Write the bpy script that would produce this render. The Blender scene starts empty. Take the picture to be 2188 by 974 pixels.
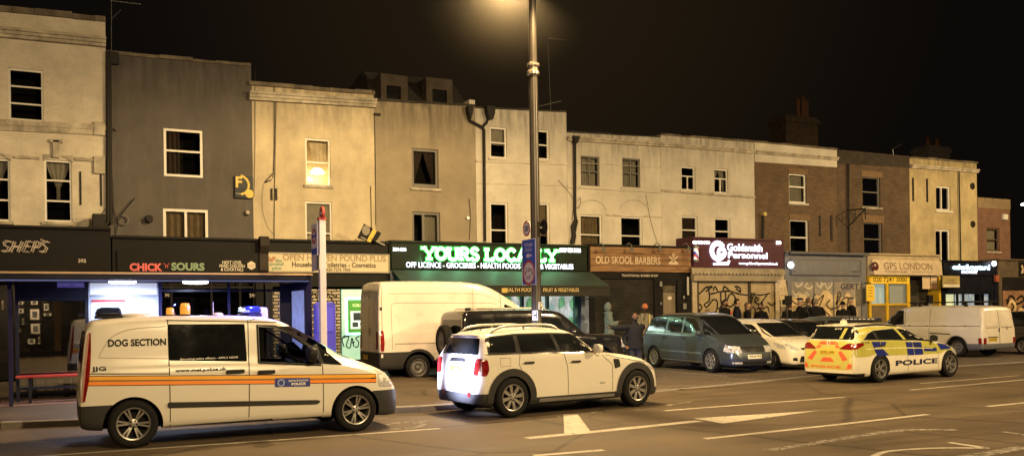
import bpy, bmesh, math, random
from mathutils import Vector, Matrix
from mathutils.bvhtree import BVHTree
from mathutils.geometry import tessellate_polygon
random.seed(11)
sc = bpy.context.scene
COL = sc.collection
PI = math.pi

# ------------------------------------------------------------------ survey of the street (where a sight line meets a wall or the ground)
FOC, CX, CY, ROLL, EYE = 1913., 1094., 668., .014, 1.75
TH = math.atan2(FOC, 3756.)
S_, C_ = math.sin(TH), math.cos(TH)
F_ = Vector((S_, C_, 0)); R_ = Vector((C_, -S_, 0)); U_ = Vector((0, 0, 1))
RC = R_*math.cos(ROLL) - U_*math.sin(ROLL)
UC = R_*math.sin(ROLL) + U_*math.cos(ROLL)
def sight(px, py): return F_ + RC*((px-CX)/FOC) + UC*((CY-py)/FOC)
def gnd(px, py, z=0.):
    d = sight(px, py); t = (z-EYE)/d.z
    return Vector((d.x*t, d.y*t, z))
def fac(px, py, y):
    d = sight(px, py); t = y/d.y
    return Vector((d.x*t, y, EYE+d.z*t))
YF, YS = 28.37, 27.44          # upper house fronts, shop fronts

# ------------------------------------------------------------------ naming
def tag(o, label=None, cat=None, group=None, kind=None):
    if label: o['label'] = label
    if cat: o['category'] = cat
    if group: o['group'] = group
    if kind: o['kind'] = kind
    return o
ORG = {}
def thing(name, label, cat, loc=(0, 0, 0), rotz=0, group=None):
    o = bpy.data.objects.new(name, None); COL.objects.link(o)
    o.empty_display_size = .2
    o.location = loc; o.rotation_euler = (0, 0, rotz)
    ORG[o.name] = Vector(loc)
    return tag(o, label, cat, group)

# ------------------------------------------------------------------ mesh builder
SPLIT = {'moulding','panel_rail','rain_hopper','iron_strap','junction_box','wall_plate','impost','entry_panel','paper','arm','clamp','bench_leg','vent_grille','screen','door_surround','shutter_guide'}
class MB:
    def __init__(s): s.v = []; s.f = []; s.m = []
    def add(s, vs, fs, mi=0):
        n = len(s.v); s.v += [tuple(v) for v in vs]
        for f in fs: s.f.append([i+n for i in f]); s.m.append(mi)
        return s
    def box(s, x0, x1, y0, y1, z0, z1, mi=0):
        return s.add([(x0,y0,z0),(x1,y0,z0),(x1,y1,z0),(x0,y1,z0),(x0,y0,z1),(x1,y0,z1),(x1,y1,z1),(x0,y1,z1)],
              [(0,3,2,1),(4,5,6,7),(0,1,5,4),(1,2,6,5),(2,3,7,6),(3,0,4,7)], mi)
    def slab(s, x0, x1, y0, y1, zl0, zl1, zr0, zr1, mi=0):
        return s.add([(x0,y0,zl0),(x1,y0,zr0),(x1,y1,zr0),(x0,y1,zl0),(x0,y0,zl1),(x1,y0,zr1),(x1,y1,zr1),(x0,y1,zl1)],
              [(0,3,2,1),(4,5,6,7),(0,1,5,4),(1,2,6,5),(2,3,7,6),(3,0,4,7)], mi)
    def obox(s, c, size, mat=None, mi=0):
        h = [k/2 for k in size]; M = mat or Matrix.Identity(3); c = Vector(c)
        vs = [c + M @ Vector((a*h[0], b*h[1], d*h[2])) for d in (-1,1) for a,b in ((-1,-1),(1,-1),(1,1),(-1,1))]
        return s.add(vs, [(0,3,2,1),(4,5,6,7),(0,1,5,4),(1,2,6,5),(2,3,7,6),(3,0,4,7)], mi)
    def quad(s, a, b, c, d, mi=0): return s.add([a,b,c,d], [(0,1,2,3)], mi)
    def cyl(s, p0, p1, r0, r1=None, n=12, mi=0, cap=True):
        r1 = r0 if r1 is None else r1
        p0, p1 = Vector(p0), Vector(p1); d = (p1-p0).normalized()
        a = d.orthogonal().normalized(); b = d.cross(a)
        vs = []
        for p, r in ((p0,r0),(p1,r1)):
            for i in range(n):
                t = 2*PI*i/n; vs.append(p + a*(r*math.cos(t)) + b*(r*math.sin(t)))
        fs = [(i,(i+1)%n,n+(i+1)%n,n+i) for i in range(n)]
        if cap: fs += [tuple(range(n-1,-1,-1)), tuple(range(n,2*n))]
        return s.add(vs, fs, mi)
    def tube(s, pts, r, n=6, mi=0, cap=True):
        pts = [Vector(p) for p in pts]
        rs = r if isinstance(r, (list,tuple)) else [r]*len(pts)
        vs = []; a = None
        for i,p in enumerate(pts):
            d = (pts[min(i+1,len(pts)-1)]-pts[max(i-1,0)]).normalized()
            a = (a - d*a.dot(d)).normalized() if a and (a - d*a.dot(d)).length > 1e-5 else d.orthogonal().normalized()
            b = d.cross(a)
            for k in range(n):
                t = 2*PI*k/n; vs.append(p + (a*math.cos(t)+b*math.sin(t))*rs[i])
        fs = []
        for i in range(len(pts)-1):
            for k in range(n):
                fs.append((i*n+k, i*n+(k+1)%n, (i+1)*n+(k+1)%n, (i+1)*n+k))
        if cap: fs += [tuple(range(n-1,-1,-1)), tuple(range((len(pts)-1)*n, len(pts)*n))]
        return s.add(vs, fs, mi)
    def lathe(s, prof, o=(0,0,0), axis='z', n=16, mi=0):
        o = Vector(o); vs = []; fs = []
        def P(r, h, t):
            c, q = r*math.cos(t), r*math.sin(t)
            return o + Vector({'z':(c,q,h), 'y':(c,h,q), 'x':(h,c,q)}[axis])
        for r,h in prof:
            for k in range(n): vs.append(P(r,h,2*PI*k/n))
        for i in range(len(prof)-1):
            for k in range(n): fs.append((i*n+k, i*n+(k+1)%n, (i+1)*n+(k+1)%n, (i+1)*n+k))
        return s.add(vs, fs, mi)
    def prism(s, poly, axis, lo, hi, mi=0):
        """poly in (x,z) for axis y, (y,z) for x, (x,y) for z"""
        def P(a, b, h): return {'y':(a,h,b), 'x':(h,a,b), 'z':(a,b,h)}[axis]
        n = len(poly)
        vs = [P(a,b,lo) for a,b in poly] + [P(a,b,hi) for a,b in poly]
        fs = [(i,(i+1)%n,n+(i+1)%n,n+i) for i in range(n)] + [tuple(range(n-1,-1,-1)), tuple(range(n,2*n))]
        return s.add(vs, fs, mi)
    def mesh(s, name, org=None):
        me = bpy.data.meshes.new(name)
        vs = s.v if org is None else [(v[0]-org[0], v[1]-org[1], v[2]-org[2]) for v in s.v]
        me.from_pydata(vs, [], s.f)
        me.polygons.foreach_set('material_index', s.m)
        return me
    def islands(s):
        p = list(range(len(s.v)))
        def fd(i):
            while p[i] != i: p[i] = p[p[i]]; i = p[i]
            return i
        for f in s.f:
            for i in f[1:]: p[fd(i)] = fd(f[0])
        out = {}
        for f, m in zip(s.f, s.m): out.setdefault(fd(f[0]), []).append((f, m))
        res = []
        for fs in out.values():
            b = MB(); ix = {}
            for f, m in fs:
                for i in f:
                    if i not in ix: ix[i] = len(b.v); b.v.append(s.v[i])
                b.f.append([ix[i] for i in f]); b.m.append(m)
            res.append(b)
        return res
    def build(s, name, mats, parent=None, smooth=None, org=None, fixn=True, bevel=0, split=False):
        if split or name in SPLIT:
            return [b.build(name, mats, parent, smooth, org, fixn, bevel) if name not in SPLIT else b._build(name, mats, parent, smooth, org, fixn, bevel) for b in s.islands()][0]
        return s._build(name, mats, parent, smooth, org, fixn, bevel)
    def _build(s, name, mats, parent=None, smooth=None, org=None, fixn=True, bevel=0):
        if parent is not None and org is None:
            q = parent
            while q is not None and org is None: org = ORG.get(q.name); q = q.parent
        if parent is not None and org == 'local': org = None
        me = s.mesh(name, org)
        if fixn:
            bm = bmesh.new(); bm.from_mesh(me); bmesh.ops.recalc_face_normals(bm, faces=bm.faces); bm.to_mesh(me); bm.free()
        return link(name, me, mats, parent, smooth, bevel)
def link(name, me, mats, parent=None, smooth=None, bevel=0):
    o = bpy.data.objects.new(name, me); COL.objects.link(o)
    for m in (mats if isinstance(mats, (list,tuple)) else [mats]): me.materials.append(m)
    if parent is not None: o.parent = parent
    if smooth is not None:
        me.polygons.foreach_set('use_smooth', [True]*len(me.polygons))
        me.set_sharp_from_angle(angle=math.radians(smooth))
    if bevel:
        b = o.modifiers.new('bevel', 'BEVEL'); b.width = bevel; b.segments = 2; b.limit_method = 'ANGLE'
    return o

# ------------------------------------------------------------------ text as flat polygons (2-D), no file fonts
_TC = {}
def text2d(txt, bold=0., shear=0., space=1., caps=1.):
    key = (txt, bold, shear, space)
    if key in _TC: return _TC[key]
    cu = bpy.data.curves.new('lettering', 'FONT'); cu.body = txt; cu.size = 1; cu.fill_mode = 'FRONT'
    cu.offset = bold; cu.shear = shear; cu.space_character = space; cu.resolution_u = 3
    ob = bpy.data.objects.new('lettering', cu)
    me = ob.to_mesh()
    vs = [(v.co.x, v.co.y) for v in me.vertices]; fs = [tuple(p.vertices) for p in me.polygons]
    ob.to_mesh_clear(); bpy.data.objects.remove(ob); bpy.data.curves.remove(cu)
    _TC[key] = (vs, fs); return vs, fs
def fit_text(txt, x0, x1, z0, z1, **k):
    vs, fs = text2d(txt, **k)
    xs = [v[0] for v in vs]; ys = [v[1] for v in vs]
    ax, bx, ay, by = min(xs), max(xs), min(ys), max(ys)
    return [(x0+(v[0]-ax)/(bx-ax)*(x1-x0), z0+(v[1]-ay)/(by-ay)*(z1-z0)) for v in vs], fs
def wall_text(mb, txt, x0, x1, z0, z1, y, depth=0., mi=0, slope=0., **k):
    vs, fs = fit_text(txt, x0, x1, z0, z1, **k)
    mb.add([(a, y, b+slope*(a-x0)) for a,b in vs], fs, mi)
    if depth:
        cnt = {}
        for f in fs:
            for i in range(len(f)):
                e = (f[i], f[(i+1)%len(f)]); kk = tuple(sorted(e)); cnt.setdefault(kk, []).append(e)
        for kk, es in cnt.items():
            if len(es) == 1:
                a, b = es[0]; A, B = vs[a], vs[b]
                za, zb = A[1]+slope*(A[0]-x0), B[1]+slope*(B[0]-x0)
                mb.quad((A[0],y,za), (B[0],y,zb), (B[0],y+depth,zb), (A[0],y+depth,za), mi)
def ribbon2d(pts, w):
    """a stroke of width w along 2-D points -> quads"""
    vs = []; fs = []
    n = len(pts)
    for i,p in enumerate(pts):
        a = Vector(pts[max(i-1,0)]); b = Vector(pts[min(i+1,n-1)])
        d = (b-a); d = d.normalized() if d.length > 1e-6 else Vector((1,0))
        nn = Vector((-d.y, d.x)); ww = w[i] if isinstance(w, (list,tuple)) else w
        vs += [(p[0]+nn.x*ww/2, p[1]+nn.y*ww/2), (p[0]-nn.x*ww/2, p[1]-nn.y*ww/2)]
        if i: fs.append((2*i-2, 2*i-1, 2*i+1, 2*i))
    return vs, fs
def crom(pts, k=5, closed=False):
    out = []; n = len(pts)
    for i in range(n if closed else n-1):
        g = (lambda j: pts[j % n]) if closed else (lambda j: pts[max(0, min(n-1, j))])
        p0, p1, p2, p3 = (Vector(g(i+d)) for d in (-1,0,1,2))
        for q in range(k):
            t = q/k
            out.append(tuple(.5*((2*p1)+(p2-p0)*t+(2*p0-5*p1+4*p2-p3)*t*t+(3*p1-p0-3*p2+p3)*t**3)))
    if not closed: out.append(tuple(pts[-1]))
    return out

# ------------------------------------------------------------------ materials
MATS = {}
def nt(name):
    m = bpy.data.materials.new(name); m.use_nodes = True
    t = m.node_tree; t.nodes.clear(); return m, t
def N(t, typ, **k):
    n = t.nodes.new(typ)
    for a, b in k.items():
        if a == 'inp':
            for i, v in b.items(): n.inputs[i].default_value = v
        else: setattr(n, a, b)
    return n
def c4(c): return (c[0], c[1], c[2], 1)
def srgb(r, g, b):
    f = lambda c: c/12.92 if c <= .04045 else ((c+.055)/1.055)**2.4
    return (f(r/255), f(g/255), f(b/255))
def pm(name, col, rough=.6, metal=0., var=.15, scale=3., bump=0., bscale=40., coat=0., emit=None, es=0., streak=0., dirt=None, spec=.5, ztop=None):
    """one procedural surface: base colour broken up by noise, optional vertical streaks, dirt and bump"""
    if name in MATS: return MATS[name]
    if max(col) < .09 and metal < .2 and rough > .25: spec = min(spec, .14)
    m, t = nt(name); L = t.links.new
    out = N(t, 'ShaderNodeOutputMaterial'); p = N(t, 'ShaderNodeBsdfPrincipled')
    L(p.outputs[0], out.inputs[0])
    tc = N(t, 'ShaderNodeTexCoord')
    nz = N(t, 'ShaderNodeTexNoise', inp={'Scale': scale, 'Detail': 6., 'Roughness': .6}); L(tc.outputs['Object'], nz.inputs['Vector'])
    mr = N(t, 'ShaderNodeMapRange', inp={'From Min': .3, 'From Max': .7, 'To Min': 1-var, 'To Max': 1+var}); L(nz.outputs['Fac'], mr.inputs['Value'])
    mx = N(t, 'ShaderNodeMix', data_type='RGBA', blend_type='MULTIPLY'); mx.inputs[0].default_value = 1
    mx.inputs[6].default_value = c4(col)
    cb = N(t, 'ShaderNodeCombineColor')
    for i in range(3): L(mr.outputs[0], cb.inputs[i])
    L(cb.outputs[0], mx.inputs[7])
    last = mx.outputs[2]
    if streak:      # broad weathering: damp and soot in large soft patches
        nb = N(t, 'ShaderNodeTexNoise', inp={'Scale': .42, 'Detail': 8., 'Roughness': .7}); L(tc.outputs['Object'], nb.inputs['Vector'])
        rb = N(t, 'ShaderNodeMapRange', inp={'From Min': .38, 'From Max': .68, 'To Min': 1.08, 'To Max': .74}); L(nb.outputs['Fac'], rb.inputs['Value'])
        cb2 = N(t, 'ShaderNodeCombineColor'); mb2 = N(t, 'ShaderNodeMix', data_type='RGBA', blend_type='MULTIPLY'); mb2.inputs[0].default_value = 1
        for i in range(3): L(rb.outputs[0], cb2.inputs[i])
        L(last, mb2.inputs[6]); L(cb2.outputs[0], mb2.inputs[7]); last = mb2.outputs[2]
        mp = N(t, 'ShaderNodeMapping'); mp.inputs['Scale'].default_value = (1.5, 1.5, .33); L(tc.outputs['Object'], mp.inputs[0])
        n2 = N(t, 'ShaderNodeTexNoise', inp={'Scale': 1.6, 'Detail': 7., 'Roughness': .65}); L(mp.outputs[0], n2.inputs['Vector'])
        r2 = N(t, 'ShaderNodeMapRange', inp={'From Min': .5, 'From Max': .82, 'To Min': 0., 'To Max': streak*.8}); L(n2.outputs['Fac'], r2.inputs['Value'])
        m2 = N(t, 'ShaderNodeMix', data_type='RGBA', blend_type='MIX'); L(r2.outputs[0], m2.inputs[0]); L(last, m2.inputs[6])
        m2.inputs[7].default_value = c4(dirt or [c*.35 for c in col]); last = m2.outputs[2]
    if ztop:        # soot and rain run-off hanging below the coping
        sz_ = N(t, 'ShaderNodeSeparateXYZ'); L(tc.outputs['Object'], sz_.inputs[0])
        g1 = N(t, 'ShaderNodeMapRange', inp={'From Min': ztop-1.7, 'From Max': ztop-.1, 'To Min': 0., 'To Max': 1.}); L(sz_.outputs[2], g1.inputs[0])
        mp3 = N(t, 'ShaderNodeMapping'); mp3.inputs['Scale'].default_value = (3.2, 3.2, .5); L(tc.outputs['Object'], mp3.inputs[0])
        n4 = N(t, 'ShaderNodeTexNoise', inp={'Scale': 1.3, 'Detail': 8., 'Roughness': .7}); L(mp3.outputs[0], n4.inputs['Vector'])
        g2 = N(t, 'ShaderNodeMapRange', inp={'From Min': .38, 'From Max': .66, 'To Min': 0., 'To Max': .85}); L(n4.outputs['Fac'], g2.inputs[0])
        g3 = N(t, 'ShaderNodeMath', operation='MULTIPLY'); L(g1.outputs[0], g3.inputs[0]); L(g2.outputs[0], g3.inputs[1])
        # damp at sill level lower down
        n5 = N(t, 'ShaderNodeTexNoise', inp={'Scale': 2.2, 'Detail': 9., 'Roughness': .75}); L(tc.outputs['Object'], n5.inputs['Vector'])
        g4 = N(t, 'ShaderNodeMapRange', inp={'From Min': .60, 'From Max': .74, 'To Min': 0., 'To Max': .5}); L(n5.outputs['Fac'], g4.inputs[0])
        g5 = N(t, 'ShaderNodeMath', operation='MAXIMUM'); L(g3.outputs[0], g5.inputs[0]); L(g4.outputs[0], g5.inputs[1])
        m5 = N(t, 'ShaderNodeMix', data_type='RGBA'); L(g5.outputs[0], m5.inputs[0]); L(last, m5.inputs[6]); m5.inputs[7].default_value = c4([c*.30 for c in col]); last = m5.outputs[2]
    L(last, p.inputs['Base Color'])
    rr = N(t, 'ShaderNodeMapRange', inp={'From Min': .3, 'From Max': .7, 'To Min': max(.02, rough-.06), 'To Max': min(1, rough+.08)}); L(nz.outputs['Fac'], rr.inputs['Value'])
    L(rr.outputs[0], p.inputs['Roughness'])
    p.inputs['Metallic'].default_value = metal; p.inputs['Specular IOR Level'].default_value = spec
    p.inputs['Coat Weight'].default_value = coat; p.inputs['Coat Roughness'].default_value = .10
    if bump:
        n3 = N(t, 'ShaderNodeTexNoise', inp={'Scale': bscale, 'Detail': 4.}); L(tc.outputs['Object'], n3.inputs['Vector'])
        bp = N(t, 'ShaderNodeBump', inp={'Strength': bump, 'Distance': .02}); L(n3.outputs['Fac'], bp.inputs['Height']); L(bp.outputs[0], p.inputs['Normal'])
    if emit:
        p.inputs['Emission Color'].default_value = c4(emit); p.inputs['Emission Strength'].default_value = es
    MATS[name] = m; return m
def glow(name, col, s):
    if name in MATS: return MATS[name]
    m, t = nt(name); out = N(t, 'ShaderNodeOutputMaterial'); e = N(t, 'ShaderNodeEmission', inp={'Strength': s})
    e.inputs[0].default_value = c4(col); t.links.new(e.outputs[0], out.inputs[0]); MATS[name] = m; return m
def glassmat(name, tint=(1,1,1), refl=1.5, rough=.01, base=0.04):
    if name in MATS: return MATS[name]
    m, t = nt(name); L = t.links.new; out = N(t, 'ShaderNodeOutputMaterial')
    tr = N(t, 'ShaderNodeBsdfTransparent'); tr.inputs[0].default_value = c4(tint)
    gl = N(t, 'ShaderNodeBsdfGlossy', inp={'Roughness': rough})
    fr = N(t, 'ShaderNodeFresnel', inp={'IOR': refl})
    ad = N(t, 'ShaderNodeMath', operation='ADD', use_clamp=True); ad.inputs[1].default_value = base; L(fr.outputs[0], ad.inputs[0])
    mx = N(t, 'ShaderNodeMixShader'); L(ad.outputs[0], mx.inputs[0]); L(tr.outputs[0], mx.inputs[1]); L(gl.outputs[0], mx.inputs[2])
    L(mx.outputs[0], out.inputs[0]); MATS[name] = m; return m
def brickmat(name, c1, c2, mortar, sx=.225, sz=.075, ms=.012, rough=.85, var=.25):
    if name in MATS: return MATS[name]
    m, t = nt(name); L = t.links.new
    out = N(t, 'ShaderNodeOutputMaterial'); p = N(t, 'ShaderNodeBsdfPrincipled', inp={'Roughness': rough}); L(p.outputs[0], out.inputs[0])
    tc = N(t, 'ShaderNodeTexCoord'); sp = N(t, 'ShaderNodeSeparateXYZ'); L(tc.outputs['Object'], sp.inputs[0])
    ad = N(t, 'ShaderNodeMath', operation='ADD'); L(sp.outputs[0], ad.inputs[0]); L(sp.outputs[1], ad.inputs[1])
    cb = N(t, 'ShaderNodeCombineXYZ'); L(ad.outputs[0], cb.inputs[0]); L(sp.outputs[2], cb.inputs[1])
    bt = N(t, 'ShaderNodeTexBrick', inp={'Scale': 1., 'Mortar Size': ms, 'Brick Width': sx, 'Row Height': sz, 'Mortar Smooth': .3, 'Bias': -.1})
    bt.inputs['Color1'].default_value = c4(c1); bt.inputs['Color2'].default_value = c4(c2); bt.inputs['Mortar'].default_value = c4(mortar)
    L(cb.outputs[0], bt.inputs['Vector'])
    nz = N(t, 'ShaderNodeTexNoise', inp={'Scale': 1.3, 'Detail': 7., 'Roughness': .7}); L(tc.outputs['Object'], nz.inputs['Vector'])
    mr = N(t, 'ShaderNodeMapRange', inp={'From Min': .3, 'From Max': .7, 'To Min': 1-var, 'To Max': 1+var}); L(nz.outputs['Fac'], mr.inputs['Value'])
    cc = N(t, 'ShaderNodeCombineColor')
    for i in range(3): L(mr.outputs[0], cc.inputs[i])
    mx = N(t, 'ShaderNodeMix', data_type='RGBA', blend_type='MULTIPLY'); mx.inputs[0].default_value = 1
    L(bt.outputs['Color'], mx.inputs[6]); L(cc.outputs[0], mx.inputs[7]); L(mx.outputs[2], p.inputs['Base Color'])
    bp = N(t, 'ShaderNodeBump', inp={'Strength': .5, 'Distance': .01}); bp.invert = True; L(bt.outputs['Fac'], bp.inputs['Height']); L(bp.outputs[0], p.inputs['Normal'])
    MATS[name] = m; return m
def leaves(name, cols, scale, s):
    """back-lit photo print of fruit and leaves: overlapping coloured cells"""
    if name in MATS: return MATS[name]
    m, t = nt(name); L = t.links.new; out = N(t, 'ShaderNodeOutputMaterial'); e = N(t, 'ShaderNodeEmission', inp={'Strength': s}); L(e.outputs[0], out.inputs[0])
    tc = N(t, 'ShaderNodeTexCoord'); nz = N(t, 'ShaderNodeTexNoise', inp={'Scale': 3., 'Detail': 3.}); L(tc.outputs['Object'], nz.inputs['Vector'])
    ad = N(t, 'ShaderNodeMix', data_type='RGBA'); ad.inputs[0].default_value = .22; L(tc.outputs['Object'], ad.inputs[6]); L(nz.outputs['Color'], ad.inputs[7])
    mp = N(t, 'ShaderNodeMapping'); mp.inputs['Rotation'].default_value = (0, .7, 0); mp.inputs['Scale'].default_value = (1, 1, .38); L(ad.outputs[2], mp.inputs[0])
    vo = N(t, 'ShaderNodeTexVoronoi', inp={'Scale': scale}); L(mp.outputs[0], vo.inputs['Vector'])
    sp = N(t, 'ShaderNodeSeparateColor'); L(vo.outputs['Color'], sp.inputs[0])
    cr = N(t, 'ShaderNodeValToRGB'); L(sp.outputs[0], cr.inputs[0]); cr.color_ramp.interpolation = 'CONSTANT'
    while len(cr.color_ramp.elements) < len(cols): cr.color_ramp.elements.new(.5)
    for i, c in enumerate(cols): cr.color_ramp.elements[i].position = i/len(cols); cr.color_ramp.elements[i].color = c4(c)
    dk = N(t, 'ShaderNodeMapRange', inp={'From Min': 0., 'From Max': .7, 'To Min': 1.15, 'To Max': .55}); L(vo.outputs['Distance'], dk.inputs[0])
    cc = N(t, 'ShaderNodeCombineColor')
    for i in range(3): L(dk.outputs[0], cc.inputs[i])
    mx = N(t, 'ShaderNodeMix', data_type='RGBA', blend_type='MULTIPLY'); mx.inputs[0].default_value = 1; L(cr.outputs[0], mx.inputs[6]); L(cc.outputs[0], mx.inputs[7])
    L(mx.outputs[2], e.inputs[0]); MATS[name] = m; return m
def poster(name, cols, scale, s, stretch=(1,1,1)):
    """back-lit printed picture: noise run through a colour ramp"""
    if name in MATS: return MATS[name]
    m, t = nt(name); L = t.links.new; out = N(t, 'ShaderNodeOutputMaterial'); e = N(t, 'ShaderNodeEmission', inp={'Strength': s}); L(e.outputs[0], out.inputs[0])
    tc = N(t, 'ShaderNodeTexCoord'); mp = N(t, 'ShaderNodeMapping'); mp.inputs['Scale'].default_value = stretch; L(tc.outputs['Object'], mp.inputs[0])
    nz = N(t, 'ShaderNodeTexNoise', inp={'Scale': scale, 'Detail': 5., 'Roughness': .6, 'Distortion': 1.2}); L(mp.outputs[0], nz.inputs['Vector'])
    cr = N(t, 'ShaderNodeValToRGB'); L(nz.outputs['Fac'], cr.inputs[0])
    while len(cr.color_ramp.elements) < len(cols): cr.color_ramp.elements.new(.5)
    for i, c in enumerate(cols):
        cr.color_ramp.elements[i].position = .32+.36*i/(len(cols)-1); cr.color_ramp.elements[i].color = c4(c)
    L(cr.outputs[0], e.inputs[0]); MATS[name] = m; return m

# ------------------------------------------------------------------ camera and world
cam = bpy.data.cameras.new('camera'); co = bpy.data.objects.new('camera', cam); COL.objects.link(co)
cam.sensor_fit = 'HORIZONTAL'; cam.sensor_width = 36; cam.lens = FOC/2188*36
cam.shift_y = (CY-487)/2188; cam.clip_end = 3000; cam.clip_start = .1
M = Matrix.Identity(4)
for i in range(3):
    M[i][0] = RC[i]; M[i][1] = UC[i]; M[i][2] = -F_[i]
M[2][3] = EYE
co.matrix_world = M
sc.camera = co
sc.view_settings.view_transform = 'Standard'; sc.view_settings.look = 'None'; sc.view_settings.exposure = 0
w = bpy.data.worlds.new('World'); sc.world = w; w.use_nodes = True
t = w.node_tree; t.nodes.clear()
wo = N(t, 'ShaderNodeOutputWorld'); bg = N(t, 'ShaderNodeBackground'); bg2 = N(t, 'ShaderNodeBackground'); ad = N(t, 'ShaderNodeAddShader')
sky = N(t, 'ShaderNodeTexSky', sky_type='NISHITA'); sky.sun_disc = False
sky.sun_elevation = math.radians(-8); sky.sun_rotation = math.radians(200)
bg.inputs[1].default_value = .05; t.links.new(sky.outputs[0], bg.inputs[0])
# lamp-lit night haze over the town, thickest over the middle of the street
wt = N(t, 'ShaderNodeTexCoord'); dp = N(t, 'ShaderNodeVectorMath', operation='DOT_PRODUCT'); dp.inputs[1].default_value = tuple(Vector((.44,.83,.36)).normalized())
t.links.new(wt.outputs['Generated'], dp.inputs[0])
g_ = N(t, 'ShaderNodeMapRange', inp={'From Min': .90, 'From Max': 1.0, 'To Min': 0., 'To Max': 1.}); t.links.new(dp.outputs['Value'], g_.inputs[0])
p2 = N(t, 'ShaderNodeMath', operation='POWER'); p2.inputs[1].default_value = 2.; t.links.new(g_.outputs[0], p2.inputs[0])
wm = N(t, 'ShaderNodeMix', data_type='RGBA'); t.links.new(p2.outputs[0], wm.inputs[0]); wm.inputs[6].default_value = (.0036, .0028, .0022, 1); wm.inputs[7].default_value = (.016, .010, .0045, 1)
t.links.new(wm.outputs[2], bg2.inputs[0]); bg2.inputs[1].default_value = 1.
t.links.new(bg.outputs[0], ad.inputs[0]); t.links.new(bg2.outputs[0], ad.inputs[1]); t.links.new(ad.outputs[0], wo.inputs[0])
sc.cycles.use_denoising = True
try: sc.cycles.denoiser = 'OPENIMAGEDENOISE'
except Exception: pass
sc.cycles.max_bounces = 6; sc.cycles.diffuse_bounces = 3; sc.cycles.glossy_bounces = 3; sc.cycles.transparent_max_bounces = 16
sc.cycles.sample_clamp_indirect = 4; sc.cycles.caustics_reflective = False; sc.cycles.caustics_refractive = False

# ------------------------------------------------------------------ common materials
BLACK = pm('black_paint', (.009,.008,.008), .45, var=.25)
DARKSHOP = pm('shop_black', (.009,.0085,.008), .55, var=.35, scale=2)
WHITEF = pm('white_upvc', (.66,.64,.58), .4, var=.08)
GREYF = pm('grey_frame', (.13,.12,.10), .5, var=.1)
DARKIN = pm('dark_room', (.012,.011,.01), .9, var=.2)
GLASS = glassmat('window_glass', (.75,.75,.72), 1.45, .02, .02)
CURTAIN = pm('curtain', (.30,.27,.21), .9, var=.25, scale=5)
LEAD = pm('drainpipe_black', (.02,.018,.016), .5, var=.2)
STONE = pm('cornice_stone', (.42,.38,.30), .85, var=.45, scale=2.5, bump=.2, streak=1.1, dirt=(.10,.085,.06))
METAL = pm('galvanised', (.35,.35,.34), .4, .8, var=.15)
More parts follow.
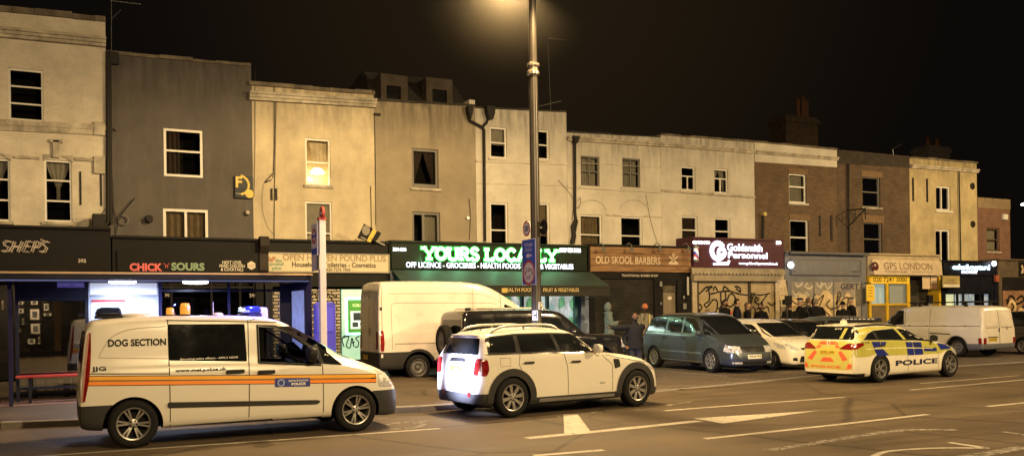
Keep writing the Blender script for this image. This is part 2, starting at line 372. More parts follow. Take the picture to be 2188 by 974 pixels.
# ================================================================== ground
def asphalt(name, col, seed=0., grain=160., patch=.35, rough=.75):
    if name in MATS: return MATS[name]
    m, t = nt(name); L = t.links.new
    out = N(t, 'ShaderNodeOutputMaterial'); p = N(t, 'ShaderNodeBsdfPrincipled'); p.inputs['Specular IOR Level'].default_value = .25; L(p.outputs[0], out.inputs[0])
    tc = N(t, 'ShaderNodeTexCoord')
    g = N(t, 'ShaderNodeTexNoise', inp={'Scale': grain, 'Detail': 2.}); L(tc.outputs['Object'], g.inputs['Vector'])
    mp = N(t, 'ShaderNodeMapping'); mp.inputs['Scale'].default_value = (.12, .9, 1); L(tc.outputs['Object'], mp.inputs[0])
    b = N(t, 'ShaderNodeTexNoise', inp={'Scale': 1.3, 'Detail': 6., 'Roughness': .65}); L(mp.outputs[0], b.inputs['Vector'])
    c = N(t, 'ShaderNodeTexNoise', inp={'Scale': .45, 'Detail': 5., 'Roughness': .6}); L(tc.outputs['Object'], c.inputs['Vector'])
    a1 = N(t, 'ShaderNodeMapRange', inp={'From Min': .3, 'From Max': .7, 'To Min': .72, 'To Max': 1.28}); L(g.outputs['Fac'], a1.inputs[0])
    a2 = N(t, 'ShaderNodeMapRange', inp={'From Min': .3, 'From Max': .7, 'To Min': 1-patch, 'To Max': 1+patch}); L(b.outputs['Fac'], a2.inputs[0])
    a3 = N(t, 'ShaderNodeMapRange', inp={'From Min': .3, 'From Max': .7, 'To Min': .8, 'To Max': 1.2}); L(c.outputs['Fac'], a3.inputs[0])
    vo = N(t, 'ShaderNodeTexVoronoi', feature='DISTANCE_TO_EDGE', inp={'Scale': .33}); wp = N(t, 'ShaderNodeMix', data_type='RGBA'); wp.inputs[0].default_value = .16
    L(tc.outputs['Object'], wp.inputs[6]); L(c.outputs['Color'], wp.inputs[7]); L(wp.outputs[2], vo.inputs['Vector'])
    cr_ = N(t, 'ShaderNodeMapRange', inp={'From Min': .004, 'From Max': .012, 'To Min': .55, 'To Max': 1.}); L(vo.outputs['Distance'], cr_.inputs[0])
    m0 = N(t, 'ShaderNodeMath', operation='MULTIPLY'); L(a1.outputs[0], m0.inputs[0]); L(cr_.outputs[0], m0.inputs[1]); a1 = m0
    m1 = N(t, 'ShaderNodeMath', operation='MULTIPLY'); L(a1.outputs[0], m1.inputs[0]); L(a2.outputs[0], m1.inputs[1])
    m2 = N(t, 'ShaderNodeMath', operation='MULTIPLY'); L(m1.outputs[0], m2.inputs[0]); L(a3.outputs[0], m2.inputs[1])
    cc = N(t, 'ShaderNodeCombineColor')
    for i in range(3): L(m2.outputs[0], cc.inputs[i])
    mx = N(t, 'ShaderNodeMix', data_type='RGBA', blend_type='MULTIPLY'); mx.inputs[0].default_value = 1; mx.inputs[6].default_value = c4(col)
    L(cc.outputs[0], mx.inputs[7]); L(mx.outputs[2], p.inputs['Base Color'])
    r = N(t, 'ShaderNodeMapRange', inp={'From Min': .3, 'From Max': .7, 'To Min': rough-.18, 'To Max': rough+.1}); L(b.outputs['Fac'], r.inputs[0]); L(r.outputs[0], p.inputs['Roughness'])
    bp = N(t, 'ShaderNodeBump', inp={'Strength': .35, 'Distance': .006}); L(g.outputs['Fac'], bp.inputs['Height']); L(bp.outputs[0], p.inputs['Normal'])
    MATS[name] = m; return m
ASPH = asphalt('road_asphalt', (.069,.050,.031))
PAVE = asphalt('footway_asphalt', (.062,.046,.030), patch=.25)
def settsmat():
    m = brickmat('forecourt_setts', (.075,.055,.036), (.11,.08,.054), (.03,.023,.017), .24, .12, .016, .7, .35)
    t = m.node_tree
    cb = [n for n in t.nodes if n.type == 'COMBXYZ'][0]; sp = [n for n in t.nodes if n.type == 'SEPXYZ'][0]
    for l in list(cb.inputs[0].links)+list(cb.inputs[1].links): t.links.remove(l)
    t.links.new(sp.outputs[0], cb.inputs[0]); t.links.new(sp.outputs[1], cb.inputs[1]); return m
SETTS = settsmat()
KERBM = pm('kerb_granite', (.16,.14,.12), .8, var=.25, scale=6, bump=.2)
def sheet(name, poly, z, mat, label=None):
    b = MB(); b.add([(x,y,z) for x,y in poly], [tuple(range(len(poly)))])
    o = b.build(name, mat); tag(o, label, kind='structure'); return o
sheet('road', [(-400,-400),(600,-400),(600,900),(-400,900)], 0, ASPH)
KERB = [(-60.17, 17.3), (-3.3, 16.83), (-0.82, 16.55), (2.67, 15.72), (5.77, 15.02), (7.63, 15.02), (9.56, 15.35), (11.44, 15.74), (14.67, 16.41), (17.85, 17.11), (24.49, 17.39), (67.2, 17.67)]
def kerb_h(x): return .11 if x < 8.1 else (.11-.09*(x-8.1)/2 if x < 10.1 else .02)
b = MB()
fine = []
for (x0,y0),(x1,y1) in zip(KERB, KERB[1:]):
    n = max(1, int((x1-x0)/.9))
    fine += [(x0+(x1-x0)*k/n, y0+(y1-y0)*k/n) for k in range(n)]
fine.append(KERB[-1])
for i in range(len(fine)-1):
    (x0,y0),(x1,y1) = fine[i], fine[i+1]; h0, h1 = kerb_h(x0), kerb_h(x1)
    g = .006
    b.add([(x0+g,y0,-.02),(x1-g,y1,-.02),(x1-g,y1,h1-.012),(x0+g,y0,h0-.012),(x0+g,y0+.015,h0),(x1-g,y1+.015,h1),(x1-g,y1+.15,h1),(x0+g,y0+.15,h0)],
          [(0,1,2,3),(3,2,5,4),(4,5,6,7),(0,3,4,7),(1,6,5,2)])
tag(b.build('kerb', KERBM, smooth=30), kind='structure')
def strip_ground(name, xs, yfar, hf, mat):
    b = MB(); pts = [p for p in fine if xs[0]-1 <= p[0] <= xs[1]+1]
    for (x0,y0),(x1,y1) in zip(pts, pts[1:]):
        b.add([(x0,y0+.15,hf(x0)-.004),(x1,y1+.15,hf(x1)-.004),(x1,yfar,hf(x1)-.004),(x0,yfar,hf(x0)-.004)], [(0,1,2,3)])
    bm = bmesh.new(); me = b.mesh(name); bm.from_mesh(me); bmesh.ops.remove_doubles(bm, verts=bm.verts, dist=1e-4)
    bmesh.ops.recalc_face_normals(bm, faces=bm.faces); bm.to_mesh(me); bm.free()
    tag(link(name, me, mat), kind='structure')
strip_ground('pavement', (-60, 7.6), 27.5, kerb_h, PAVE)
strip_ground('forecourt', (9.8, 70), 25.3, kerb_h, SETTS)
# asphalt strip that links the two behind the kerb
b = MB(); pts = [p for p in fine if 6.5 <= p[0] <= 11.0]
for (x0,y0),(x1,y1) in zip(pts, pts[1:]):
    b.add([(x0,y0+.15,kerb_h(x0)-.002),(x1,y1+.15,kerb_h(x1)-.002),(x1,25.3,kerb_h(x1)-.002),(x0,25.3,kerb_h(x0)-.002)], [(0,1,2,3)])
tag(b.build('service_road', PAVE), kind='structure')
b = MB(); b.box(6.2, 70, 25.3, 27.5, -.02, .15)
tag(b.build('footway', pm('footway_slabs', (.14,.122,.10), .8, var=.25, scale=3, bump=.15), bevel=.01), kind='structure')
b = MB(); b.add([(-6,19.4,.114),(6.4,19.4,.114),(6.4,21.0,.114),(-6,21.0,.114)], [(0,1,2,3)])
o = b.build('brick_paving', brickmat('brick_paving', (.12,.055,.035), (.16,.08,.05), (.06,.05,.04), .2, .1, .01)); tag(o, kind='structure')
t_ = MATS['brick_paving'].node_tree; cb_ = [n for n in t_.nodes if n.type == 'COMBXYZ'][0]; sp_ = [n for n in t_.nodes if n.type == 'SEPXYZ'][0]
for l in list(cb_.inputs[0].links)+list(cb_.inputs[1].links): t_.links.remove(l)
t_.links.new(sp_.outputs[0], cb_.inputs[0]); t_.links.new(sp_.outputs[1], cb_.inputs[1])

# worn road paint (breaks up where tyres run)
def paintmat(name='road_paint', col=(.50,.47,.40), wear=.5):
    m, t = nt(name); L = t.links.new
    out = N(t, 'ShaderNodeOutputMaterial'); p = N(t, 'ShaderNodeBsdfPrincipled', inp={'Roughness': .7}); tr = N(t, 'ShaderNodeBsdfTransparent')
    tc = N(t, 'ShaderNodeTexCoord'); nz = N(t, 'ShaderNodeTexNoise', inp={'Scale': 9., 'Detail': 8., 'Roughness': .75}); L(tc.outputs['Object'], nz.inputs['Vector'])
    mr = N(t, 'ShaderNodeMapRange', inp={'From Min': wear-.12, 'From Max': wear+.06}); L(nz.outputs['Fac'], mr.inputs[0])
    n2 = N(t, 'ShaderNodeTexNoise', inp={'Scale': 1.7, 'Detail': 4.}); L(tc.outputs['Object'], n2.inputs['Vector'])
    m2 = N(t, 'ShaderNodeMapRange', inp={'From Min': .3, 'From Max': .7, 'To Min': .75, 'To Max': 1.15}); L(n2.outputs['Fac'], m2.inputs[0])
    cc = N(t, 'ShaderNodeCombineColor')
    for i in range(3): L(m2.outputs[0], cc.inputs[i])
    mx = N(t, 'ShaderNodeMix', data_type='RGBA', blend_type='MULTIPLY'); mx.inputs[0].default_value = 1; mx.inputs[6].default_value = c4(col); L(cc.outputs[0], mx.inputs[7])
    L(mx.outputs[2], p.inputs['Base Color'])
    ms = N(t, 'ShaderNodeMixShader'); L(mr.outputs[0], ms.inputs[0]); L(tr.outputs[0], ms.inputs[1]); L(p.outputs[0], ms.inputs[2]); L(ms.outputs[0], out.inputs[0])
    MATS[name] = m; return m
PAINT = paintmat('road_paint', (.33,.295,.235), .40)
PAINT2 = paintmat('road_paint_worn', (.21,.185,.15), .50)
def marking(pts, w, mat=PAINT, z=.004, curved=False):
    P = [gnd(*q) for q in pts]; P2 = [(p.x, p.y) for p in P]
    if curved: P2 = crom(P2, 6)
    vs, fs = ribbon2d(P2, w)
    b = MB(); b.add([(x,y,z) for x,y in vs], fs); tag(b.build('road_marking', mat), kind='structure')
marking([(-60,985),(160,969),(560,942),(940,915)], .11)
marking([(1420,877),(1805,848)], .10)
marking([(1945,833),(2188,811),(2400,792)], .10)
marking([(1966,819),(2178,802)], .08)
marking([(1507,937),(1760,910),(1982,885)], .12)
marking([(1125,936),(1300,919),(1495,899)], .20)
marking([(1140,973),(1290,961)], .12)
marking([(2110,868),(2240,855)], .12)
marking([(1420,866),(1478,858)], .09, PAINT2)
marking([(1190,890),(1285,880)], .09, PAINT2)
marking([(700,905),(830,893)], .07, PAINT2)
b = MB(); b.add([gnd(1204,885,.008), gnd(1234,884,.008), gnd(1262,921,.008), gnd(1206,929,.008)], [(0,1,2,3)]); tag(b.build('road_marking', PAINT), kind='structure')
b = MB(); b.add([gnd(1480,893,.008), gnd(1755,876,.008), gnd(1545,904,.008)], [(0,1,2)]); tag(b.build('road_marking', PAINT), kind='structure')
marking([(1860,985),(1872,972),(1905,963),(2000,957),(2112,957)], .09, PAINT, curved=True)
marking([(2110,957),(2028,945)], .10, PAINT)
marking([(1640,962),(1720,950),(1830,932),(1930,919),(2045,918)], .16, PAINT2, curved=True)
marking([(1990,986),(2090,972),(2188,955)], .2, PAINT2)
marking([(2145,922),(2200,931)], .12, PAINT2)
# lettering of the bus stop bay, worn, in front of the van
marking([(822,909),(860,902),(905,906),(880,914),(835,917)], .10, PAINT2, curved=True)
marking([(880,903),(915,899)], .10, PAINT2)
# setts channel beside the lowered kerb
marking([(1400,836),(1480,831),(1560,826)], .08, PAINT2, z=.03)
b = MB()
for x in (15.6, 17.85, 20.1, 22.4, 24.8, 27.2, 29.9, 32.2): b.box(x-.04, x+.04, 18.3, 22.9, .0165, .0205)
tag(b.build('road_marking', PAINT2), kind='structure')
# ================================================================== the terrace
COPE = pm('dark_coping', (.15,.125,.09), .9, var=.5, scale=3, streak=.9, dirt=(.04,.032,.024))  # tone darker than the cornice stone, broken up in patches and streaks
PLASTER = {}
def plaster(n, *a, **k): PLASTER[n] = (a, k); return pm(n, *a, **k)
CREAM = plaster('render_cream', (.55,.475,.325), .85, var=.16, scale=1.2, bump=.25, bscale=25, streak=.5, dirt=(.26,.215,.14))
CREAM2 = plaster('render_cream_clean', (.60,.56,.475), .85, var=.10, scale=1.0, bump=.2, bscale=30, streak=.32, dirt=(.30,.255,.18))
WHITEB = brickmat('painted_brick_white', (.53,.485,.39), (.55,.505,.41), (.50,.455,.365), .225, .075, .006, .8, .22)
GREYR = plaster('render_grey', (.10,.09,.08), .85, var=.14, scale=1.0, bump=.2, bscale=30, streak=.4, dirt=(.21,.19,.16))
TANR = plaster('render_tan', (.30,.255,.18), .85, var=.13, scale=1.0, bump=.2, bscale=30, streak=.3, dirt=(.19,.16,.11))
YELLOWR = plaster('render_yellow', (.47,.39,.22), .85, var=.2, scale=1.5, bump=.25, bscale=25, streak=.6, dirt=(.20,.155,.09))
BRICKB = brickmat('stock_brick', (.095,.056,.028), (.15,.088,.043), (.12,.09,.058), ms=.014)
BRICKD = brickmat('stock_brick_dark', (.075,.047,.026), (.12,.074,.038), (.09,.066,.044), ms=.014, var=.35)
BRICKR = brickmat('red_brick', (.17,.075,.045), (.22,.10,.06), (.15,.11,.085), ms=.014)
SLATE = pm('roof_slate', (.045,.04,.036), .75, var=.3, scale=4)

def pxrect(x0, y0, x1, y1, Y):
    xm, ym = (x0+x1)/2, (y0+y1)/2
    return fac(x0,ym,Y).x, fac(x1,ym,Y).x, fac(xm,y1,Y).z, fac(xm,y0,Y).z
def holes_wall(b, X0, X1, zl, zr, holes, Y, rev=.14, z0=0., mi=0, mrev=0):
    xs = sorted({X0, X1, *[h[0] for h in holes], *[h[1] for h in holes]})
    zs = sorted({z0, *[h[2] for h in holes], *[h[3] for h in holes]})
    top = lambda x: zl+(zr-zl)*(x-X0)/(X1-X0)
    inside = lambda x, z: any(h[0]-1e-5 < x < h[1]+1e-5 and h[2] < z < h[3] for h in holes)
    for i in range(len(xs)-1):
        for j in range(len(zs)):
            za = zs[j]; last = j == len(zs)-1
            if not last and inside((xs[i]+xs[i+1])/2, (za+zs[j+1])/2): continue
            zb0, zb1 = (top(xs[i]), top(xs[i+1])) if last else (zs[j+1], zs[j+1])
            b.quad((xs[i],Y,za), (xs[i+1],Y,za), (xs[i+1],Y,zb1), (xs[i],Y,zb0), mi)
    for h in holes:
        a, c, d, e = h[:4]; y2 = Y+rev
        b.quad((a,Y,d),(a,y2,d),(a,y2,e),(a,Y,e), mrev); b.quad((c,Y,d),(c,Y,e),(c,y2,e),(c,y2,d), mrev)
        b.quad((a,Y,e),(a,y2,e),(c,y2,e),(c,Y,e), mrev); b.quad((a,Y,d),(c,Y,d),(c,y2,d),(a,y2,d), mrev)
def drape(b, x0, x1, z0, z1, y, waves=5, amp=.03, shape=None, mi=0):
    nx, nz = waves*4, 10; vs = []; fs = []
    for j in range(nz+1):
        t = j/nz; z = z1+(z0-z1)*t
        l, r = shape(t) if shape else (0, 1)
        for i in range(nx+1):
            u = i/nx; x = x0+(x1-x0)*(l+(r-l)*u)
            vs.append((x, y+amp*math.sin(u*waves*2*PI), z))
    for j in range(nz):
        for i in range(nx): fs.append((j*(nx+1)+i, j*(nx+1)+i+1, (j+1)*(nx+1)+i+1, (j+1)*(nx+1)+i))
    b.add(vs, fs, mi)
def window(root, rect, rows=(), cols=(), frame=WHITEF, fw=.055, rec=.11, glass=None, curtain=None, lit=False, sill=None, splitcols=None, Y=YF):
    x0, x1, z0, z1 = rect; y = Y+rec
    b = MB(); d = .05
    b.box(x0, x0+fw, y-d, y+.02, z0, z1); b.box(x1-fw, x1, y-d, y+.02, z0, z1)
    b.box(x0+fw, x1-fw, y-d, y+.02, z0, z0+fw); b.box(x0+fw, x1-fw, y-d, y+.02, z1-fw, z1)
    for r in rows: zz = z1-(z1-z0)*r; b.box(x0+fw, x1-fw, y-d+.004, y+.016, zz-fw*.4, zz+fw*.4)
    for c in cols:
        xx = x0+(x1-x0)*c
        top = z1-fw if not splitcols else z1-(z1-z0)*splitcols-fw*.4
        b.box(xx-fw*.45, xx+fw*.45, y-d+.008, y+.012, z0+fw, top)
    f = b.build('window', frame, root)
    g = MB(); g.quad((x0+fw*.5,y-.012,z0+fw*.5),(x1-fw*.5,y-.012,z0+fw*.5),(x1-fw*.5,y-.012,z1-fw*.5),(x0+fw*.5,y-.012,z1-fw*.5))
    g.build('pane', glass or GLASS, f)
    r = MB(); R = .9
    r.quad((x0-.25,y+R,z0-.2),(x1+.25,y+R,z0-.2),(x1+.25,y+R,z1+.2),(x0-.25,y+R,z1+.2))
    r.quad((x0-.25,y+.03,z0-.2),(x0-.25,y+R,z0-.2),(x0-.25,y+R,z1+.2),(x0-.25,y+.03,z1+.2))
    r.quad((x1+.25,y+.03,z0-.2),(x1+.25,y+.03,z1+.2),(x1+.25,y+R,z1+.2),(x1+.25,y+R,z0-.2))
    r.quad((x0-.25,y+.03,z1+.2),(x0-.25,y+R,z1+.2),(x1+.25,y+R,z1+.2),(x1+.25,y+.03,z1+.2))
    r.quad((x0-.25,y+.03,z0-.2),(x1+.25,y+.03,z0-.2),(x1+.25,y+R,z0-.2),(x0-.25,y+R,z0-.2))
    r.build('room', pm('lit_room', (.72,.62,.44), .9, var=.1) if lit else DARKIN, f, fixn=False)
    if curtain:
        c = MB(); m, kind = curtain
        if kind == 'full': drape(c, x0+fw, x1-fw, z0+fw, z1-fw, y+.12, 6)
        elif kind == 'sides':
            w_ = x1-x0
            drape(c, x0+fw, x0+w_*.5, z0+fw, z1-fw, y+.12, 3, .02, lambda t: (0, 1-.75*min(1,t*1.2)))
            drape(c, x0+w_*.5, x1-fw, z0+fw, z1-fw, y+.12, 3, .02, lambda t: (.75*min(1,t*1.2), 1))
        elif kind == 'swag':
            drape(c, x0+fw, x1-fw, z0+(z1-z0)*.38, z1-fw, y+.10, 4, .015, lambda t: (.42*min(1,t*1.5)**1.5, 1-.42*min(1,t*1.5)**1.5))
        elif kind == 'left': drape(c, x0+fw, x0+(x1-x0)*.42, z0+fw, z1-fw, y+.12, 3)
        elif kind == 'right': drape(c, x0+(x1-x0)*.42, x1-fw, z0+fw, z1-fw, y+.12, 4)
        elif kind == 'blind': c.quad((x0+fw,y+.08,z0+(z1-z0)*.45),(x1-fw,y+.08,z0+(z1-z0)*.45),(x1-fw,y+.08,z1-fw),(x0+fw,y+.08,z1-fw))
        c.build('curtain', m, f, smooth=60)
    if sill:
        s = MB(); s.box(x0-.08, x1+.08, Y-.07, Y+.1, z0-.09, z0-.002); s.build('sill', sill, f, bevel=.01)
    return f
HOUSES = {}
def house(key, label, px0, px1, tl, tr, mat, wins, depth=9.):
    X0, X1 = fac(px0,450,YF).x+.004, fac(px1,450,YF).x-.004
    zl, zr = fac(*tl,YF).z, fac(*tr,YF).z
    root = thing('terraced_house', label, 'house', (X0, YF, 0))
    rects = [pxrect(*q['px'], YF) for q in wins]
    if mat.name in PLASTER: mat = pm(mat.name+'_'+key, *PLASTER[mat.name][0], **PLASTER[mat.name][1], ztop=min(zl,zr))
    b = MB(); holes_wall(b, X0, X1, zl, zr, rects, YF, z0=2.7)
    y2 = YF+depth
    b.quad((X0,YF,0),(X0,YF,zl),(X0,y2,zl),(X0,y2,0)); b.quad((X1,YF,0),(X1,y2,0),(X1,y2,zr),(X1,YF,zr))
    b.quad((X0,y2,0),(X0,y2,zl),(X1,y2,zr),(X1,y2,0)); b.quad((X0,YF,zl),(X1,YF,zr),(X1,y2,zr),(X0,y2,zl))
    b.build('wall', mat, root, fixn=False)
    for q, r in zip(wins, rects):
        k = {a: c for a, c in q.items() if a != 'px'}; window(root, r, **k)
    HOUSES[key] = dict(root=root, X0=X0, X1=X1, zl=zl, zr=zr); return HOUSES[key]
def band(h, name, p0, p1, thick, out, mat, X0=None, X1=None, steps=1):
    """a moulding along the front, through two sighted points"""
    a, c = fac(*p0,YF), fac(*p1,YF); X0 = h['X0'] if X0 is None else X0; X1 = h['X1'] if X1 is None else X1
    z = lambda x: a.z+(c.z-a.z)*(x-a.x)/(c.x-a.x)
    b = MB()
    if name == 'parapet_coping':      # separate weathered stones, never quite level
        x = X0
        while x < X1-.05:
            x2 = min(X1, x+random.uniform(.5,.95)); j = random.uniform(-.022,.022); o = out+random.uniform(-.015,.015)
            b.slab(x, x2-.008, YF-o, YF+.05, z(x)-thick+j*.3, z(x)+j, z(x2)-thick+j*.3, z(x2)+j+random.uniform(-.012,.012)); x = x2
        return b.build(name, mat, h['root'])
    for k in range(steps):
        t0 = thick*k/steps; t1 = thick*(k+1)/steps-.002; o = out*(1-k/steps*.65)
        b.slab(X0, X1, YF-o, YF+.05, z(X0)-t1, z(X0)-t0, z(X1)-t1, z(X1)-t0)
    return b.build(name, mat, h['root'])
def pipe(h, pts, r=.05, name='drainpipe', mat=LEAD, out=.09):
    P = [fac(x,y,YF-out) for x,y in pts]
    b = MB(); b.tube(P, r, 8)
    return b.build(name, mat, h['root'], smooth=50)
def wire(h, pts, r=.012, out=.04):
    r *= .65
    P = [tuple(fac(x,y,YF-out)) for x,y in pts]
    b = MB(); b.tube(crom(P,4), r, 4); return b.build('cable', LEAD, h['root'])
W = lambda x0, y0, x1, y1, **k: dict(px=(x0,y0,x1,y1), **k)
NET = pm('net_curtain', (.34,.32,.27), .9, var=.15, scale=6)
BROWNC = pm('brown_curtain', (.20,.15,.09), .9, var=.25, scale=6)
DARKC = pm('dark_curtain', (.06,.045,.035), .9, var=.25, scale=6)

# -- 1 white painted brick, three storeys
h = house('shep', 'white painted brick house with moulded cornice and tied net curtains', -170, 231, (-170,6), (228,37), WHITEB,
  [W(18,148,93,258, rows=(.34,.67), sill=STONE), W(95,342,154,474, rows=(.33,.66), curtain=(NET,'swag'), sill=STONE), W(-42,338,22,472, rows=(.33,.66), curtain=(NET,'swag'), sill=STONE)])
band(h, 'cornice', (0,62), (226,84), .26, .30, STONE, steps=3)
band(h, 'parapet_coping', (0,14), (226,36), .16, .08, COPE)
band(h, 'string_course', (0,256), (226,268), .30, .09, STONE, steps=2)
b = MB()
for px in (55, 192): 
    pass
for x0, x1, y0, y1 in ((160,206,338,345),(30,85,334,340)): q = pxrect(x0,y0,x1,y1,YF); b.box(q[0],q[1],YF-.06,YF+.02,q[2],q[3])
for x0, x1, y0, y1 in ((200,224,335,372),(200,224,262,290),(112,128,300,338),(106,134,299,306)): q = pxrect(x0,y0,x1,y1,YF); b.box(q[0],q[1],YF-.10,YF+.02,q[2],q[3])
b.build('moulding', STONE, h['root'], bevel=.015)
b = MB()
for x0, x1, y0, y1 in ((170,174,367,438),(214,218,370,440)): q = pxrect(x0,y0,x1,y1,YF); b.box(q[0],q[1],YF-.03,YF+.02,q[2],q[3])
b.build('iron_strap', LEAD, h['root'])
for x0, x1, y in ((93,156,342),(-44,24,338)):
    b = MB(); q = pxrect(x0,y-8,x1,y+2,YF); pts = [(q[0]+(q[1]-q[0])*i/8, q[2]+.16*math.sin(PI*i/8)) for i in range(9)]
    b.prism([(q[0],q[3]+.03)]+[(q[1],q[3]+.03)]+[(x_, z_-.02) for x_, z_ in reversed(pts)], 'y', YF-.035, YF+.02)
    b.build('window_head', STONE, h['root'])
pipe(h, [(230,110),(231,300),(231,470),(226,485)], .055)
b = MB(); q = pxrect(197,458,225,520,YF-.4); b.box(q[0],q[1],YF-.6,YF-.25,q[2],q[3]); b.build('alarm_box', LEAD, h['root'], bevel=.02)
wire(h, [(231,440),(205,470),(186,488),(200,500),(222,505),(236,530)], .02, .3); wire(h, [(190,478),(212,520),(228,540),(238,515)], .02, .35)

# -- 2 grey render
h = house('chick', 'dark grey rendered house with white casements between white and cream houses', 232, 541, (228,111), (549,139), GREYR,
  [W(350,277,433,378, rows=(.46,), fw=.07, rec=.06, curtain=(DARKC,'left')), W(349,447,445,545, cols=(.5,), fw=.08, rec=.06, curtain=(BROWNC,'full'))])
band(h, 'parapet_coping', (228,110), (549,138), .09, .06, COPE)
b = MB(); q = pxrect(233,113,254,140,YF); b.box(q[0],q[1],YF-.14,YF,q[2],q[3]); b.build('rain_hopper', LEAD, h['root'], bevel=.02)
pipe(h, [(234,125),(235,300),(237,480)], .05)
b = MB(); q = fac(318,468,YF); b.cyl((q.x,YF-.22,q.z),(q.x,YF,q.z),.10,.12,14); b.build('extract_vent', LEAD, h['root'], smooth=40)
b = MB(); q = pxrect(279,272,293,286,YF); b.box(q[0],q[1],YF-.012,YF+.01,q[2],q[3]); q = fac(248,277,YF); b.cyl((q.x,YF-.1,q.z),(q.x,YF,q.z),.05,.05,10); b.build('vent_grille', pm('vent_brown',(.09,.075,.06),.8), h['root'])
b = MB(); q = fac(264,470,YF-.1); b.tube([(q.x+.13*math.cos(a),YF-.1,q.z+.13*math.sin(a)) for a in [2*PI*i/16 for i in range(17)]], .022, 6)
b.build('cable_coil', pm('cable_grey',(.16,.145,.12),.7), h['root'], smooth=50)
wire(h, [(288,423),(262,455),(255,470)], .03, .12); wire(h, [(236,400),(240,440),(252,475),(245,505),(238,520)], .015); wire(h,[(240,380),(244,450),(248,500)],.012)
b = MB(); q = fac(527,455,YF); b.lathe([(0,-.12),(.06,-.1),(.085,0),(.06,.04)], (q.x,YF-.06,q.z), 'y', 12); b.build('alarm_bell', STONE, h['root'], smooth=50)
wire(h, [(545,150),(545,300),(543,420)], .015)

# -- 3 cream render with heavy cornice, lit window
h = house('pound', 'cream rendered house with one brightly lit sash window', 541, 802.5, (536,176), (803,197), CREAM,
  [W(653,297,706,396, rows=(.5,), lit=True, fw=.05, rec=.1, sill=STONE), W(653,431,710,560, rows=(.52,), fw=.055, rec=.1, curtain=(NET,'blind'), lit=True)])
X0, X1 = h['X0']-.1, h['X1']+.02
band(h, 'cornice', (536,198), (800,215), .26, .30, STONE, X0, X1, 3); band(h, 'parapet_coping', (536,175), (803,196), .12, .10, COPE, X0, X1)
wire(h, [(586,176),(586,300),(584,370),(582,380)], .018); wire(h, [(590,215),(588,330),(586,470),(586,512)], .02); wire(h, [(582,372),(570,385),(566,390),(580,384)], .03, .06)
wire(h, [(563,395),(560,440),(570,480),(584,500)], .008); wire(h, [(792,398),(793,450),(794,500)], .02)
b = MB()
for x in (580,590): q = pxrect(x-2,403,x+2,428,YF); b.box(q[0],q[1],YF-.05,YF,q[2],q[3])
b.build('junction_box', LEAD, h['root'])
q = fac(678,368,YF+.6); b = MB(); b.lathe([(0,.14),(.1,.13),(.2,.05),(.24,-.03),(.2,-.05),(0,-.05)], (q.x,q.y,q.z), 'z', 16); b.build('ceiling_lamp', glow('lamp_warm', (1,.72,.34), 9), h['root'], smooth=60)
q = fac(661,383,YF+.6); b = MB(); b.lathe([(0,.1),(.11,.05),(.12,-.05),(0,-.1)], (q.x,q.y,q.z), 'z', 12); b.build('table_lamp', glow('lamp_warm2', (1,.68,.28), 5), h['root'], smooth=60)
q = fac(662,446,YF+.6); b = MB(); b.lathe([(0,.05),(.14,.04),(.17,-.02),(0,-.03)], (q.x,q.y,q.z), 'z', 16); b.build('ceiling_lamp', glow('lamp_warm3', (1,.82,.5), 5), h['root'], smooth=60)
b = MB(); q = pxrect(657,302,700,340,YF+.3); drape(b, q[0], q[1], q[2]-.1, q[3], YF+.3, 3, .02, lambda t: (.05+.25*t, 1-.1*t)); b.build('roller_blind', pm('lit_blind',(.7,.6,.42),.9,var=.2), h['root'], smooth=60)

# -- 4 tan render with mansard behind
h = house('tan', 'plain tan rendered house under a dark mansard with two dormers', 802.5, 1018, (803,213), (1018,225), TANR,
  [W(880,318,937,402, rows=(.92,), frame=GREYF, fw=.09, curtain=(DARKC,'sides'), sill=STONE), W(881,453,941,560, cols=(.42,), frame=GREYF, fw=.09, curtain=(NET,'right'))])
band(h, 'parapet_coping', (803,212), (1018,224), .07, .05, SLATE)
Ym = YF+1.2
def P_(px,py,Y): return fac(px,py,Y)
a, c_, d_, e_ = fac(790,215,Ym), fac(1000,226,Ym), fac(782,158,Ym+1.2), fac(962,170,Ym+1.2)
b = MB(); b.add([a, c_, e_, d_, (a.x,Ym+6,a.z),(c_.x,Ym+6,c_.z),(e_.x-.4,Ym+5,e_.z),(d_.x,Ym+5,d_.z)], [(0,1,2,3),(1,5,6,2),(4,0,3,7),(3,2,6,7)])
b.build('mansard_roof', SLATE, h['root'], fixn=False)
for (x0,y0,x1,y1), (wx0,wy0,wx1,wy1) in (((814,160,871,214),(826,184,857,212)), ((911,168,967,222),(924,192,955,219))):
    q = pxrect(x0,y0,x1,y1,Ym-.1); g = pxrect(wx0,wy0,wx1,wy1,Ym-.1)
    b = MB(); holes_wall(b, q[0], q[1], q[3], q[3], [(g[0],g[1],g[2],g[3])], Ym-.1, .1, q[2])
    b.quad((q[0],Ym-.1,q[2]),(q[0],Ym-.1,q[3]),(q[0],Ym+2,q[3]),(q[0],Ym+2,q[2])); b.quad((q[1],Ym-.1,q[2]),(q[1],Ym+2,q[2]),(q[1],Ym+2,q[3]),(q[1],Ym-.1,q[3]))
    b.quad((q[0],Ym-.1,q[3]),(q[1],Ym-.1,q[3]),(q[1],Ym+2,q[3]),(q[0],Ym+2,q[3]))
    dm = b.build('dormer', pm('dormer_lead', (.07,.058,.045), .8, var=.25), h['root'], fixn=False)
    b = MB(); b.box(g[0]+.01,g[1]-.01,Ym-.02,Ym,g[2]+.01,g[3]-.01); b.build('pane', pm('dark_pane',(.01,.01,.01),.1,var=.1), dm)
wire(h, [(1002,425),(1005,460),(1003,512)], .02)
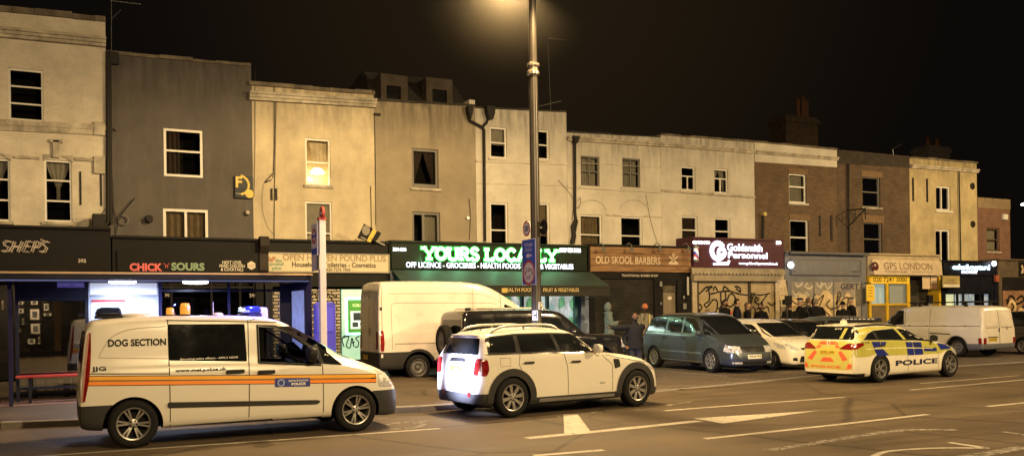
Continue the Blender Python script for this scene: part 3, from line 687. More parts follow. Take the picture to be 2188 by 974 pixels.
b = MB(); q = fac(998,466,YF); b.cyl((q.x,YF-.1,q.z),(q.x,YF,q.z),.06,.06,10); b.build('boiler_flue', METAL, h['root'], smooth=40)
wire(h, [(800,245),(802,350),(803,480)], .02); b = MB(); q = pxrect(798,243,812,248,YF); b.box(q[0],q[1],YF-.08,YF,q[2],q[3]); b.build('overflow_pipe', LEAD, h['root'])

# -- 5 cream, two bays
h = house('yours', 'pale cream house with forked black drainpipe left of its sash windows', 1018, 1213, (1018,229), (1212,238), CREAM2,
  [W(1047,272,1083,338, rows=(.5,), sill=CREAM2, fw=.06, curtain=(NET,'blind')), W(1143,278,1174,341, rows=(.5,), sill=CREAM2, fw=.06), W(1048,433,1086,560, rows=(.46,), fw=.06), W(1148,434,1175,560, rows=(.46,), fw=.06, curtain=(BROWNC,'blind'))])
band(h, 'parapet_coping', (1018,229), (1212,238), .05, .05, SLATE)
band(h, 'string_course', (1018,342), (1212,349), .07, .05, CREAM2)
band(h, 'lintel_line', (1018,392), (1212,397), .02, .012, STONE)
pipe(h, [(1000,248),(1004,258),(1030,272),(1034,278),(1035,400),(1036,515)], .055)
pipe(h, [(1044,250),(1040,262),(1031,271)], .05)
b = MB()
for x0, x1 in ((996,1008),(1036,1055)):
    q = pxrect(x0,229,x1,256,YF-.1); b.prism([(q[0],q[3]),(q[1],q[3]),(q[1]-.03,q[2]+.22),(q[1]-.1,q[2]),(q[0]+.1,q[2]),(q[0]+.03,q[2]+.22)], 'y', YF-.28, YF-.01)
b.build('rain_hopper', LEAD, h['root'])
b = MB(); q = pxrect(1003,213,1017,240,YF); b.box(q[0],q[1]-.02,YF+.02,YF+.5,q[2]-.4,q[3]); b.build('chimney_stub', CREAM2, h['root'], bevel=.02)

# -- 6 cream with arches
h = house('barber', 'cream house with two blind arches above its lower windows', 1213, 1413, (1213,282), (1413,292), CREAM2,
  [W(1241,334,1281,398, rows=(.5,), cols=(.5,), frame=GREYF, fw=.05, curtain=(NET,'full'), sill=CREAM2), W(1330,339,1368,401, rows=(.5,), cols=(.5,), frame=GREYF, fw=.05, curtain=(NET,'full'), sill=CREAM2),
   W(1240,459,1287,560, rows=(.42,), fw=.06, curtain=(BROWNC,'full')), W(1327,463,1373,560, rows=(.42,), fw=.06)])
band(h, 'cornice', (1213,292), (1413,306), .16, .16, STONE, steps=2); band(h, 'parapet_coping', (1213,281), (1413,291), .05, .05, SLATE)
band(h, 'string_course', (1213,398), (1413,410), .06, .05, CREAM2); band(h, 'lintel_line', (1213,346), (1413,358), .02, .012, STONE)
b = MB()
for x0, x1, yb in ((1236,1294,460),(1325,1383,463)):
    q = pxrect(x0,427,x1,yb,YF); cx = (q[0]+q[1])/2; r = (q[1]-q[0])/2
    b.tube([(cx+r*math.cos(a), YF-.012, q[3]-r*.62+r*.62*math.sin(a)) for a in [PI*i/18 for i in range(19)]], .028, 5)
b.build('blind_arch', CREAM2, h['root'], smooth=60)
b = MB(); q0, q1 = fac(1294,459,YF), fac(1327,461,YF); b.slab(q0.x,q1.x,YF-.03,YF,q0.z-.03,q0.z+.02,q1.z-.03,q1.z+.02); q0, q1 = fac(1374,462,YF), fac(1412,464,YF); b.slab(q0.x,q1.x,YF-.03,YF,q0.z-.03,q0.z+.02,q1.z-.03,q1.z+.02)
b.build('impost', STONE, h['root'])
pipe(h, [(1228,295),(1228,400),(1228,455),(1231,475),(1226,500),(1225,520)], .06)
b = MB(); q = pxrect(1220,292,1236,307,YF-.1); b.prism([(q[0],q[3]),(q[1],q[3]),(q[1]-.12,q[2]),(q[0]+.12,q[2])], 'y', YF-.25, YF-.01); b.build('rain_hopper', LEAD, h['root'])
b = MB(); b.tube([fac(*p_,YF-.12) for p_ in ((1231,470),(1224,485),(1226,505),(1222,520))], .09, 7); b.build('swan_neck_bend', LEAD, h['root'], smooth=50)
wire(h, [(1193,385),(1215,410),(1230,430),(1240,422),(1238,440),(1225,450),(1222,470)], .012); wire(h, [(1380,415),(1390,470),(1405,520)], .01)

# -- 7 pale, T windows
h = house('gold', 'pale smooth rendered house with small T shaped casements', 1413, 1613, (1413,287), (1613,303), CREAM2,
  [W(1456,356,1486,407, rows=(.4,), cols=(.5,), splitcols=.4, fw=.06, sill=CREAM2), W(1526,361,1556,413, rows=(.4,), cols=(.5,), splitcols=.4, fw=.06, sill=CREAM2, curtain=(NET,'sides')),
   W(1457,462,1491,560, rows=(.3,), fw=.06, curtain=(DARKC,'blind')), W(1528,466,1561,560, rows=(.3,), fw=.06)])
band(h, 'cornice', (1413,306), (1613,322), .14, .14, STONE, steps=2); band(h, 'string_course', (1413,405), (1606,419), .09, .05, STONE)
band(h, 'parapet_coping', (1413,286), (1613,302), .06, .06, COPE)

# -- 8 brown brick under a white parapet
h = house('blue', 'brown brick house with white parapet and one lit upper sash', 1613, 1789, (1613,303), (1789,319), BRICKB,
  [W(1686,371,1723,434, rows=(.45,), fw=.07, sill=CREAM2, curtain=(NET,'full')), W(1688,469,1728,560, rows=(.42,), fw=.07)])
b = MB(); a, c_ = fac(1612,303,YF), fac(1788,320,YF); d_, e_ = fac(1612,346,YF), fac(1788,358,YF)
b.slab(h['X0'], h['X1'], YF-.03, YF+.04, d_.z, a.z-.03, e_.z, c_.z-.03); b.build('parapet', CREAM2, h['root'])
band(h, 'cornice', (1613,322), (1786,337), .14, .16, STONE, steps=2); band(h, 'parapet_coping', (1613,302), (1789,318), .06, .08, COPE)
for x0,y0,x1,y1 in ((1684,360,1725,372),(1686,458,1730,470)):
    b = MB(); q = pxrect(x0,y0,x1,y1,YF)
    for k in range(9):
        u = (k+.5)/9; x = q[0]+(q[1]-q[0])*u; an = (u-.5)*.5
        b.obox((x,YF-.012,(q[2]+q[3])/2-.02*abs(u-.5)), ((q[1]-q[0])/9-.012,.03,(q[3]-q[2])), Matrix.Rotation(an,3,'Y'))
    b.build('window_head', pm('rubbed_brick',(.19,.12,.06),.85,var=.2), h['root'])
pipe(h, [(1631,455),(1630,500),(1630,530)], .05); b = MB(); q = fac(1629,458,YF); b.cyl((q.x,YF-.18,q.z),(q.x,YF,q.z),.09,.09,12); b.build('alarm_bell', pm('bell_yellow',(.5,.38,.12),.6), h['root'], smooth=50)
b = MB()
for x0,y0,x1,y1 in ((1750,460,1753,505),(1774,460,1778,515)): q = pxrect(x0,y0,x1,y1,YF); b.box(q[0],q[1],YF-.03,YF,q[2],q[3])
b.build('iron_strap', LEAD, h['root'])

# -- 9 dark brick
h = house('gps', 'dark brown brick house with grimy sashes and an empty sign bracket', 1789, 1944, (1789,320), (1942,334), BRICKD,
  [W(1843,378,1881,443, rows=(.5,), frame=GREYF, fw=.06, curtain=(NET,'full'), sill=STONE), W(1846,475,1885,560, rows=(.42,), frame=GREYF, fw=.06)])
b = MB(); a, c_ = fac(1789,321,YF), fac(1942,335,YF); d_, e_ = fac(1789,350,YF), fac(1942,358,YF)
b.slab(h['X0'], h['X1'], YF-.025, YF+.03, d_.z, a.z, e_.z, c_.z); b.build('parapet', pm('sooty_render',(.05,.043,.034),.9,var=.3), h['root'])
for x0,y0,x1,y1 in ((1840,366,1884,379),(1843,460,1888,476)):
    b = MB(); q = pxrect(x0,y0,x1,y1,YF)
    for k in range(9):
        u = (k+.5)/9; x = q[0]+(q[1]-q[0])*u; b.obox((x,YF-.012,(q[2]+q[3])/2), ((q[1]-q[0])/9-.012,.03,(q[3]-q[2])), Matrix.Rotation((u-.5)*.5,3,'Y'))
    b.build('window_head', MATS['rubbed_brick'], h['root'])
pipe(h, [(1813,350),(1813,450),(1815,540)], .045)
b = MB(); o_ = 1.0
q = pxrect(1810,450,1846,492,YF); xx = q[0]
for za in (q[2]+.1, q[3]): b.tube([(xx,YF,za),(xx,YF-o_,q[3]-.05)], .03, 5)
b.tube([(xx,YF-o_,q[3]),(xx,YF-o_,q[3]-.5)], .03, 5); b.tube([(xx,YF-.45,q[3]),(xx,YF-.45,q[2]+.5)], .025, 5)
b.build('sign_bracket', LEAD, h['root'])

# -- 10 yellow
h = house('cake', 'narrow yellow painted house with two round black wall plates', 1944, 2088, (1940,335), (2087,348), YELLOWR,
  [W(2000,398,2031,450, cols=(.45,), fw=.08, sill=WHITEF, curtain=(DARKC,'full')), W(1999,490,2031,575, cols=(.45,), fw=.09)])
band(h, 'cornice', (1941,352), (2087,363), .16, .18, STONE, steps=2); band(h, 'parapet_coping', (1940,334), (2087,347), .07, .07, COPE, h['X0'], h['X1']+.05)
b = MB()
for x,y in ((2077,398),(2078,479)): q = fac(x,y,YF); b.lathe([(0,-.05),(.10,-.05),(.16,-.02),(.16,.02)], (q.x,YF-.02,q.z), 'y', 16)
b.build('wall_plate', LEAD, h['root'], smooth=40)
b = MB()
for x0,y0,x1,y1 in ((1949,380,1952,430),(1979,382,1982,432)): q = pxrect(x0,y0,x1,y1,YF); b.box(q[0],q[1],YF-.03,YF,q[2],q[3])
b.build('iron_strap', LEAD, h['root']); pipe(h, [(2049,365),(2051,450),(2053,560)], .03)

# -- 11 low red brick
h = house('end', 'low red brick house at the far right end of the terrace', 2088, 2158, (2088,424), (2158,427), BRICKR,
  [W(2108,487,2136,537, rows=(.5,), frame=pm('brown_frame',(.10,.06,.04),.6), fw=.08, sill=STONE, curtain=(NET,'full'))])
b = MB(); a, d_ = fac(2123,425,YF), fac(2123,446,YF); b.box(h['X0'],h['X1'],YF-.03,YF+.05,d_.z,a.z+.02); b.build('parapet', pm('sand_render',(.25,.19,.11),.85,var=.2,streak=.4), h['root'])
b = MB(); q = pxrect(2140,458,2149,470,YF); b.box(q[0],q[1],YF-.14,YF,q[2],q[3]); b.build('alarm_box', WHITEF, h['root'], bevel=.02)

# -- chimneys and aerials behind the parapets
SOOT = pm('sooty_brick', (.028,.020,.014), .9, var=.4, scale=3)
def chimney(label, px0, px1, yt, yb, Y, pots, mat=SOOT):
    q = pxrect(px0, yt, px1, yb, Y); r = thing('chimney_stack', label, 'chimney', ((q[0]+q[1])/2, Y, q[2]))
    b = MB(); b.box(q[0],q[1],Y,Y+1.1,q[2]-1.5,q[3]); b.box(q[0]-.08,q[1]+.08,Y-.08,Y+1.18,q[3]-.35,q[3]-.15); b.build('stack', mat, r)
    for px, ph in pots:
        x = fac(px,yt,Y).x; b = MB(); b.lathe([(.15,0),(.12,.2),(.11,ph-.1),(.15,ph-.08),(.14,ph),(.09,ph)], (x,Y+.4,q[3]), 'z', 10); b.build('chimney_pot', pm('terracotta',(.05,.024,.014),.85,var=.25), r, smooth=40)
    return r
chimney('broad brown chimney stack with clay pots behind the white parapet', 1680, 1748, 248, 330, YF+4.5, [(1718,.95),(1729,1.05),(1736,.9)])
chimney('faint dark chimney stack behind the cream and grey houses', 1985, 2030, 312, 350, YF+6, [(1995,.5),(2015,.5)], SLATE)
chimney('tall dark chimney beside the left dormer', 779, 806, 155, 225, YF+5.5, [], SLATE)
def aerial(label, pole, bars, Y, r=.010):
    P = [fac(x,y,Y) for x,y in pole]; o = thing('tv_aerial', label, 'aerial', P[0])
    b = MB(); b.tube(P, r, 5); b.build('pole', METAL, o)
    b = MB()
    for bar in bars: b.tube([fac(x,y,Y) for x,y in bar], r*.7, 4)
    b.build('boom', METAL, o)
aerial('tall thin aerial mast above the pale cream house', [(1177,238),(1171,95)], [[(1170,82),(1210,86)],[(1145,229),(1200,216)]], YF+3)
aerial('thin rod aerial at the far right of the roofs', [(1910,345),(1908,320)], [[(1905,320),(1928,307)]], YF+3)
aerial('aerial on the roof beside the white house', [(238,112),(238,0)], [[(236,2),(302,10)],[(240,40),(258,22)]], YF+3)
# ================================================================== shop fronts
def sr(x0,y0,x1,y1,Y=YS): return pxrect(x0,y0,x1,y1,Y)
def sz(px,py,Y=YS): return fac(px,py,Y).z
def sx(px,Y=YS): return fac(px,570,Y).x
GRND = .15
def shopbox(key, px0, px1, ytop, ybot, mat, pil=None, pilw=.22, side=True, lip=True, name='shopfront'):
    """projecting single-storey front: fascia, pilasters, flat roof; opening left between pilasters"""
    root = HOUSES[key]['root']
    x0, x1 = sx(px0)+.006, sx(px1)-.006; pm_ = (px0+px1)/2; zt, zb = sz(pm_,ytop), sz(pm_,ybot)
    b = MB(); b.box(x0, x1, YS, YF-.003, zb, zt, 0)
    if lip: b.box(x0-.0, x1+.0, YS-.10, YF-.003, zt+.002, zt+.07, 0)
    b.box(x0, x0+pilw, YS-.05, YF-.003, 0, zb-.002, 1); b.box(x1-pilw, x1, YS-.05, YF-.003, 0, zb-.002, 1)
    b.box(x0+pilw, x1-pilw, YF+1.6, YF+1.7, 0, zb, 2)
    b.quad((x0+pilw,YF-.003,0.16),(x0+pilw,YF+1.6,.16),(x0+pilw,YF+1.6,zb),(x0+pilw,YF-.003,zb),2)
    b.quad((x1-pilw,YF-.003,0.16),(x1-pilw,YF-.003,zb),(x1-pilw,YF+1.6,zb),(x1-pilw,YF+1.6,.16),2)
    b.quad((x0,YS,.152),(x1,YS,.152),(x1,YF+1.6,.152),(x0,YF+1.6,.152),2)
    b.quad((x0+pilw,YF-.003,zb),(x1-pilw,YF-.003,zb),(x1-pilw,YF+1.6,zb),(x0+pilw,YF+1.6,zb),2)
    o = b.build(name, [mat, pil or mat, DARKIN], root, fixn=False)
    return dict(root=root, o=o, x0=x0, x1=x1, zt=zt, zb=zb, xi0=x0+pilw, xi1=x1-pilw)
def sign(label, rect, mat, Y=YS, th=.07, frame=None, loc=None, name='shop_sign'):
    x0, x1, z0, z1 = rect
    r = thing(name, label, 'sign', ((x0+x1)/2, Y, z0), group=None)
    b = MB(); b.box(x0, x1, Y-th, Y-.004, z0, z1); b.build('board', mat, r, bevel=.008)
    if frame:
        b = MB(); f = .04
        b.box(x0-f,x1+f,Y-th-.02,Y-.006,z1,z1+f); b.box(x0-f,x1+f,Y-th-.02,Y-.006,z0-f,z0); b.box(x0-f,x0,Y-th-.02,Y-.006,z0,z1); b.box(x1,x1+f,Y-th-.02,Y-.006,z0,z1)
        b.build('frame', frame, r)
    return r
def letters(r, name, items, mat, Y, depth=0., **k):
    b = MB()
    for txt, px in items:
        q = pxrect(*px, Y); kk = dict(k); wall_text(b, txt, q[0], q[1], q[2], q[3], Y, depth, **kk)
    return b.build(name, mat, r, fixn=False)
def strokes(parent, name, lines, w, mat, Y):
    b = MB()
    for i, ln in enumerate(lines):
        P = [fac(x,y,Y) for x,y in ln]; vs, fs = ribbon2d(crom([(p.x,p.z) for p in P], 6), w)
        b.add([(x,Y-.0015*(i % 4),z) for x,z in vs], fs)
    return b.build(name, mat, parent, fixn=False)
def shutter(s, rect, Y, mat, pitch=.075, name='roller_shutter'):
    x0, x1, z0, z1 = rect; b = MB(); n = int((z1-z0)/pitch); vs = []; fs = []
    for i in range(n):
        za = z0+(z1-z0)*i/n; zb = z0+(z1-z0)*(i+1)/n; h = zb-za
        prof = [(0,za),(-.022,za+h*.3),(-.022,za+h*.7),(0,za+h*.9),(.006,zb)]
        for y, z in prof: vs += [(x0,Y+y,z),(x1,Y+y,z)]
    for i in range(len(vs)//2-1): fs.append((2*i,2*i+1,2*i+3,2*i+2))
    b.add(vs, fs); return b.build(name, mat, s['root'], fixn=False, smooth=20)
def glazing(s, rect, Y, cols=(), rows=(), frame=BLACK, fw=.06, glass=None, name='shop_window'):
    x0, x1, z0, z1 = rect; b = MB()
    b.box(x0,x0+fw,Y-.04,Y+.04,z0,z1); b.box(x1-fw,x1,Y-.04,Y+.04,z0,z1); b.box(x0+fw,x1-fw,Y-.04,Y+.04,z0,z0+fw); b.box(x0+fw,x1-fw,Y-.04,Y+.04,z1-fw,z1)
    for c in cols: x = x0+(x1-x0)*c; b.box(x-fw/2,x+fw/2,Y-.036,Y+.036,z0+fw,z1-fw)
    for c in rows: z = z1-(z1-z0)*c; b.box(x0+fw,x1-fw,Y-.032,Y+.032,z-fw/2,z+fw/2)
    f = b.build(name, frame, s['root'])
    g = MB(); g.quad((x0,Y,z0),(x1,Y,z0),(x1,Y,z1),(x0,Y,z1)); g.build('pane', glass or GLASS, f, fixn=False); return f
def stall(s, z, mat, Y=YS):
    b = MB(); b.box(s['xi0']+.003, s['xi1']-.003, Y+.02, Y+.16, GRND, z); return b.build('stall_riser', mat, s['root'])
LITW = glow('letter_white', (1,.97,.9), 5.5)
LITC = glow('letter_cool', (.86,.88,1), 4)

# ---- 1 bar with outlined neon name
s = shopbox('shep', -150, 238, 487, 592, DARKSHOP)
stall(s, .6, DARKSHOP); glazing(s, (s['xi0'],s['xi1'],.6,s['zb']-.02), YS+.1, (.45,.86), (), BLACK)
r = sign('black fascia with the outlined neon name above the leftmost bar', sr(-148,494,232,582), DARKSHOP)
neon = pm('neon_tube_off', (.36,.30,.23), .3, emit=(1,.8,.5), es=.06)
b = MB(); Yn = YS-.10
def neon_line(pts, rr=.016):
    P = [fac(x,y,Yn) for x,y in pts]; b.tube(P, rr, 5)
def neon_letters(r_):
    for pts in ([(24,516),(12,514),(6,518),(8,524),(18,527),(14,535),(2,536)], [(30,515),(20,537)], [(46,515),(36,537)], [(26,526),(42,526)], [(66,515),(56,515),(46,537),(60,537)], [(52,525),(62,525)],
      [(66,537),(74,515),(82,516),(84,521),(79,527),(70,527)], [(89,510),(87,514)], [(103,516),(94,515),(89,518),(92,524),(98,528),(94,536),(83,537)], [(-6,516),(-16,515),(-26,537),(-12,537)],[(-30,516),(-40,537)],[(-20,526),(-34,526)]):
        neon_line(pts); neon_line([(x+4,y+2) for x,y in pts])
neon_letters(r); b.build('neon_letters', neon, r, smooth=60)
letters(r, 'house_number', [('392',(167,553,184,561))], neon, YS-.074, bold=.03)
# pictures on the wall inside
Yp = YF+1.58
PAPER = pm('picture_paper', (.55,.52,.44), .7, var=.2, scale=9); PRINT = pm('picture_print', (.10,.095,.085), .6, var=.6, scale=14)
WOODF = pm('picture_frame_wood', (.05,.035,.02), .5)
pics = [(112,190,158,222),(112,235,160,275),(195,140,250,175),(195,183,252,220),(275,140,322,195),(278,203,322,258),(190,238,262,318),(195,332,267,410),(175,432,235,475),(241,420,268,475),(100,370,140,398),(100,440,128,485),(8,185,26,250),(278,265,340,292),(60,300,92,350),(140,300,160,350)]
pl = ['small landscape print high on the bar wall by the shelter post','small landscape print below the post side pair','wide small print at the top of the middle column','wide small print second in the middle column','portrait print at the top of the right column','portrait print second in the right column',
 'large pale print in the middle of the bar wall','large pale print with a blue picture under another one','wide low print at the bottom of the middle column','narrow print half hidden beside the low wide one','little print low on the left of the bar wall','narrow little print lowest on the left','narrow print at the far left edge of the bar window','wide shallow print beside the shop pillar','tall print behind the shelter end post','slim tall print left of the large pale ones']
for (x0,y0,x1,y1), lb in zip(pics, pl):
    q = pxrect(x0/3.042,580+y0/3.042,x1/3.042,580+y1/3.042,Yp)
    r = thing('picture_frame', lb, 'picture', ((q[0]+q[1])/2,Yp,q[2]), group='framed pictures on the bar wall')
    f = .03; b = MB(); b.box(q[0],q[1],Yp-.03,Yp-.004,q[2],q[3]); b.build('frame', WOODF, r)
    b = MB(); b.quad((q[0]+f,Yp-.033,q[2]+f),(q[1]-f,Yp-.033,q[2]+f),(q[1]-f,Yp-.033,q[3]-f),(q[0]+f,Yp-.033,q[3]-f)); b.build('mount', PAPER, r)
    a = (q[1]-q[0])*.28; c = (q[3]-q[2])*.25
    b = MB(); b.quad((q[0]+a,Yp-.036,q[2]+c),(q[1]-a,Yp-.036,q[2]+c),(q[1]-a,Yp-.036,q[3]-c),(q[0]+a,Yp-.036,q[3]-c)); b.build('print', PRINT, r)
b = MB(); q = sr(116,622,130,760,YS+.3); b.box(q[0],q[1],YS+.25,YS+.4,.16,q[3]); b.build('timber_post', pm('timber_post',(.20,.11,.045),.6), s['root'])

# ---- 2 chicken bar
s = shopbox('chick', 240, 562, 512, 582, DARKSHOP)
stall(s, .5, DARKSHOP); glazing(s, (s['xi0'],s['xi1'],.5,s['zb']-.02), YS+.1, (.36,.66,.88), (.16,), BLACK)
r = sign('long black fascia with pink and green lettering', sr(250,538,556,581), DARKSHOP)
PINK = pm('letter_pink', (.62,.11,.11), .5, emit=(1,.15,.12), es=.10); MINT = pm('letter_mint', (.20,.30,.19), .5, emit=(.3,.5,.3), es=.04); PALE = pm('letter_pale', (.62,.58,.48), .5)
letters(r, 'pink_letters', [('CHICK',(277,562,347,579))], PINK, YS-.09, .02, bold=.045)
letters(r, 'pink_letters', [("'n'",(350,562,362,572))], PINK, YS-.09, .0)
letters(r, 'green_letters', [('SOURS',(366,561,437,578))], MINT, YS-.09, .02, bold=.045)
letters(r, 'small_letters', [('NEXT LEVEL',(475,557,517,564)),('FRIED CHICKEN',(469,565,523,571)),('& COCKTAILS',(472,572,520,579))], PALE, YS-.076, bold=.02)
b = MB(); q = fac(537,567,YS-.08); b.prism([(q.x+.13*math.cos(a),q.z+.13*math.sin(a)) for a in [PI/3*i+PI/6 for i in range(6)]],'y',YS-.1,YS-.074); b.build('hexagon_badge', PALE, r)
letters(r, 'badge_letters', [('fried',(531,564,543,570))], pm('badge_pink',(.5,.2,.12),.6), YS-.102, shear=.3)
letters(r, 'house_number', [('390',(533,627,549,635)), ('390',(352,627,362,634))], PALE, YS+.05)
r0 = thing('scroll_bracket', 'dark scrolled console between the chicken bar and the pound shop', 'bracket', (sx(560),YS,sz(560,560)))
b = MB(); q = sr(552,506,572,585); b.prism([(YS-.05,q[2]),(YS-.16,q[2]+.1),(YS-.14,q[2]+.6),(YS-.32,q[3]-.3),(YS-.34,q[3]-.08),(YS-.2,q[3]),(YS-.02,q[3])],'x',q[0],q[1]); b.build('console', pm('console_brown',(.04,.032,.026),.6,var=.3), r0, bevel=.02)

# ---- 3 pound shop
POUNDD = pm('pound_dark', (.014,.014,.012), .6, var=.4)
s = shopbox('pound', 565, 830, 518, 612, POUNDD)
r = sign('cream pound shop sign with brown lettering behind the bus stop', sr(565,544,828,580), pm('cream_board',(.60,.53,.37),.5,var=.08), frame=pm('board_trim',(.30,.27,.2),.5))
TAN = pm('letter_tan', (.32,.24,.13), .5); DKB = pm('letter_darkbrown', (.06,.045,.03), .5)
letters(r, 'brown_letters', [('OPEN HEAVEN POUND PLUS',(604,544,825,558))], TAN, YS-.076, bold=.03)
letters(r, 'dark_letters', [('Household - Toiletries - Cosmetics',(624,560,803,571)),('020 7275 7055',(697,573,749,579))], DKB, YS-.076, bold=.025)
letters(r, 'logo_letters', [('the',(588,553,603,560)),('pound',(576,560,606,569)),('plus',(581,569,602,578))], MINT, YS-.076, bold=.07)
b = MB(); 
for x, y in ((570,557),(574,552),(580,556),(568,565),(585,551)):
    q = fac(x,y,YS-.077)
    for k in range(3): a = k*PI/3; b.obox((q.x,q.y,q.z),(.16,.002,.02),Matrix.Rotation(a,3,'Y'))
b.build('sparkle', pm('sparkle_red',(.4,.16,.08),.6), r)
GRILLE = brickmat('punched_shutter', (.42,.36,.26), (.50,.43,.30), (.02,.017,.014), .30, .10, .022, .6, .15)
for x0, x1 in ((572,634),(650,727)):
    q = sr(x0,618,x1,752,YS+.1); b = MB(); b.box(q[0],q[1],YS+.08,YS+.12,GRND,q[3]); b.build('shutter_grille', GRILLE, s['root'])
q = sr(634,600,650,760,YS); b = MB(); b.box(q[0],q[1],YS-.03,YS+.14,GRND,s['zb']-.003); b.build('pilaster', POUNDD, s['root'])
strokes(s['o'], 'graffiti', [[(660,640),(672,628),(684,648),(700,630),(715,650)],[(655,632),(690,624),(722,636)]], .03, POUNDD, YS+.07)
# cash machine bay
q = sr(731,612,800,752,YS); ax0, ax1 = q[0], q[1]
ATMG = pm('atm_panel', (.45,.58,.50), .5, emit=(.45,1,.68), es=.5)
b = MB(); b.box(ax0,ax1,YS+.02,YS+.1,.35,sz(760,618)); cm = b.build('cash_machine', ATMG, s['root'])
b = MB(); b.box(ax0,ax1,YS+.0,YS+.1,GRND,.346); b.build('plinth', POUNDD, s['root'])
q = sr(743,640,790,710,YS); 
gl = MB(); f = .07
for a in ((q[0]-f,q[1]+f,q[3],q[3]+f),(q[0]-f,q[1]+f,q[2]-f,q[2]),(q[0]-f,q[0],q[2],q[3]),(q[1],q[1]+f,q[2],q[3])): gl.box(a[0],a[1],YS+.0,YS+.018,a[2],a[3])
gl.build('halo_light', glow('atm_halo', (.35,1,.6), 4.5), cm)
b = MB(); b.box(q[0],q[1],YS-.05,YS+.018,q[2],q[3]); b.build('surround', pm('atm_green', (.06,.26,.035), .4, emit=(.1,.5,.05), es=.35), cm, bevel=.01)
letters(cm, 'cash_letters', [('cash',(753,646,783,655))], pm('atm_text',(.5,.7,.3),.5,emit=(.7,1,.4),es=.5), YS-.053, bold=.03)
q = sr(748,664,788,702,YS); b = MB(); b.box(q[0],q[1],YS-.056,YS-.051,q[2],q[3]); b.build('fascia_plate', pm('atm_plate',(.6,.66,.66),.3,emit=(.8,1,1),es=.6), cm)
q = sr(754,668,772,684,YS); b = MB(); b.box(q[0],q[1],YS-.06,YS-.0565,q[2],q[3]); q = sr(768,688,784,694,YS); b.box(q[0],q[1],YS-.066,YS-.0565,q[2],q[3]); q = sr(752,688,764,698,YS); b.box(q[0],q[1],YS-.066,YS-.0565,q[2],q[3]); b.build('screen', pm('atm_screen',(.05,.07,.09),.2), cm)
strokes(cm, 'graffiti', [[(735,740),(731,725),(738,716),(745,720),(740,738),(748,742),(752,722),(756,740)],[(752,732),(758,730)],[(768,718),(760,722),(766,730),(764,741),(758,740)],[(770,742),(773,718),(781,722),(776,730),(786,742)],[(730,722),(760,714),(790,720)]], .035, POUNDD, YS+.012)

# ---- 4/5 corner grocer
YG = pm('yours_fascia', (.010,.017,.010), .45, var=.2)
s = shopbox('yours', 832, 1254, 523, 580, YG, pil=pm('grocer_pilaster',(.07,.085,.12),.5))
r = sign('wide dark green fascia with glowing green edged letters', sr(835,524,1252,577), YG)
# slab-serif capitals cut from strokes
def slab_letters(b, word, rect, Y, depth, grow=0.):
    x0, x1, z0, z1 = rect; H = z1-z0
    G = {'Y':([[(0,1),(.5,.48),(1,1)],[(.5,.5),(.5,0)]],[(.02,1,.42),(.98,1,.42),(.5,0,.5)],1.05),
         'O':([[(.5+.42*math.cos(a),.5+.42*math.sin(a)) for a in [2*PI*i/20 for i in range(21)]]],[],1.05),
         'U':([[(.14,1),(.14,.36),(.24,.12),(.5,.04),(.76,.12),(.86,.36),(.86,1)]],[(.14,1,.44),(.86,1,.36)],1.05),
         'R':([[(.18,0),(.18,1)],[(.18,.93),(.66,.93),(.82,.74),(.66,.53),(.18,.53)],[(.5,.52),(.86,.02)]],[(.18,0,.44),(.1,1,.3),(.92,0,.3)],1.0),
         'S':([[(.86,.78),(.70,.94),(.36,.95),(.16,.76),(.3,.58),(.7,.45),(.86,.25),(.66,.05),(.3,.06),(.12,.24)]],[],.86),
         'L':([[(.2,0),(.2,1)],[(.2,.06),(.88,.06)],[(.86,.02),(.88,.3)]],[(.2,1,.46),(.14,0,.36)],.95),
         'C':([[(.88,.74),(.72,.92),(.45,.95),(.2,.8),(.1,.5),(.2,.2),(.45,.05),(.72,.08),(.9,.26)]],[],1.0),
         'A':([[(.12,0),(.5,1),(.88,0)],[(.28,.34),(.72,.34)]],[(.1,0,.38),(.9,0,.38)],1.05), ' ':([],[],.42)}
    tot = sum(G[c][2]+.07 for c in word); u = (x1-x0)/tot; x = x0
    for c in word:
        st, sf, wd = G[c]; lw = wd*u
        for pts in st:
            pp = crom(pts, 3) if c in 'OUSC' or len(pts) > 3 else pts
            thin = 1.0
            vs, fs = ribbon2d([(x+p[0]*lw, z0+p[1]*H) for p in pp], .20*H+grow)
            b.add([(q[0],Y,q[1]) for q in vs], fs)
        for cx, cz, sw in sf:
            zz = z0 if cz == 0 else z1-.15*H
            b.quad((x+cx*lw-sw*lw/2-grow/2,Y-.0005,zz-grow/2),(x+cx*lw+sw*lw/2+grow/2,Y-.0005,zz-grow/2),(x+cx*lw+sw*lw/2+grow/2,Y-.0005,zz+.15*H+grow/2),(x+cx*lw-sw*lw/2-grow/2,Y-.0005,zz+.15*H+grow/2))
        x += lw+.07*u
q = sr(904,531,1190,557,YS-.12)
b = MB(); slab_letters(b, 'YOURS LOCALLY', q, YS-.15, .02, .07); b.build('green_halo', glow('green_halo', (.07,.85,.10), 4.0), r, fixn=False)
b = MB(); slab_letters(b, 'YOURS LOCALLY', q, YS-.17, .02); b.build('white_letters', glow('letter_greenwhite', (.86,1,.8), 7), r, fixn=False)
letters(r, 'service_letters', [('OFF LICENCE - GROCERIES - HEALTH FOODS - FRUIT & VEGETABLES',(868,562,1225,573))], LITC, YS-.10, .01, bold=.004)
letters(r, 'number_letters', [('384-386',(840,529,868,536)),('0207 923 3106',(1196,530,1241,539))], LITW, YS-.10, .02, bold=.03)
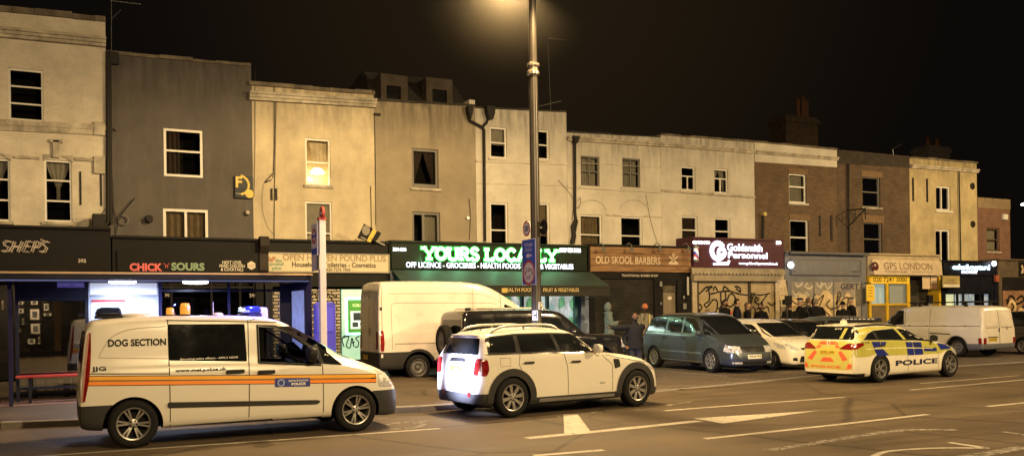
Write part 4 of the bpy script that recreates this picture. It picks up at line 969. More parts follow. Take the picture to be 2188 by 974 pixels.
# awning
aw = thing('awning', 'long dark green awning lit green below the grocer sign', 'awning', (sx(1040),YS,sz(1040,580)))
zt_ = sz(1040,579); D = 1.3; ze = fac(1150,611,YS-D).z; X0, X1 = s['x0']+.05, s['x1']+.12
b = MB(); n = 24
for k in range(n):
    u0, u1 = k/n, (k+1)/n; sag = lambda u: .03*math.sin(u*PI*8)
    b.quad((X0+(X1-X0)*u0,YS-.08,zt_),(X0+(X1-X0)*u1,YS-.08,zt_),(X0+(X1-X0)*u1,YS-D,ze),(X0+(X1-X0)*u0,YS-D,ze))
b.build('canvas', pm('awning_canvas', (.05,.07,.055), .68, var=.25, scale=2, streak=.4, dirt=(.055,.075,.055)), aw)
b = MB(); b.box(X0,X1,YS-D-.02,YS-D+.02,ze-.06,ze+.02); b.box(X0,X1,YS-D-.004,YS-D+.004,ze-.34,ze-.06); b.build('valance', pm('awning_valance',(.03,.03,.024),.7,var=.2), aw)
b = MB()
for xx in (X0+.1, (X0+X1)/2, X1-.1): b.tube([(xx,YS-.02,zt_-1.0),(xx,YS-D+.05,ze-.04)],.025,6)
b.build('arm', METAL, aw)
YV = YS-D-.008
letters(aw, 'valance_letters', [('HEALTH FOOD -',(1076,614,1146,623)),('FRUIT & VEGETABLES',(1161,614,1237,623))], pm('letter_gold',(.5,.38,.16),.5), YV, bold=.02)
q = pxrect(1072,613,1084,625,YV); b = MB(); b.quad((q[0],YV-.002,q[2]),(q[1],YV-.002,q[2]),(q[1],YV-.002,q[3]),(q[0],YV-.002,q[3])); b.build('logo_patch', pm('logo_gold',(.5,.36,.08),.5), aw)
# shop windows, lit from inside
TEAL = pm('teal_frame', (.05,.16,.18), .4)
zb = .55; zt2 = s['zb']-.35
stall(s, zb, pm('grocer_riser',(.06,.07,.09),.5))
pxs = [s['xi0'], sx(985), sx(1062), sx(1118), sx(1172), sx(1232)]
xs = pxs
b = MB(); Yw = YS+.12
for x in xs: b.box(x-.05,x+.05,Yw-.05,Yw+.05,zb,zt2)
b.box(xs[0],xs[-1],Yw-.045,Yw+.045,zt2,s['zb']-.005); f = b.build('shop_window', TEAL, s['root'])
g = MB(); g.quad((xs[0],Yw,zb),(xs[-1],Yw,zb),(xs[-1],Yw,zt2),(xs[0],Yw,zt2)); g.build('pane', GLASS, f, fixn=False)
cols_ = [[(.02,.05,.03),(.1,.35,.12),(.55,.75,.5),(.9,.95,.85)],[(.5,.12,.08),(.8,.75,.6),(.2,.5,.5),(.9,.95,.9)],[(.75,.95,.92),(.3,.7,.3),(.9,.97,.93),(.15,.45,.2),(.95,1,.95)],[(.85,1,.9),(.4,.75,.35),(.95,1,.95),(.2,.5,.2),(.85,1,.95)],[(.6,.9,.85),(.95,1,.95),(.25,.6,.3),(.95,1,.97)]]
for i in range(len(xs)-1):
    b = MB(); b.quad((xs[i]+.05,Yw+.08,zb+.75 if i > 1 else zb),(xs[i+1]-.05,Yw+.08,zb+.75 if i > 1 else zb),(xs[i+1]-.05,Yw+.08,zt2),(xs[i]+.05,Yw+.08,zt2))
    b.build('window_poster', leaves('poster_%d' % i, cols_[i], [5,6,6.5,8,7][i], [.3,.7,.95,1.05,1.05][i]), f, fixn=False)
b = MB(); b.quad((xs[2],Yw+.5,zb),(xs[-1],Yw+.5,zb),(xs[-1],Yw+.5,zb+.8),(xs[2],Yw+.5,zb+.8)); b.build('bottle_shelf', poster('bottle_shelf',[(.2,.3,.35),(.6,.8,.85),(.9,1,1),(.3,.5,.6)],7,1.0,(1,1,.5)), f, fixn=False)
# board at the corner of the grocer front
q = sr(1240,640,1256,745,YS); b = MB(); b.box(q[0],q[1]+.0,YS-.09,YS-.052,GRND,s['zb']); b.build('corner_board', pm('grocer_board',(.16,.20,.30),.5), s['root'])
al = thing('alarm_light', 'small white dome lamp at the corner of the grocer awning', 'lamp', (sx(1257),YS-.2,sz(1257,626)))
b = MB(); q = fac(1257,626,YS-.15); b.lathe([(0,-.11),(.07,-.09),(.1,-.03),(.1,.03),(.06,.06),(0,.07)], (q.x,q.y,q.z), 'y', 12); b.build('dome', pm('dome_white',(.55,.6,.7),.3), al, smooth=60)

# ---- 6 barber
s = shopbox('barber', 1257, 1475, 528, 596, DARKSHOP)
def woodmat():
    m, t = nt('sign_planks'); L = t.links.new; out = N(t,'ShaderNodeOutputMaterial'); p = N(t,'ShaderNodeBsdfPrincipled',inp={'Roughness':.6}); L(p.outputs[0],out.inputs[0])
    tc = N(t,'ShaderNodeTexCoord'); mp = N(t,'ShaderNodeMapping'); mp.inputs['Scale'].default_value = (.5,1,9); L(tc.outputs['Object'],mp.inputs[0])
    nz = N(t,'ShaderNodeTexNoise',inp={'Scale':2.,'Detail':6.,'Distortion':.6}); L(mp.outputs[0],nz.inputs['Vector'])
    cr = N(t,'ShaderNodeValToRGB'); L(nz.outputs['Fac'],cr.inputs[0])
    cr.color_ramp.elements[0].position=.3; cr.color_ramp.elements[0].color=(.09,.042,.016,1); cr.color_ramp.elements[1].position=.72; cr.color_ramp.elements[1].color=(.36,.20,.085,1)
    L(cr.outputs[0],p.inputs['Base Color']); return m
r = sign('brown timber plank sign with pale condensed lettering and small lamps', sr(1260,529,1474,581), woodmat())
q0 = sr(1260,529,1474,581); b = MB()
for k in range(1,4): z = q0[2]+(q0[3]-q0[2])*k/4; b.box(q0[0],q0[1],YS-.0745,YS-.07,z-.008,z+.008)
b.build('plank_joint', pm('joint_dark',(.03,.015,.008),.8), r)
letters(r, 'pale_letters', [('OLD SKOOL BARBERS',(1273,548,1411,564))], pm('letter_cream',(.60,.47,.32),.5), YS-.085, .01, bold=.012)
letters(r, 'white_letters', [('TRADITIONAL BARBER SHOP',(1328,586,1406,591))], pm('letter_grey',(.55,.5,.42),.5), YS-.006-.07, bold=.01)
b = MB()
for pts in ([(1430,548),(1448,562)],[(1448,548),(1430,562)],[(1437,541),(1439,552),(1441,541)]):
    P = [fac(x,y,YS-.08) for x,y in pts]; vs, fs = ribbon2d([(p.x,p.z) for p in P], .05); b.add([(x,YS-.08,z) for x,z in vs], fs)
q = pxrect(1429,560,1449,565,YS-.08); b.quad((q[0],YS-.082,q[2]),(q[1],YS-.082,q[2]),(q[1],YS-.082,q[3]),(q[0],YS-.082,q[3])); b.build('crossed_razors', MATS['letter_cream'], r)
for x in (1275,1335,1395,1456):
    a = fac(x,526,YS); b = MB(); b.tube([(a.x,YS-.02,a.z),(a.x,YS-.25,a.z+.10),(a.x,YS-.42,a.z+.02),(a.x,YS-.45,a.z-.06)],.018,5); b.lathe([(.03,.06),(.05,.03),(.09,-.06),(.085,-.06),(.04,.02)],(a.x,YS-.45,a.z-.12),'z',10); b.build('sign_lamp', METAL, r, smooth=50)
q = sr(1268,596,1398,745,YS+.05); SHUTB = pm('shutter_black',(.032,.029,.027),.4,.2,var=.25)
shutter(s, (s['xi0'],q[1],GRND,s['zb']-.02), YS+.06, SHUTB)
b = MB(); q = sr(1398,590,1416,745,YS); b.box(q[0],q[1],YS-.03,YS+.15,GRND,s['zb']-.003); q2 = sr(1447,590,1475,745,YS); b.box(q2[0],s['xi1'],YS-.03,YS+.15,GRND,s['zb']-.003); b.box(q[1],q2[0],YS,YS+.15,sz(1430,608),s['zb']-.003); b.build('door_surround', DARKSHOP, s['root'])
b = MB(); b.box(q[1]+.01,q2[0]-.01,YS+.10,YS+.14,GRND,sz(1430,624)); d = b.build('door', pm('door_brown',(.19,.155,.105),.5,var=.2), s['root'], bevel=.005)
b = MB(); b.box(q[1]+.01,q2[0]-.01,YS+.08,YS+.1,sz(1430,623),sz(1430,608)); b.build('fanlight', pm('fanlight',(.10,.085,.06),.25), d)
b = MB(); q = pxrect(1427,633,1435,640,YS+.09); b.box(q[0],q[1],YS+.085,YS+.099,q[2],q[3]); b.build('notice', PALE, d)
b = MB()
for x0,y0,x1,y1 in ((1407,601,1412,612),(1408,645,1411,651),(1457,648,1464,660),(1457,632,1460,638)): q = sr(x0,y0,x1,y1); b.box(q[0],q[1],YS-.09,YS-.055,q[2],q[3])
b.build('entry_panel', METAL, s['root'])
b = MB(); q = sr(1462,592,1469,630); b.tube([((q[0]+q[1])/2,YS-.12,q[2]),((q[0]+q[1])/2,YS-.12,q[3])],.045,8); b.build('strip_lamp', pm('strip_lamp',(.45,.42,.36),.4), s['root'], smooth=50)

# ---- 7 staffing agency
s = shopbox('gold', 1477, 1674, 513, 575, pm('maroon', (.07,.022,.034), .4, var=.1), pil=pm('gold_pilaster',(.42,.35,.24),.7,streak=.5))
r = sign('maroon illuminated sign with glowing white letters and round emblem', sr(1479,514,1672,572), MATS['maroon'])
letters(r, 'white_letters', [('Goldsmith',(1554,521,1629,537)),('Personnel',(1556,539,1640,552))], LITC, YS-.12, .01, bold=.018)
letters(r, 'web_letters', [('www.goldsmithpersonnel.co.uk',(1579,560,1662,567))], LITC, YS-.11, .01, bold=.0)
letters(r, 'number_letters', [('020 7241 0929',(1481,515,1517,521)),('380',(1659,515,1669,522))], LITW, YS-.11, .02, bold=.04)
b = MB()
def ring2(px,py,r0,w,a0,a1,n=20):
    c = fac(px,py,YS-.12); vs, fs = ribbon2d([(c.x+r0*math.cos(a0+(a1-a0)*i/n), c.z+r0*math.sin(a0+(a1-a0)*i/n)) for i in range(n+1)], w); b.add([(x,YS-.12,z) for x,z in vs], fs)
ring2(1534,536,.30,.20,.5,2*PI-.35); ring2(1542,540,.16,.15,0,2*PI)
P = [fac(x,y,YS-.122) for x,y in ((1538,542),(1533,563),(1556,563),(1558,556))]; vs, fs = ribbon2d([(p.x,p.z) for p in P], .12); b.add([(x,YS-.122,z) for x,z in vs], fs)
P = [fac(x,y,YS-.124) for x,y in ((1524,564),(1550,564))]; vs, fs = ribbon2d([(p.x,p.z) for p in P], .07); b.add([(x,YS-.124,z) for x,z in vs], fs)
b.build('emblem', LITC, r, fixn=False)
pole = thing('barber_pole', 'striped red white and blue barber pole at the left of the maroon sign', 'barber pole', (sx(1487,YS-.3),YS-.3,sz(1487,560)))
def polemat():
    m, t = nt('barber_stripes'); L = t.links.new; out = N(t,'ShaderNodeOutputMaterial'); p = N(t,'ShaderNodeBsdfPrincipled',inp={'Roughness':.3}); L(p.outputs[0],out.inputs[0])
    tc = N(t,'ShaderNodeTexCoord'); sp = N(t,'ShaderNodeSeparateXYZ'); L(tc.outputs['Object'],sp.inputs[0])
    a = N(t,'ShaderNodeMath',operation='MULTIPLY_ADD'); a.inputs[1].default_value=1.5; L(sp.outputs[0],a.inputs[0]); L(sp.outputs[2],a.inputs[2])
    mm = N(t,'ShaderNodeMath',operation='MULTIPLY'); mm.inputs[1].default_value=2.6; L(a.outputs[0],mm.inputs[0]); fr = N(t,'ShaderNodeMath',operation='FRACT'); L(mm.outputs[0],fr.inputs[0])
    cr = N(t,'ShaderNodeValToRGB'); cr.color_ramp.interpolation='CONSTANT'; L(fr.outputs[0],cr.inputs[0]); e = cr.color_ramp.elements
    e[0].color=(.8,.8,.85,1); e[1].position=.5; e[1].color=(.02,.05,.3,1); x = e.new(.25); x.color=(.5,.06,.03,1); x = e.new(.75); x.color=(.8,.8,.85,1)
    L(cr.outputs[0],p.inputs['Base Color']); L(cr.outputs[0],p.inputs['Emission Color']); p.inputs['Emission Strength'].default_value=.6; return m
q = sr(1482,525,1493,560,YS-.3); cx = (q[0]+q[1])/2
b = MB(); b.cyl((cx,YS-.3,q[2]+.1),(cx,YS-.3,q[3]-.1),.09,.09,14); b.build('striped_drum', polemat(), pole, smooth=40)
b = MB(); b.lathe([(0,.12),(.07,.1),(.11,.02),(.11,0),(0,0)],(cx,YS-.3,q[3]-.1),'z',14); b.lathe([(0,-.12),(.07,-.1),(.11,-.02),(.11,0),(0,0)],(cx,YS-.3,q[2]+.1),'z',14); b.box(cx-.03,cx+.03,YS-.3,YS-.07,q[3]-.12,q[3]-.08); b.build('cap', METAL, pole, smooth=40)
# grubby scalloped blind
aw = thing('scalloped_blind', 'grubby folded shop blind with a scalloped edge under the maroon sign', 'awning', (sx(1575),YS,sz(1575,600)))
GRUB = pm('blind_canvas', (.34,.29,.20), .9, var=.3, scale=3, streak=.7, dirt=(.10,.08,.05))
q = sr(1478,574,1677,585,YS-.25); b = MB(); n = 26
for k in range(n):
    xa = q[0]+(q[1]-q[0])*k/n; xb = q[0]+(q[1]-q[0])*(k+1)/n; m_ = (xa+xb)/2
    b.add([(xa,YS-.25,q[3]),(xb,YS-.25,q[3]),(xb,YS-.27,q[2]+.03),(xa+(xb-xa)*.8,YS-.27,q[2]-.02),(m_,YS-.27,q[2]-.045),(xa+(xb-xa)*.2,YS-.27,q[2]-.02),(xa,YS-.27,q[2]+.03)],[(0,1,2,3,4,5,6)])
b.quad((q[0],YS-.02,q[3]+.05),(q[1],YS-.02,q[3]+.05),(q[1],YS-.25,q[3]),(q[0],YS-.25,q[3])); b.build('canvas', GRUB, aw, fixn=False)
q = sr(1480,587,1664,601,YS-.1); b = MB(); b.box(q[0],q[1],YS-.2,YS-.01,q[2],q[3]); b.build('shutter_box', pm('shutter_box',(.30,.25,.165),.7,var=.2,streak=.5), aw, bevel=.02)
SHUTW = pm('shutter_cream',(.43,.345,.20),.6,var=.15)
q = sr(1491,601,1598,730,YS+.06); sh = shutter(s,(q[0],q[1],GRND,q[3]),YS+.06,SHUTW,.085)
q2 = sr(1603,601,1656,730,YS+.06); sh2 = shutter(s,(q2[0],q2[1],GRND,q2[3]),YS+.06,SHUTW,.085)
b = MB(); b.box(s['xi0'],q[0]-.002,YS-.02,YS+.1,GRND,s['zb']-.003); b.box(q[1]+.002,q2[0]-.002,YS-.0,YS+.1,GRND,q[3]); b.box(q2[1]+.002,s['xi1'],YS-.02,YS+.1,GRND,s['zb']-.003); b.build('shutter_guide', pm('guide_dark',(.05,.042,.03),.6), s['root'])
SPRAY = pm('spray_black',(.015,.013,.012),.6)
g1 = strokes(sh,'graffiti',[[(1488,633),(1500,622),(1512,613),(1516,640),(1505,650),(1511,655),(1524,640),(1533,645),(1530,665),(1516,668)],[(1512,613),(1522,612),(1508,622)],[(1540,625),(1541,650),(1544,672)],[(1550,620),(1552,645),(1558,630),(1566,628),(1572,640),(1571,660)],[(1518,628),(1540,623),(1560,622),(1580,628),(1598,630)],[(1524,620),(1528,612),(1534,622)],[(1545,622),(1547,612),(1556,618),(1558,623)],[(1570,612),(1580,614),(1582,624),(1573,616)],[(1492,648),(1500,655),(1494,668),(1506,674)],[(1535,660),(1548,650),(1560,655),(1570,648)]],.06,SPRAY,YS+.03)
strokes(sh2,'graffiti',[[(1607,626),(1603,645),(1600,660),(1607,640),(1612,625)],[(1604,626),(1625,630),(1645,626)],[(1640,628),(1628,645),(1618,660)],[(1612,645),(1620,640),(1616,634),(1613,645),(1622,650)],[(1640,645),(1650,652),(1656,645)],[(1608,655),(1614,662),(1610,680),(1606,690)],[(1630,660),(1640,655),(1644,668)]],.055,SPRAY,YS+.03)
b = MB(); q = sr(1657,600,1665,730,YS-.06); b.box(q[0],q[1],YS-.09,YS-.06,GRND,q[3]); b.build('trim_strip', pm('trim_cream',(.5,.42,.28),.7), s['root'])

# ---- 8 blue-grey closed shop
BG = pm('blue_grey', (.15,.155,.175), .6, var=.15, scale=2, streak=.35, dirt=(.10,.095,.09))
s = shopbox('blue', 1677, 1850, 543, 602, BG, pil=BG, pilw=.3)
r = sign('plain blue grey fascia panel over the graffiti covered front', sr(1690,556,1836,586), BG, frame=pm('blue_trim',(.12,.125,.14),.6))
letters(r,'small_letters',[('378A',(1692,578,1700,582)),('MARIGOLD',(1819,578,1837,582))],pm('faded_ink',(.06,.06,.065),.6),YS-.076)
b = MB(); q = sr(1682,539,1848,545,YS); b.box(q[0],q[1],YS-.22,YS-.105,q[2],q[3]); b.build('gutter', pm('blue_gutter',(.10,.10,.105),.6), s['root'], bevel=.03)
lamp = thing('bulkhead_lamp', 'small round white lamp on the blue grey fascia', 'lamp', (sx(1690),YS-.15,sz(1690,566)))
b = MB(); q = fac(1690,566,YS-.12); b.lathe([(0,-.1),(.09,-.08),(.14,0),(.12,.05)],(q.x,q.y,q.z),'y',14); b.build('diffuser', glow('lamp_coolwhite',(.9,.93,1),6), lamp, smooth=60)
b = MB(); b.cyl((q.x,q.y+.04,q.z),(q.x,YS-.07,q.z),.15,.15,12); b.build('backplate', METAL, lamp)
GB = pm('graffiti_ground',(.27,.245,.21),.7,var=.3,scale=1.5,streak=.3,dirt=(.42,.34,.22))
q = sr(1684,603,1842,735,YS+.02); b = MB(); b.box(s['xi0'],s['xi1'],YS+.0,YS+.05,GRND,s['zb']-.003)
brd = b.build('shutter_panel', GB, s['root'])
b = MB()
for x in (1738,1780): c_ = sx(x); b.box(c_-.03,c_+.03,YS-.02,YS-.002,GRND,s['zb']-.01)
b.build('panel_rail', BG, s['root'])
Yg = YS-.006
strokes(brd,'graffiti',[[(1690,612),(1686,622)],[(1700,604),(1704,612),(1712,608),(1714,602)],[(1726,604),(1720,612),(1730,616),(1738,610)],[(1744,604),(1750,612),(1760,606)],[(1756,602),(1754,616)],[(1762,604),(1768,616),(1776,610),(1778,603)]],.07,pm('spray_white',(.55,.5,.42),.7),Yg)
strokes(brd,'graffiti',[[(1690,640),(1700,648),(1712,652),(1726,648),(1736,640),(1742,628),(1736,640),(1730,655)],[(1704,632),(1710,644),(1724,646)],[(1745,645),(1760,630),(1752,650),(1748,662)],[(1774,640),(1766,650),(1776,660),(1790,655)],[(1792,632),(1786,650),(1794,640),(1796,626),(1790,628),(1788,662)],[(1790,660),(1800,640),(1812,636),(1810,655)],[(1760,662),(1775,676),(1785,690)]],.07,pm('spray_brown',(.09,.06,.03),.7),Yg-.002)
strokes(brd,'graffiti',[[(1686,630),(1694,622),(1700,632),(1708,624),(1714,634),(1722,624),(1730,632)],[(1684,640),(1700,634),(1728,638)],[(1694,628),(1726,630)]],.035,pm('spray_cream',(.6,.53,.40),.7),Yg-.004)
letters(brd,'graffiti',[('GERT',(1796,605,1836,618))],pm('spray_violet',(.06,.05,.09),.7),Yg-.003,bold=.03,shear=.1)
PATCH = pm('spray_patch',(.60,.46,.26),.7,var=.3)
b = MB()
for px,py,w_,h_ in ((1712,668,.95,.75),(1765,668,.85,.9),(1812,668,.6,.8)):
    c_ = fac(px,py,Yg+.004); b.add([(c_.x+w_*math.cos(2*PI*i/22)*(1+.18*math.sin(5*i)),Yg+.004,c_.z+h_*math.sin(2*PI*i/22)*(1+.15*math.cos(4*i))) for i in range(22)],[tuple(range(22))])
b.build('graffiti', PATCH, brd)

# ---- 9 estate agent
s = shopbox('gps', 1854, 2008, 546, 590, pm('agent_fascia',(.44,.36,.22),.7,var=.2,streak=.5,dirt=(.16,.12,.07)), pil=pm('agent_yellow',(.62,.40,.02),.45), pilw=.12)
q0 = sr(1860,556,2006,588); 
r = thing('shop_sign', 'cream tilted estate agent board with brown italic lettering and a dark globe', 'sign', ((q0[0]+q0[1])/2,YS,q0[2]))
b = MB(); b.add([(q0[0]-.1,YS-.30,q0[2]),(q0[1]-.15,YS-.30,q0[2]),(q0[1]+.1,YS-.06,q0[3]),(q0[0]+.05,YS-.06,q0[3]),(q0[0]-.1,YS-.01,q0[2]),(q0[1]-.15,YS-.01,q0[2]),(q0[1]+.1,YS-.01,q0[3]),(q0[0]+.05,YS-.01,q0[3])],[(0,1,2,3),(4,7,6,5),(0,4,5,1),(1,5,6,2),(2,6,7,3),(3,7,4,0)])
b.build('board', pm('agent_board',(.58,.48,.32),.5,var=.1,streak=.4), r)
def tilt_letters(name, txt, px, mat, **k):
    q = pxrect(*px, YS-.2); vs, fs = fit_text(txt,q[0],q[1],q[2],q[3],**k); b = MB()
    sl = .24/(q0[3]-q0[2]); b.add([(a,YS-.306+sl*(z-q0[2]),z) for a,z in vs],fs); b.build(name, mat, r, fixn=False)
tilt_letters('brown_letters','GPS LONDON',(1890,561,1995,576),pm('letter_umber',(.17,.10,.055),.5),shear=.25)
tilt_letters('small_letters','ESTATE AGENTS & VALUERS',(1888,578,1936,583),MATS['letter_umber']); tilt_letters('small_letters','www.gpslondon.co.uk',(1946,579,1992,583),MATS['letter_umber'])
b = MB(); q = fac(1872,570,YS-.25); b.lathe([(0,-.07),(.1,-.06),(.19,-.02),(.22,0),(.22,.03)],(q.x,YS-.2,q.z),'y',18); b.build('globe_emblem', pm('globe_maroon',(.09,.02,.02),.3), r, smooth=60)
YEL = pm('yellow_panel',(.72,.48,.03),.5,var=.06,emit=(1,.65,.05),es=.12)
b = MB(); q = sr(1856,590,1942,606); b.box(q[0],q[1],YS-.04,YS+.04,q[2],q[3]); r2 = thing('phone_number_sign','yellow panel bearing the telephone number above the estate agent window','sign',((q[0]+q[1])/2,YS,q[2])); b.build('panel', YEL, r2)
letters(r2,'black_letters',[('020 7241 3000',(1866,592,1938,602))],SPRAY,YS-.045,bold=.01)
b = MB()
for x0,x1 in ((1856,1861),(1893,1898),(1938,1944)): a = sr(x0,600,x1,700); b.box(a[0],a[1],YS-.03,YS+.05,GRND,sz(1900,606)-.002)
a = sr(1861,648,1938,652); b.box(a[0],a[1],YS-.02,YS+.04,a[2],a[3]); fw_ = b.build('shop_window', MATS['agent_yellow'], s['root'])
a = sr(1861,606,1938,650); g = MB(); g.quad((a[0],YS+.02,a[2]),(a[1],YS+.02,a[2]),(a[1],YS+.02,a[3]),(a[0],YS+.02,a[3])); g.build('pane', GLASS, fw_, fixn=False)
b = MB(); b.quad((a[0],YS+.35,a[2]-.3),((a[0]+a[1])*.45+a[1]*.1,YS+.35,a[2]-.3),((a[0]+a[1])*.45+a[1]*.1,YS+.35,a[3]),(a[0],YS+.35,a[3])); b.build('lit_wall', pm('agent_lit',(.5,.55,.5),.8,emit=(.62,.80,.74),es=.55,var=.2), fw_)
b = MB(); a2 = sr(1900,607,1936,648,YS+.15); b.quad((a2[0],YS+.15,a2[2]),(a2[1],YS+.15,a2[2]),(a2[1],YS+.15,a2[3]),(a2[0],YS+.15,a2[3])); b.build('roller_blind', pm('agent_blind',(.42,.42,.33),.8,emit=(.6,.62,.48),es=.28,var=.08), fw_)
b = MB(); b.box(sr(1862,650,1898,660)[0],sr(1862,650,1938,660)[1],YS+.03,YS+.08,GRND,sz(1900,651)); b.build('stall_riser', pm('agent_riser',(.16,.115,.06),.6,var=.2), s['root'])
b = MB(); a = sr(1944,590,2003,700); b.box(a[0],a[1],YS+.5,YS+.55,GRND,s['zb']); b.build('porch_back', pm('porch_dark',(.05,.045,.035),.7), s['root'])
b = MB(); a = sr(1985,640,2003,700,YS+.3); b.box(a[0],a[1],YS+.3,YS+.35,GRND,a[3]); b.build('porch_panel', pm('porch_blue',(.20,.22,.24),.6), s['root'])
nb = thing('notice_board','small pale notices pinned in the estate agent doorway','notice',(sx(1985),YS,sz(1985,610)))
b = MB(); a = sr(1970,591,1986,617,YS-.02); b.box(a[0],a[1],YS-.05,YS-.03,a[2],a[3]); a = sr(1987,591,2000,605); b.box(a[0],a[1],YS-.05,YS-.03,a[2],a[3]); b.build('paper', pm('notice_paper',(.60,.47,.30),.7), nb)
b = MB(); a = sr(1987,606,2000,617); b.box(a[0],a[1],YS-.05,YS-.03,a[2],a[3]); b.build('brown_card', pm('notice_card',(.32,.18,.11),.7), nb)
b = MB(); a = sr(1981,630,1990,648,YS-.1); b.box(a[0],a[1],YS-.2,YS-.05,a[2],a[3]); b.build('letter_box', SPRAY, s['root'], bevel=.01)
ys = thing('yellow_notice','narrow upright yellow notice hanging at the left of the estate agent window','notice',(sx(1861,YS-.35),YS-.35,sz(1861,640)))
b = MB(); a = pxrect(1851,608,1868,643,YS-.35); b.box(a[0],a[1],YS-.37,YS-.35,a[2],a[3]); b.build('board', YEL, ys); b = MB()
for k in range(4): z = a[3]-.12-.12*k; b.box(a[0]+.1,a[1]-.12,YS-.373,YS-.371,z-.012,z+.012)
b.build('print_lines', MATS['letter_umber'], ys)
b = MB(); b.tube([((a[0]+a[1])/2,YS-.36,a[3]),((a[0]+a[1])/2,YS-.36,a[3]+.08),((a[0]+a[1])/2,YS-.03,a[3]+.08)],.02,5); b.build('bracket', LEAD, ys)

# ---- 10 cake shop
s = shopbox('cake', 2011, 2130, 560, 590, pm('cake_black',(.010,.011,.017),.35,var=.2))
r = sign('black sign with glowing pale blue letters above the cake shop', sr(2014,561,2127,588), MATS['cake_black'])
letters(r,'blue_letters',[('cake&custard',(2036,565,2115,576))],glow('letter_ice',(.55,.82,1),6),YS-.12,.01,bold=.015)
letters(r,'white_letters',[('FACTORY',(2056,578,2089,584))],LITC,YS-.11,.02,bold=.03,space=1.25)
b = MB(); q = fac(2124,563,YS-.2); b.lathe([(0,-.08),(.1,-.06),(.13,.02),(0,.05)],(q.x,YS-.2,q.z),'y',12); b.build('corner_lamp', glow('lamp_corner',(.95,.95,1),8), r, smooth=60)
pr = thing('projecting_sign','small square tan projecting sign beside the cake shop','sign',(sx(2033,YS-.6),YS-.6,sz(2033,610)))
a = pxrect(2014,589,2050,614,YS-.5); b = MB(); b.box(a[0],a[1],YS-.52,YS-.46,a[2],a[3]); b.build('board', pm('tan_board',(.36,.29,.11),.5), pr, bevel=.01)
letters(pr,'dark_letters',[('ZARI',(2024,596,2040,601)),('hair & beauty',(2018,603,2046,607))],MATS['letter_umber'],YS-.523,bold=.02)
b = MB(); b.box(a[0]+.02,a[1]-.02,YS-.524,YS-.521,a[2]+.02,a[2]+.14); b.build('pale_strip', PALE, pr)
b = MB(); b.tube([((a[0]+a[1])/2,YS-.49,a[3]),((a[0]+a[1])/2,YS-.49,a[3]+.12),((a[0]+a[1])/2,YS-.05,a[3]+.12)],.02,5); b.build('bracket', LEAD, pr)
a = sr(2018,627,2108,700); f_ = glazing(s,(s['xi0'],s['xi1'],.5,sz(2060,624)),YS+.1,(.28,.40,.75),(),MATS['cake_black'],.09)
stall(s,.5,MATS['cake_black']); b = MB(); b.box(s['xi0'],s['xi1'],YS+.02,YS+.15,sz(2060,624)+.004,s['zb']-.003); b.build('transom_panel', MATS['cake_black'], s['root'])
b = MB(); a = sr(2019,628,2038,690,YS+.6); b.quad((a[0],YS+.6,.5),(a[1],YS+.6,.5),(a[1],YS+.6,a[3]),(a[0],YS+.6,a[3])); b.build('lit_wall', pm('cake_lit',(.7,.7,.4),.8,emit=(1,.98,.55),es=1.0,var=.15), f_)
b = MB(); a = sr(2040,628,2082,690,YS+.7); b.quad((a[0],YS+.7,.5),(a[1],YS+.7,.5),(a[1],YS+.7,a[3]),(a[0],YS+.7,a[3])); b.build('lit_wall', poster('cake_inside',[(.25,.3,.45),(.5,.55,.75),(.75,.8,.6),(.95,.98,1)],3,.75,(1.6,1,.5)), f_)
b = MB(); a = sr(2103,627,2112,690,YS+.3); b.quad((a[0],YS+.3,.5),(a[1],YS+.3,.5),(a[1],YS+.3,a[3]),(a[0],YS+.3,a[3])); b.build('lit_wall', pm('cake_lit2',(.5,.55,.6),.8,emit=(.6,.7,.85),es=.5), f_)
b = MB(); a = sr(2125,588,2131,602,YS-.1); b.box(a[0],a[1],YS-.2,YS-.06,a[2],a[3]); b.build('alarm_box', pm('alarm_red',(.35,.09,.04),.5), s['root'], bevel=.01)

# ---- 11 last front
s = shopbox('end', 2132, 2240, 557, 592, pm('end_fascia',(.10,.075,.05),.6,var=.25))
r = sign('dark brown fascia with a pale emblem at the right edge', sr(2176,560,2238,590), SPRAY)
letters(r,'pale_letters',[('248 BAR',(2182,566,2216,584))],MATS['letter_cream'],YS-.08,bold=.05)
q = sr(2141,620,2236,735,YS+.06); sh = shutter(s,(q[0],q[1],GRND,q[3]),YS+.06,pm('shutter_rust',(.30,.17,.10),.7,var=.4,scale=2),.085)
b = MB(); b.box(s['xi0'],s['xi1'],YS+.0,YS+.12,q[3]+.004,s['zb']-.003); b.box(s['xi0'],q[0]-.004,YS,YS+.12,GRND,q[3]); b.build('shutter_box', SPRAY, s['root'])
strokes(sh,'graffiti',[[(2152,650),(2158,632),(2168,640),(2164,660),(2150,670),(2158,690)],[(2172,640),(2184,632),(2190,650),(2178,665),(2188,680)],[(2150,640),(2170,650),(2190,640)]],.10,SPRAY,YS+.03)
strokes(sh,'graffiti',[[(2155,655),(2162,642),(2170,655),(2162,670),(2155,655)],[(2174,672),(2182,660),(2190,672)]],.16,PATCH,YS+.026)

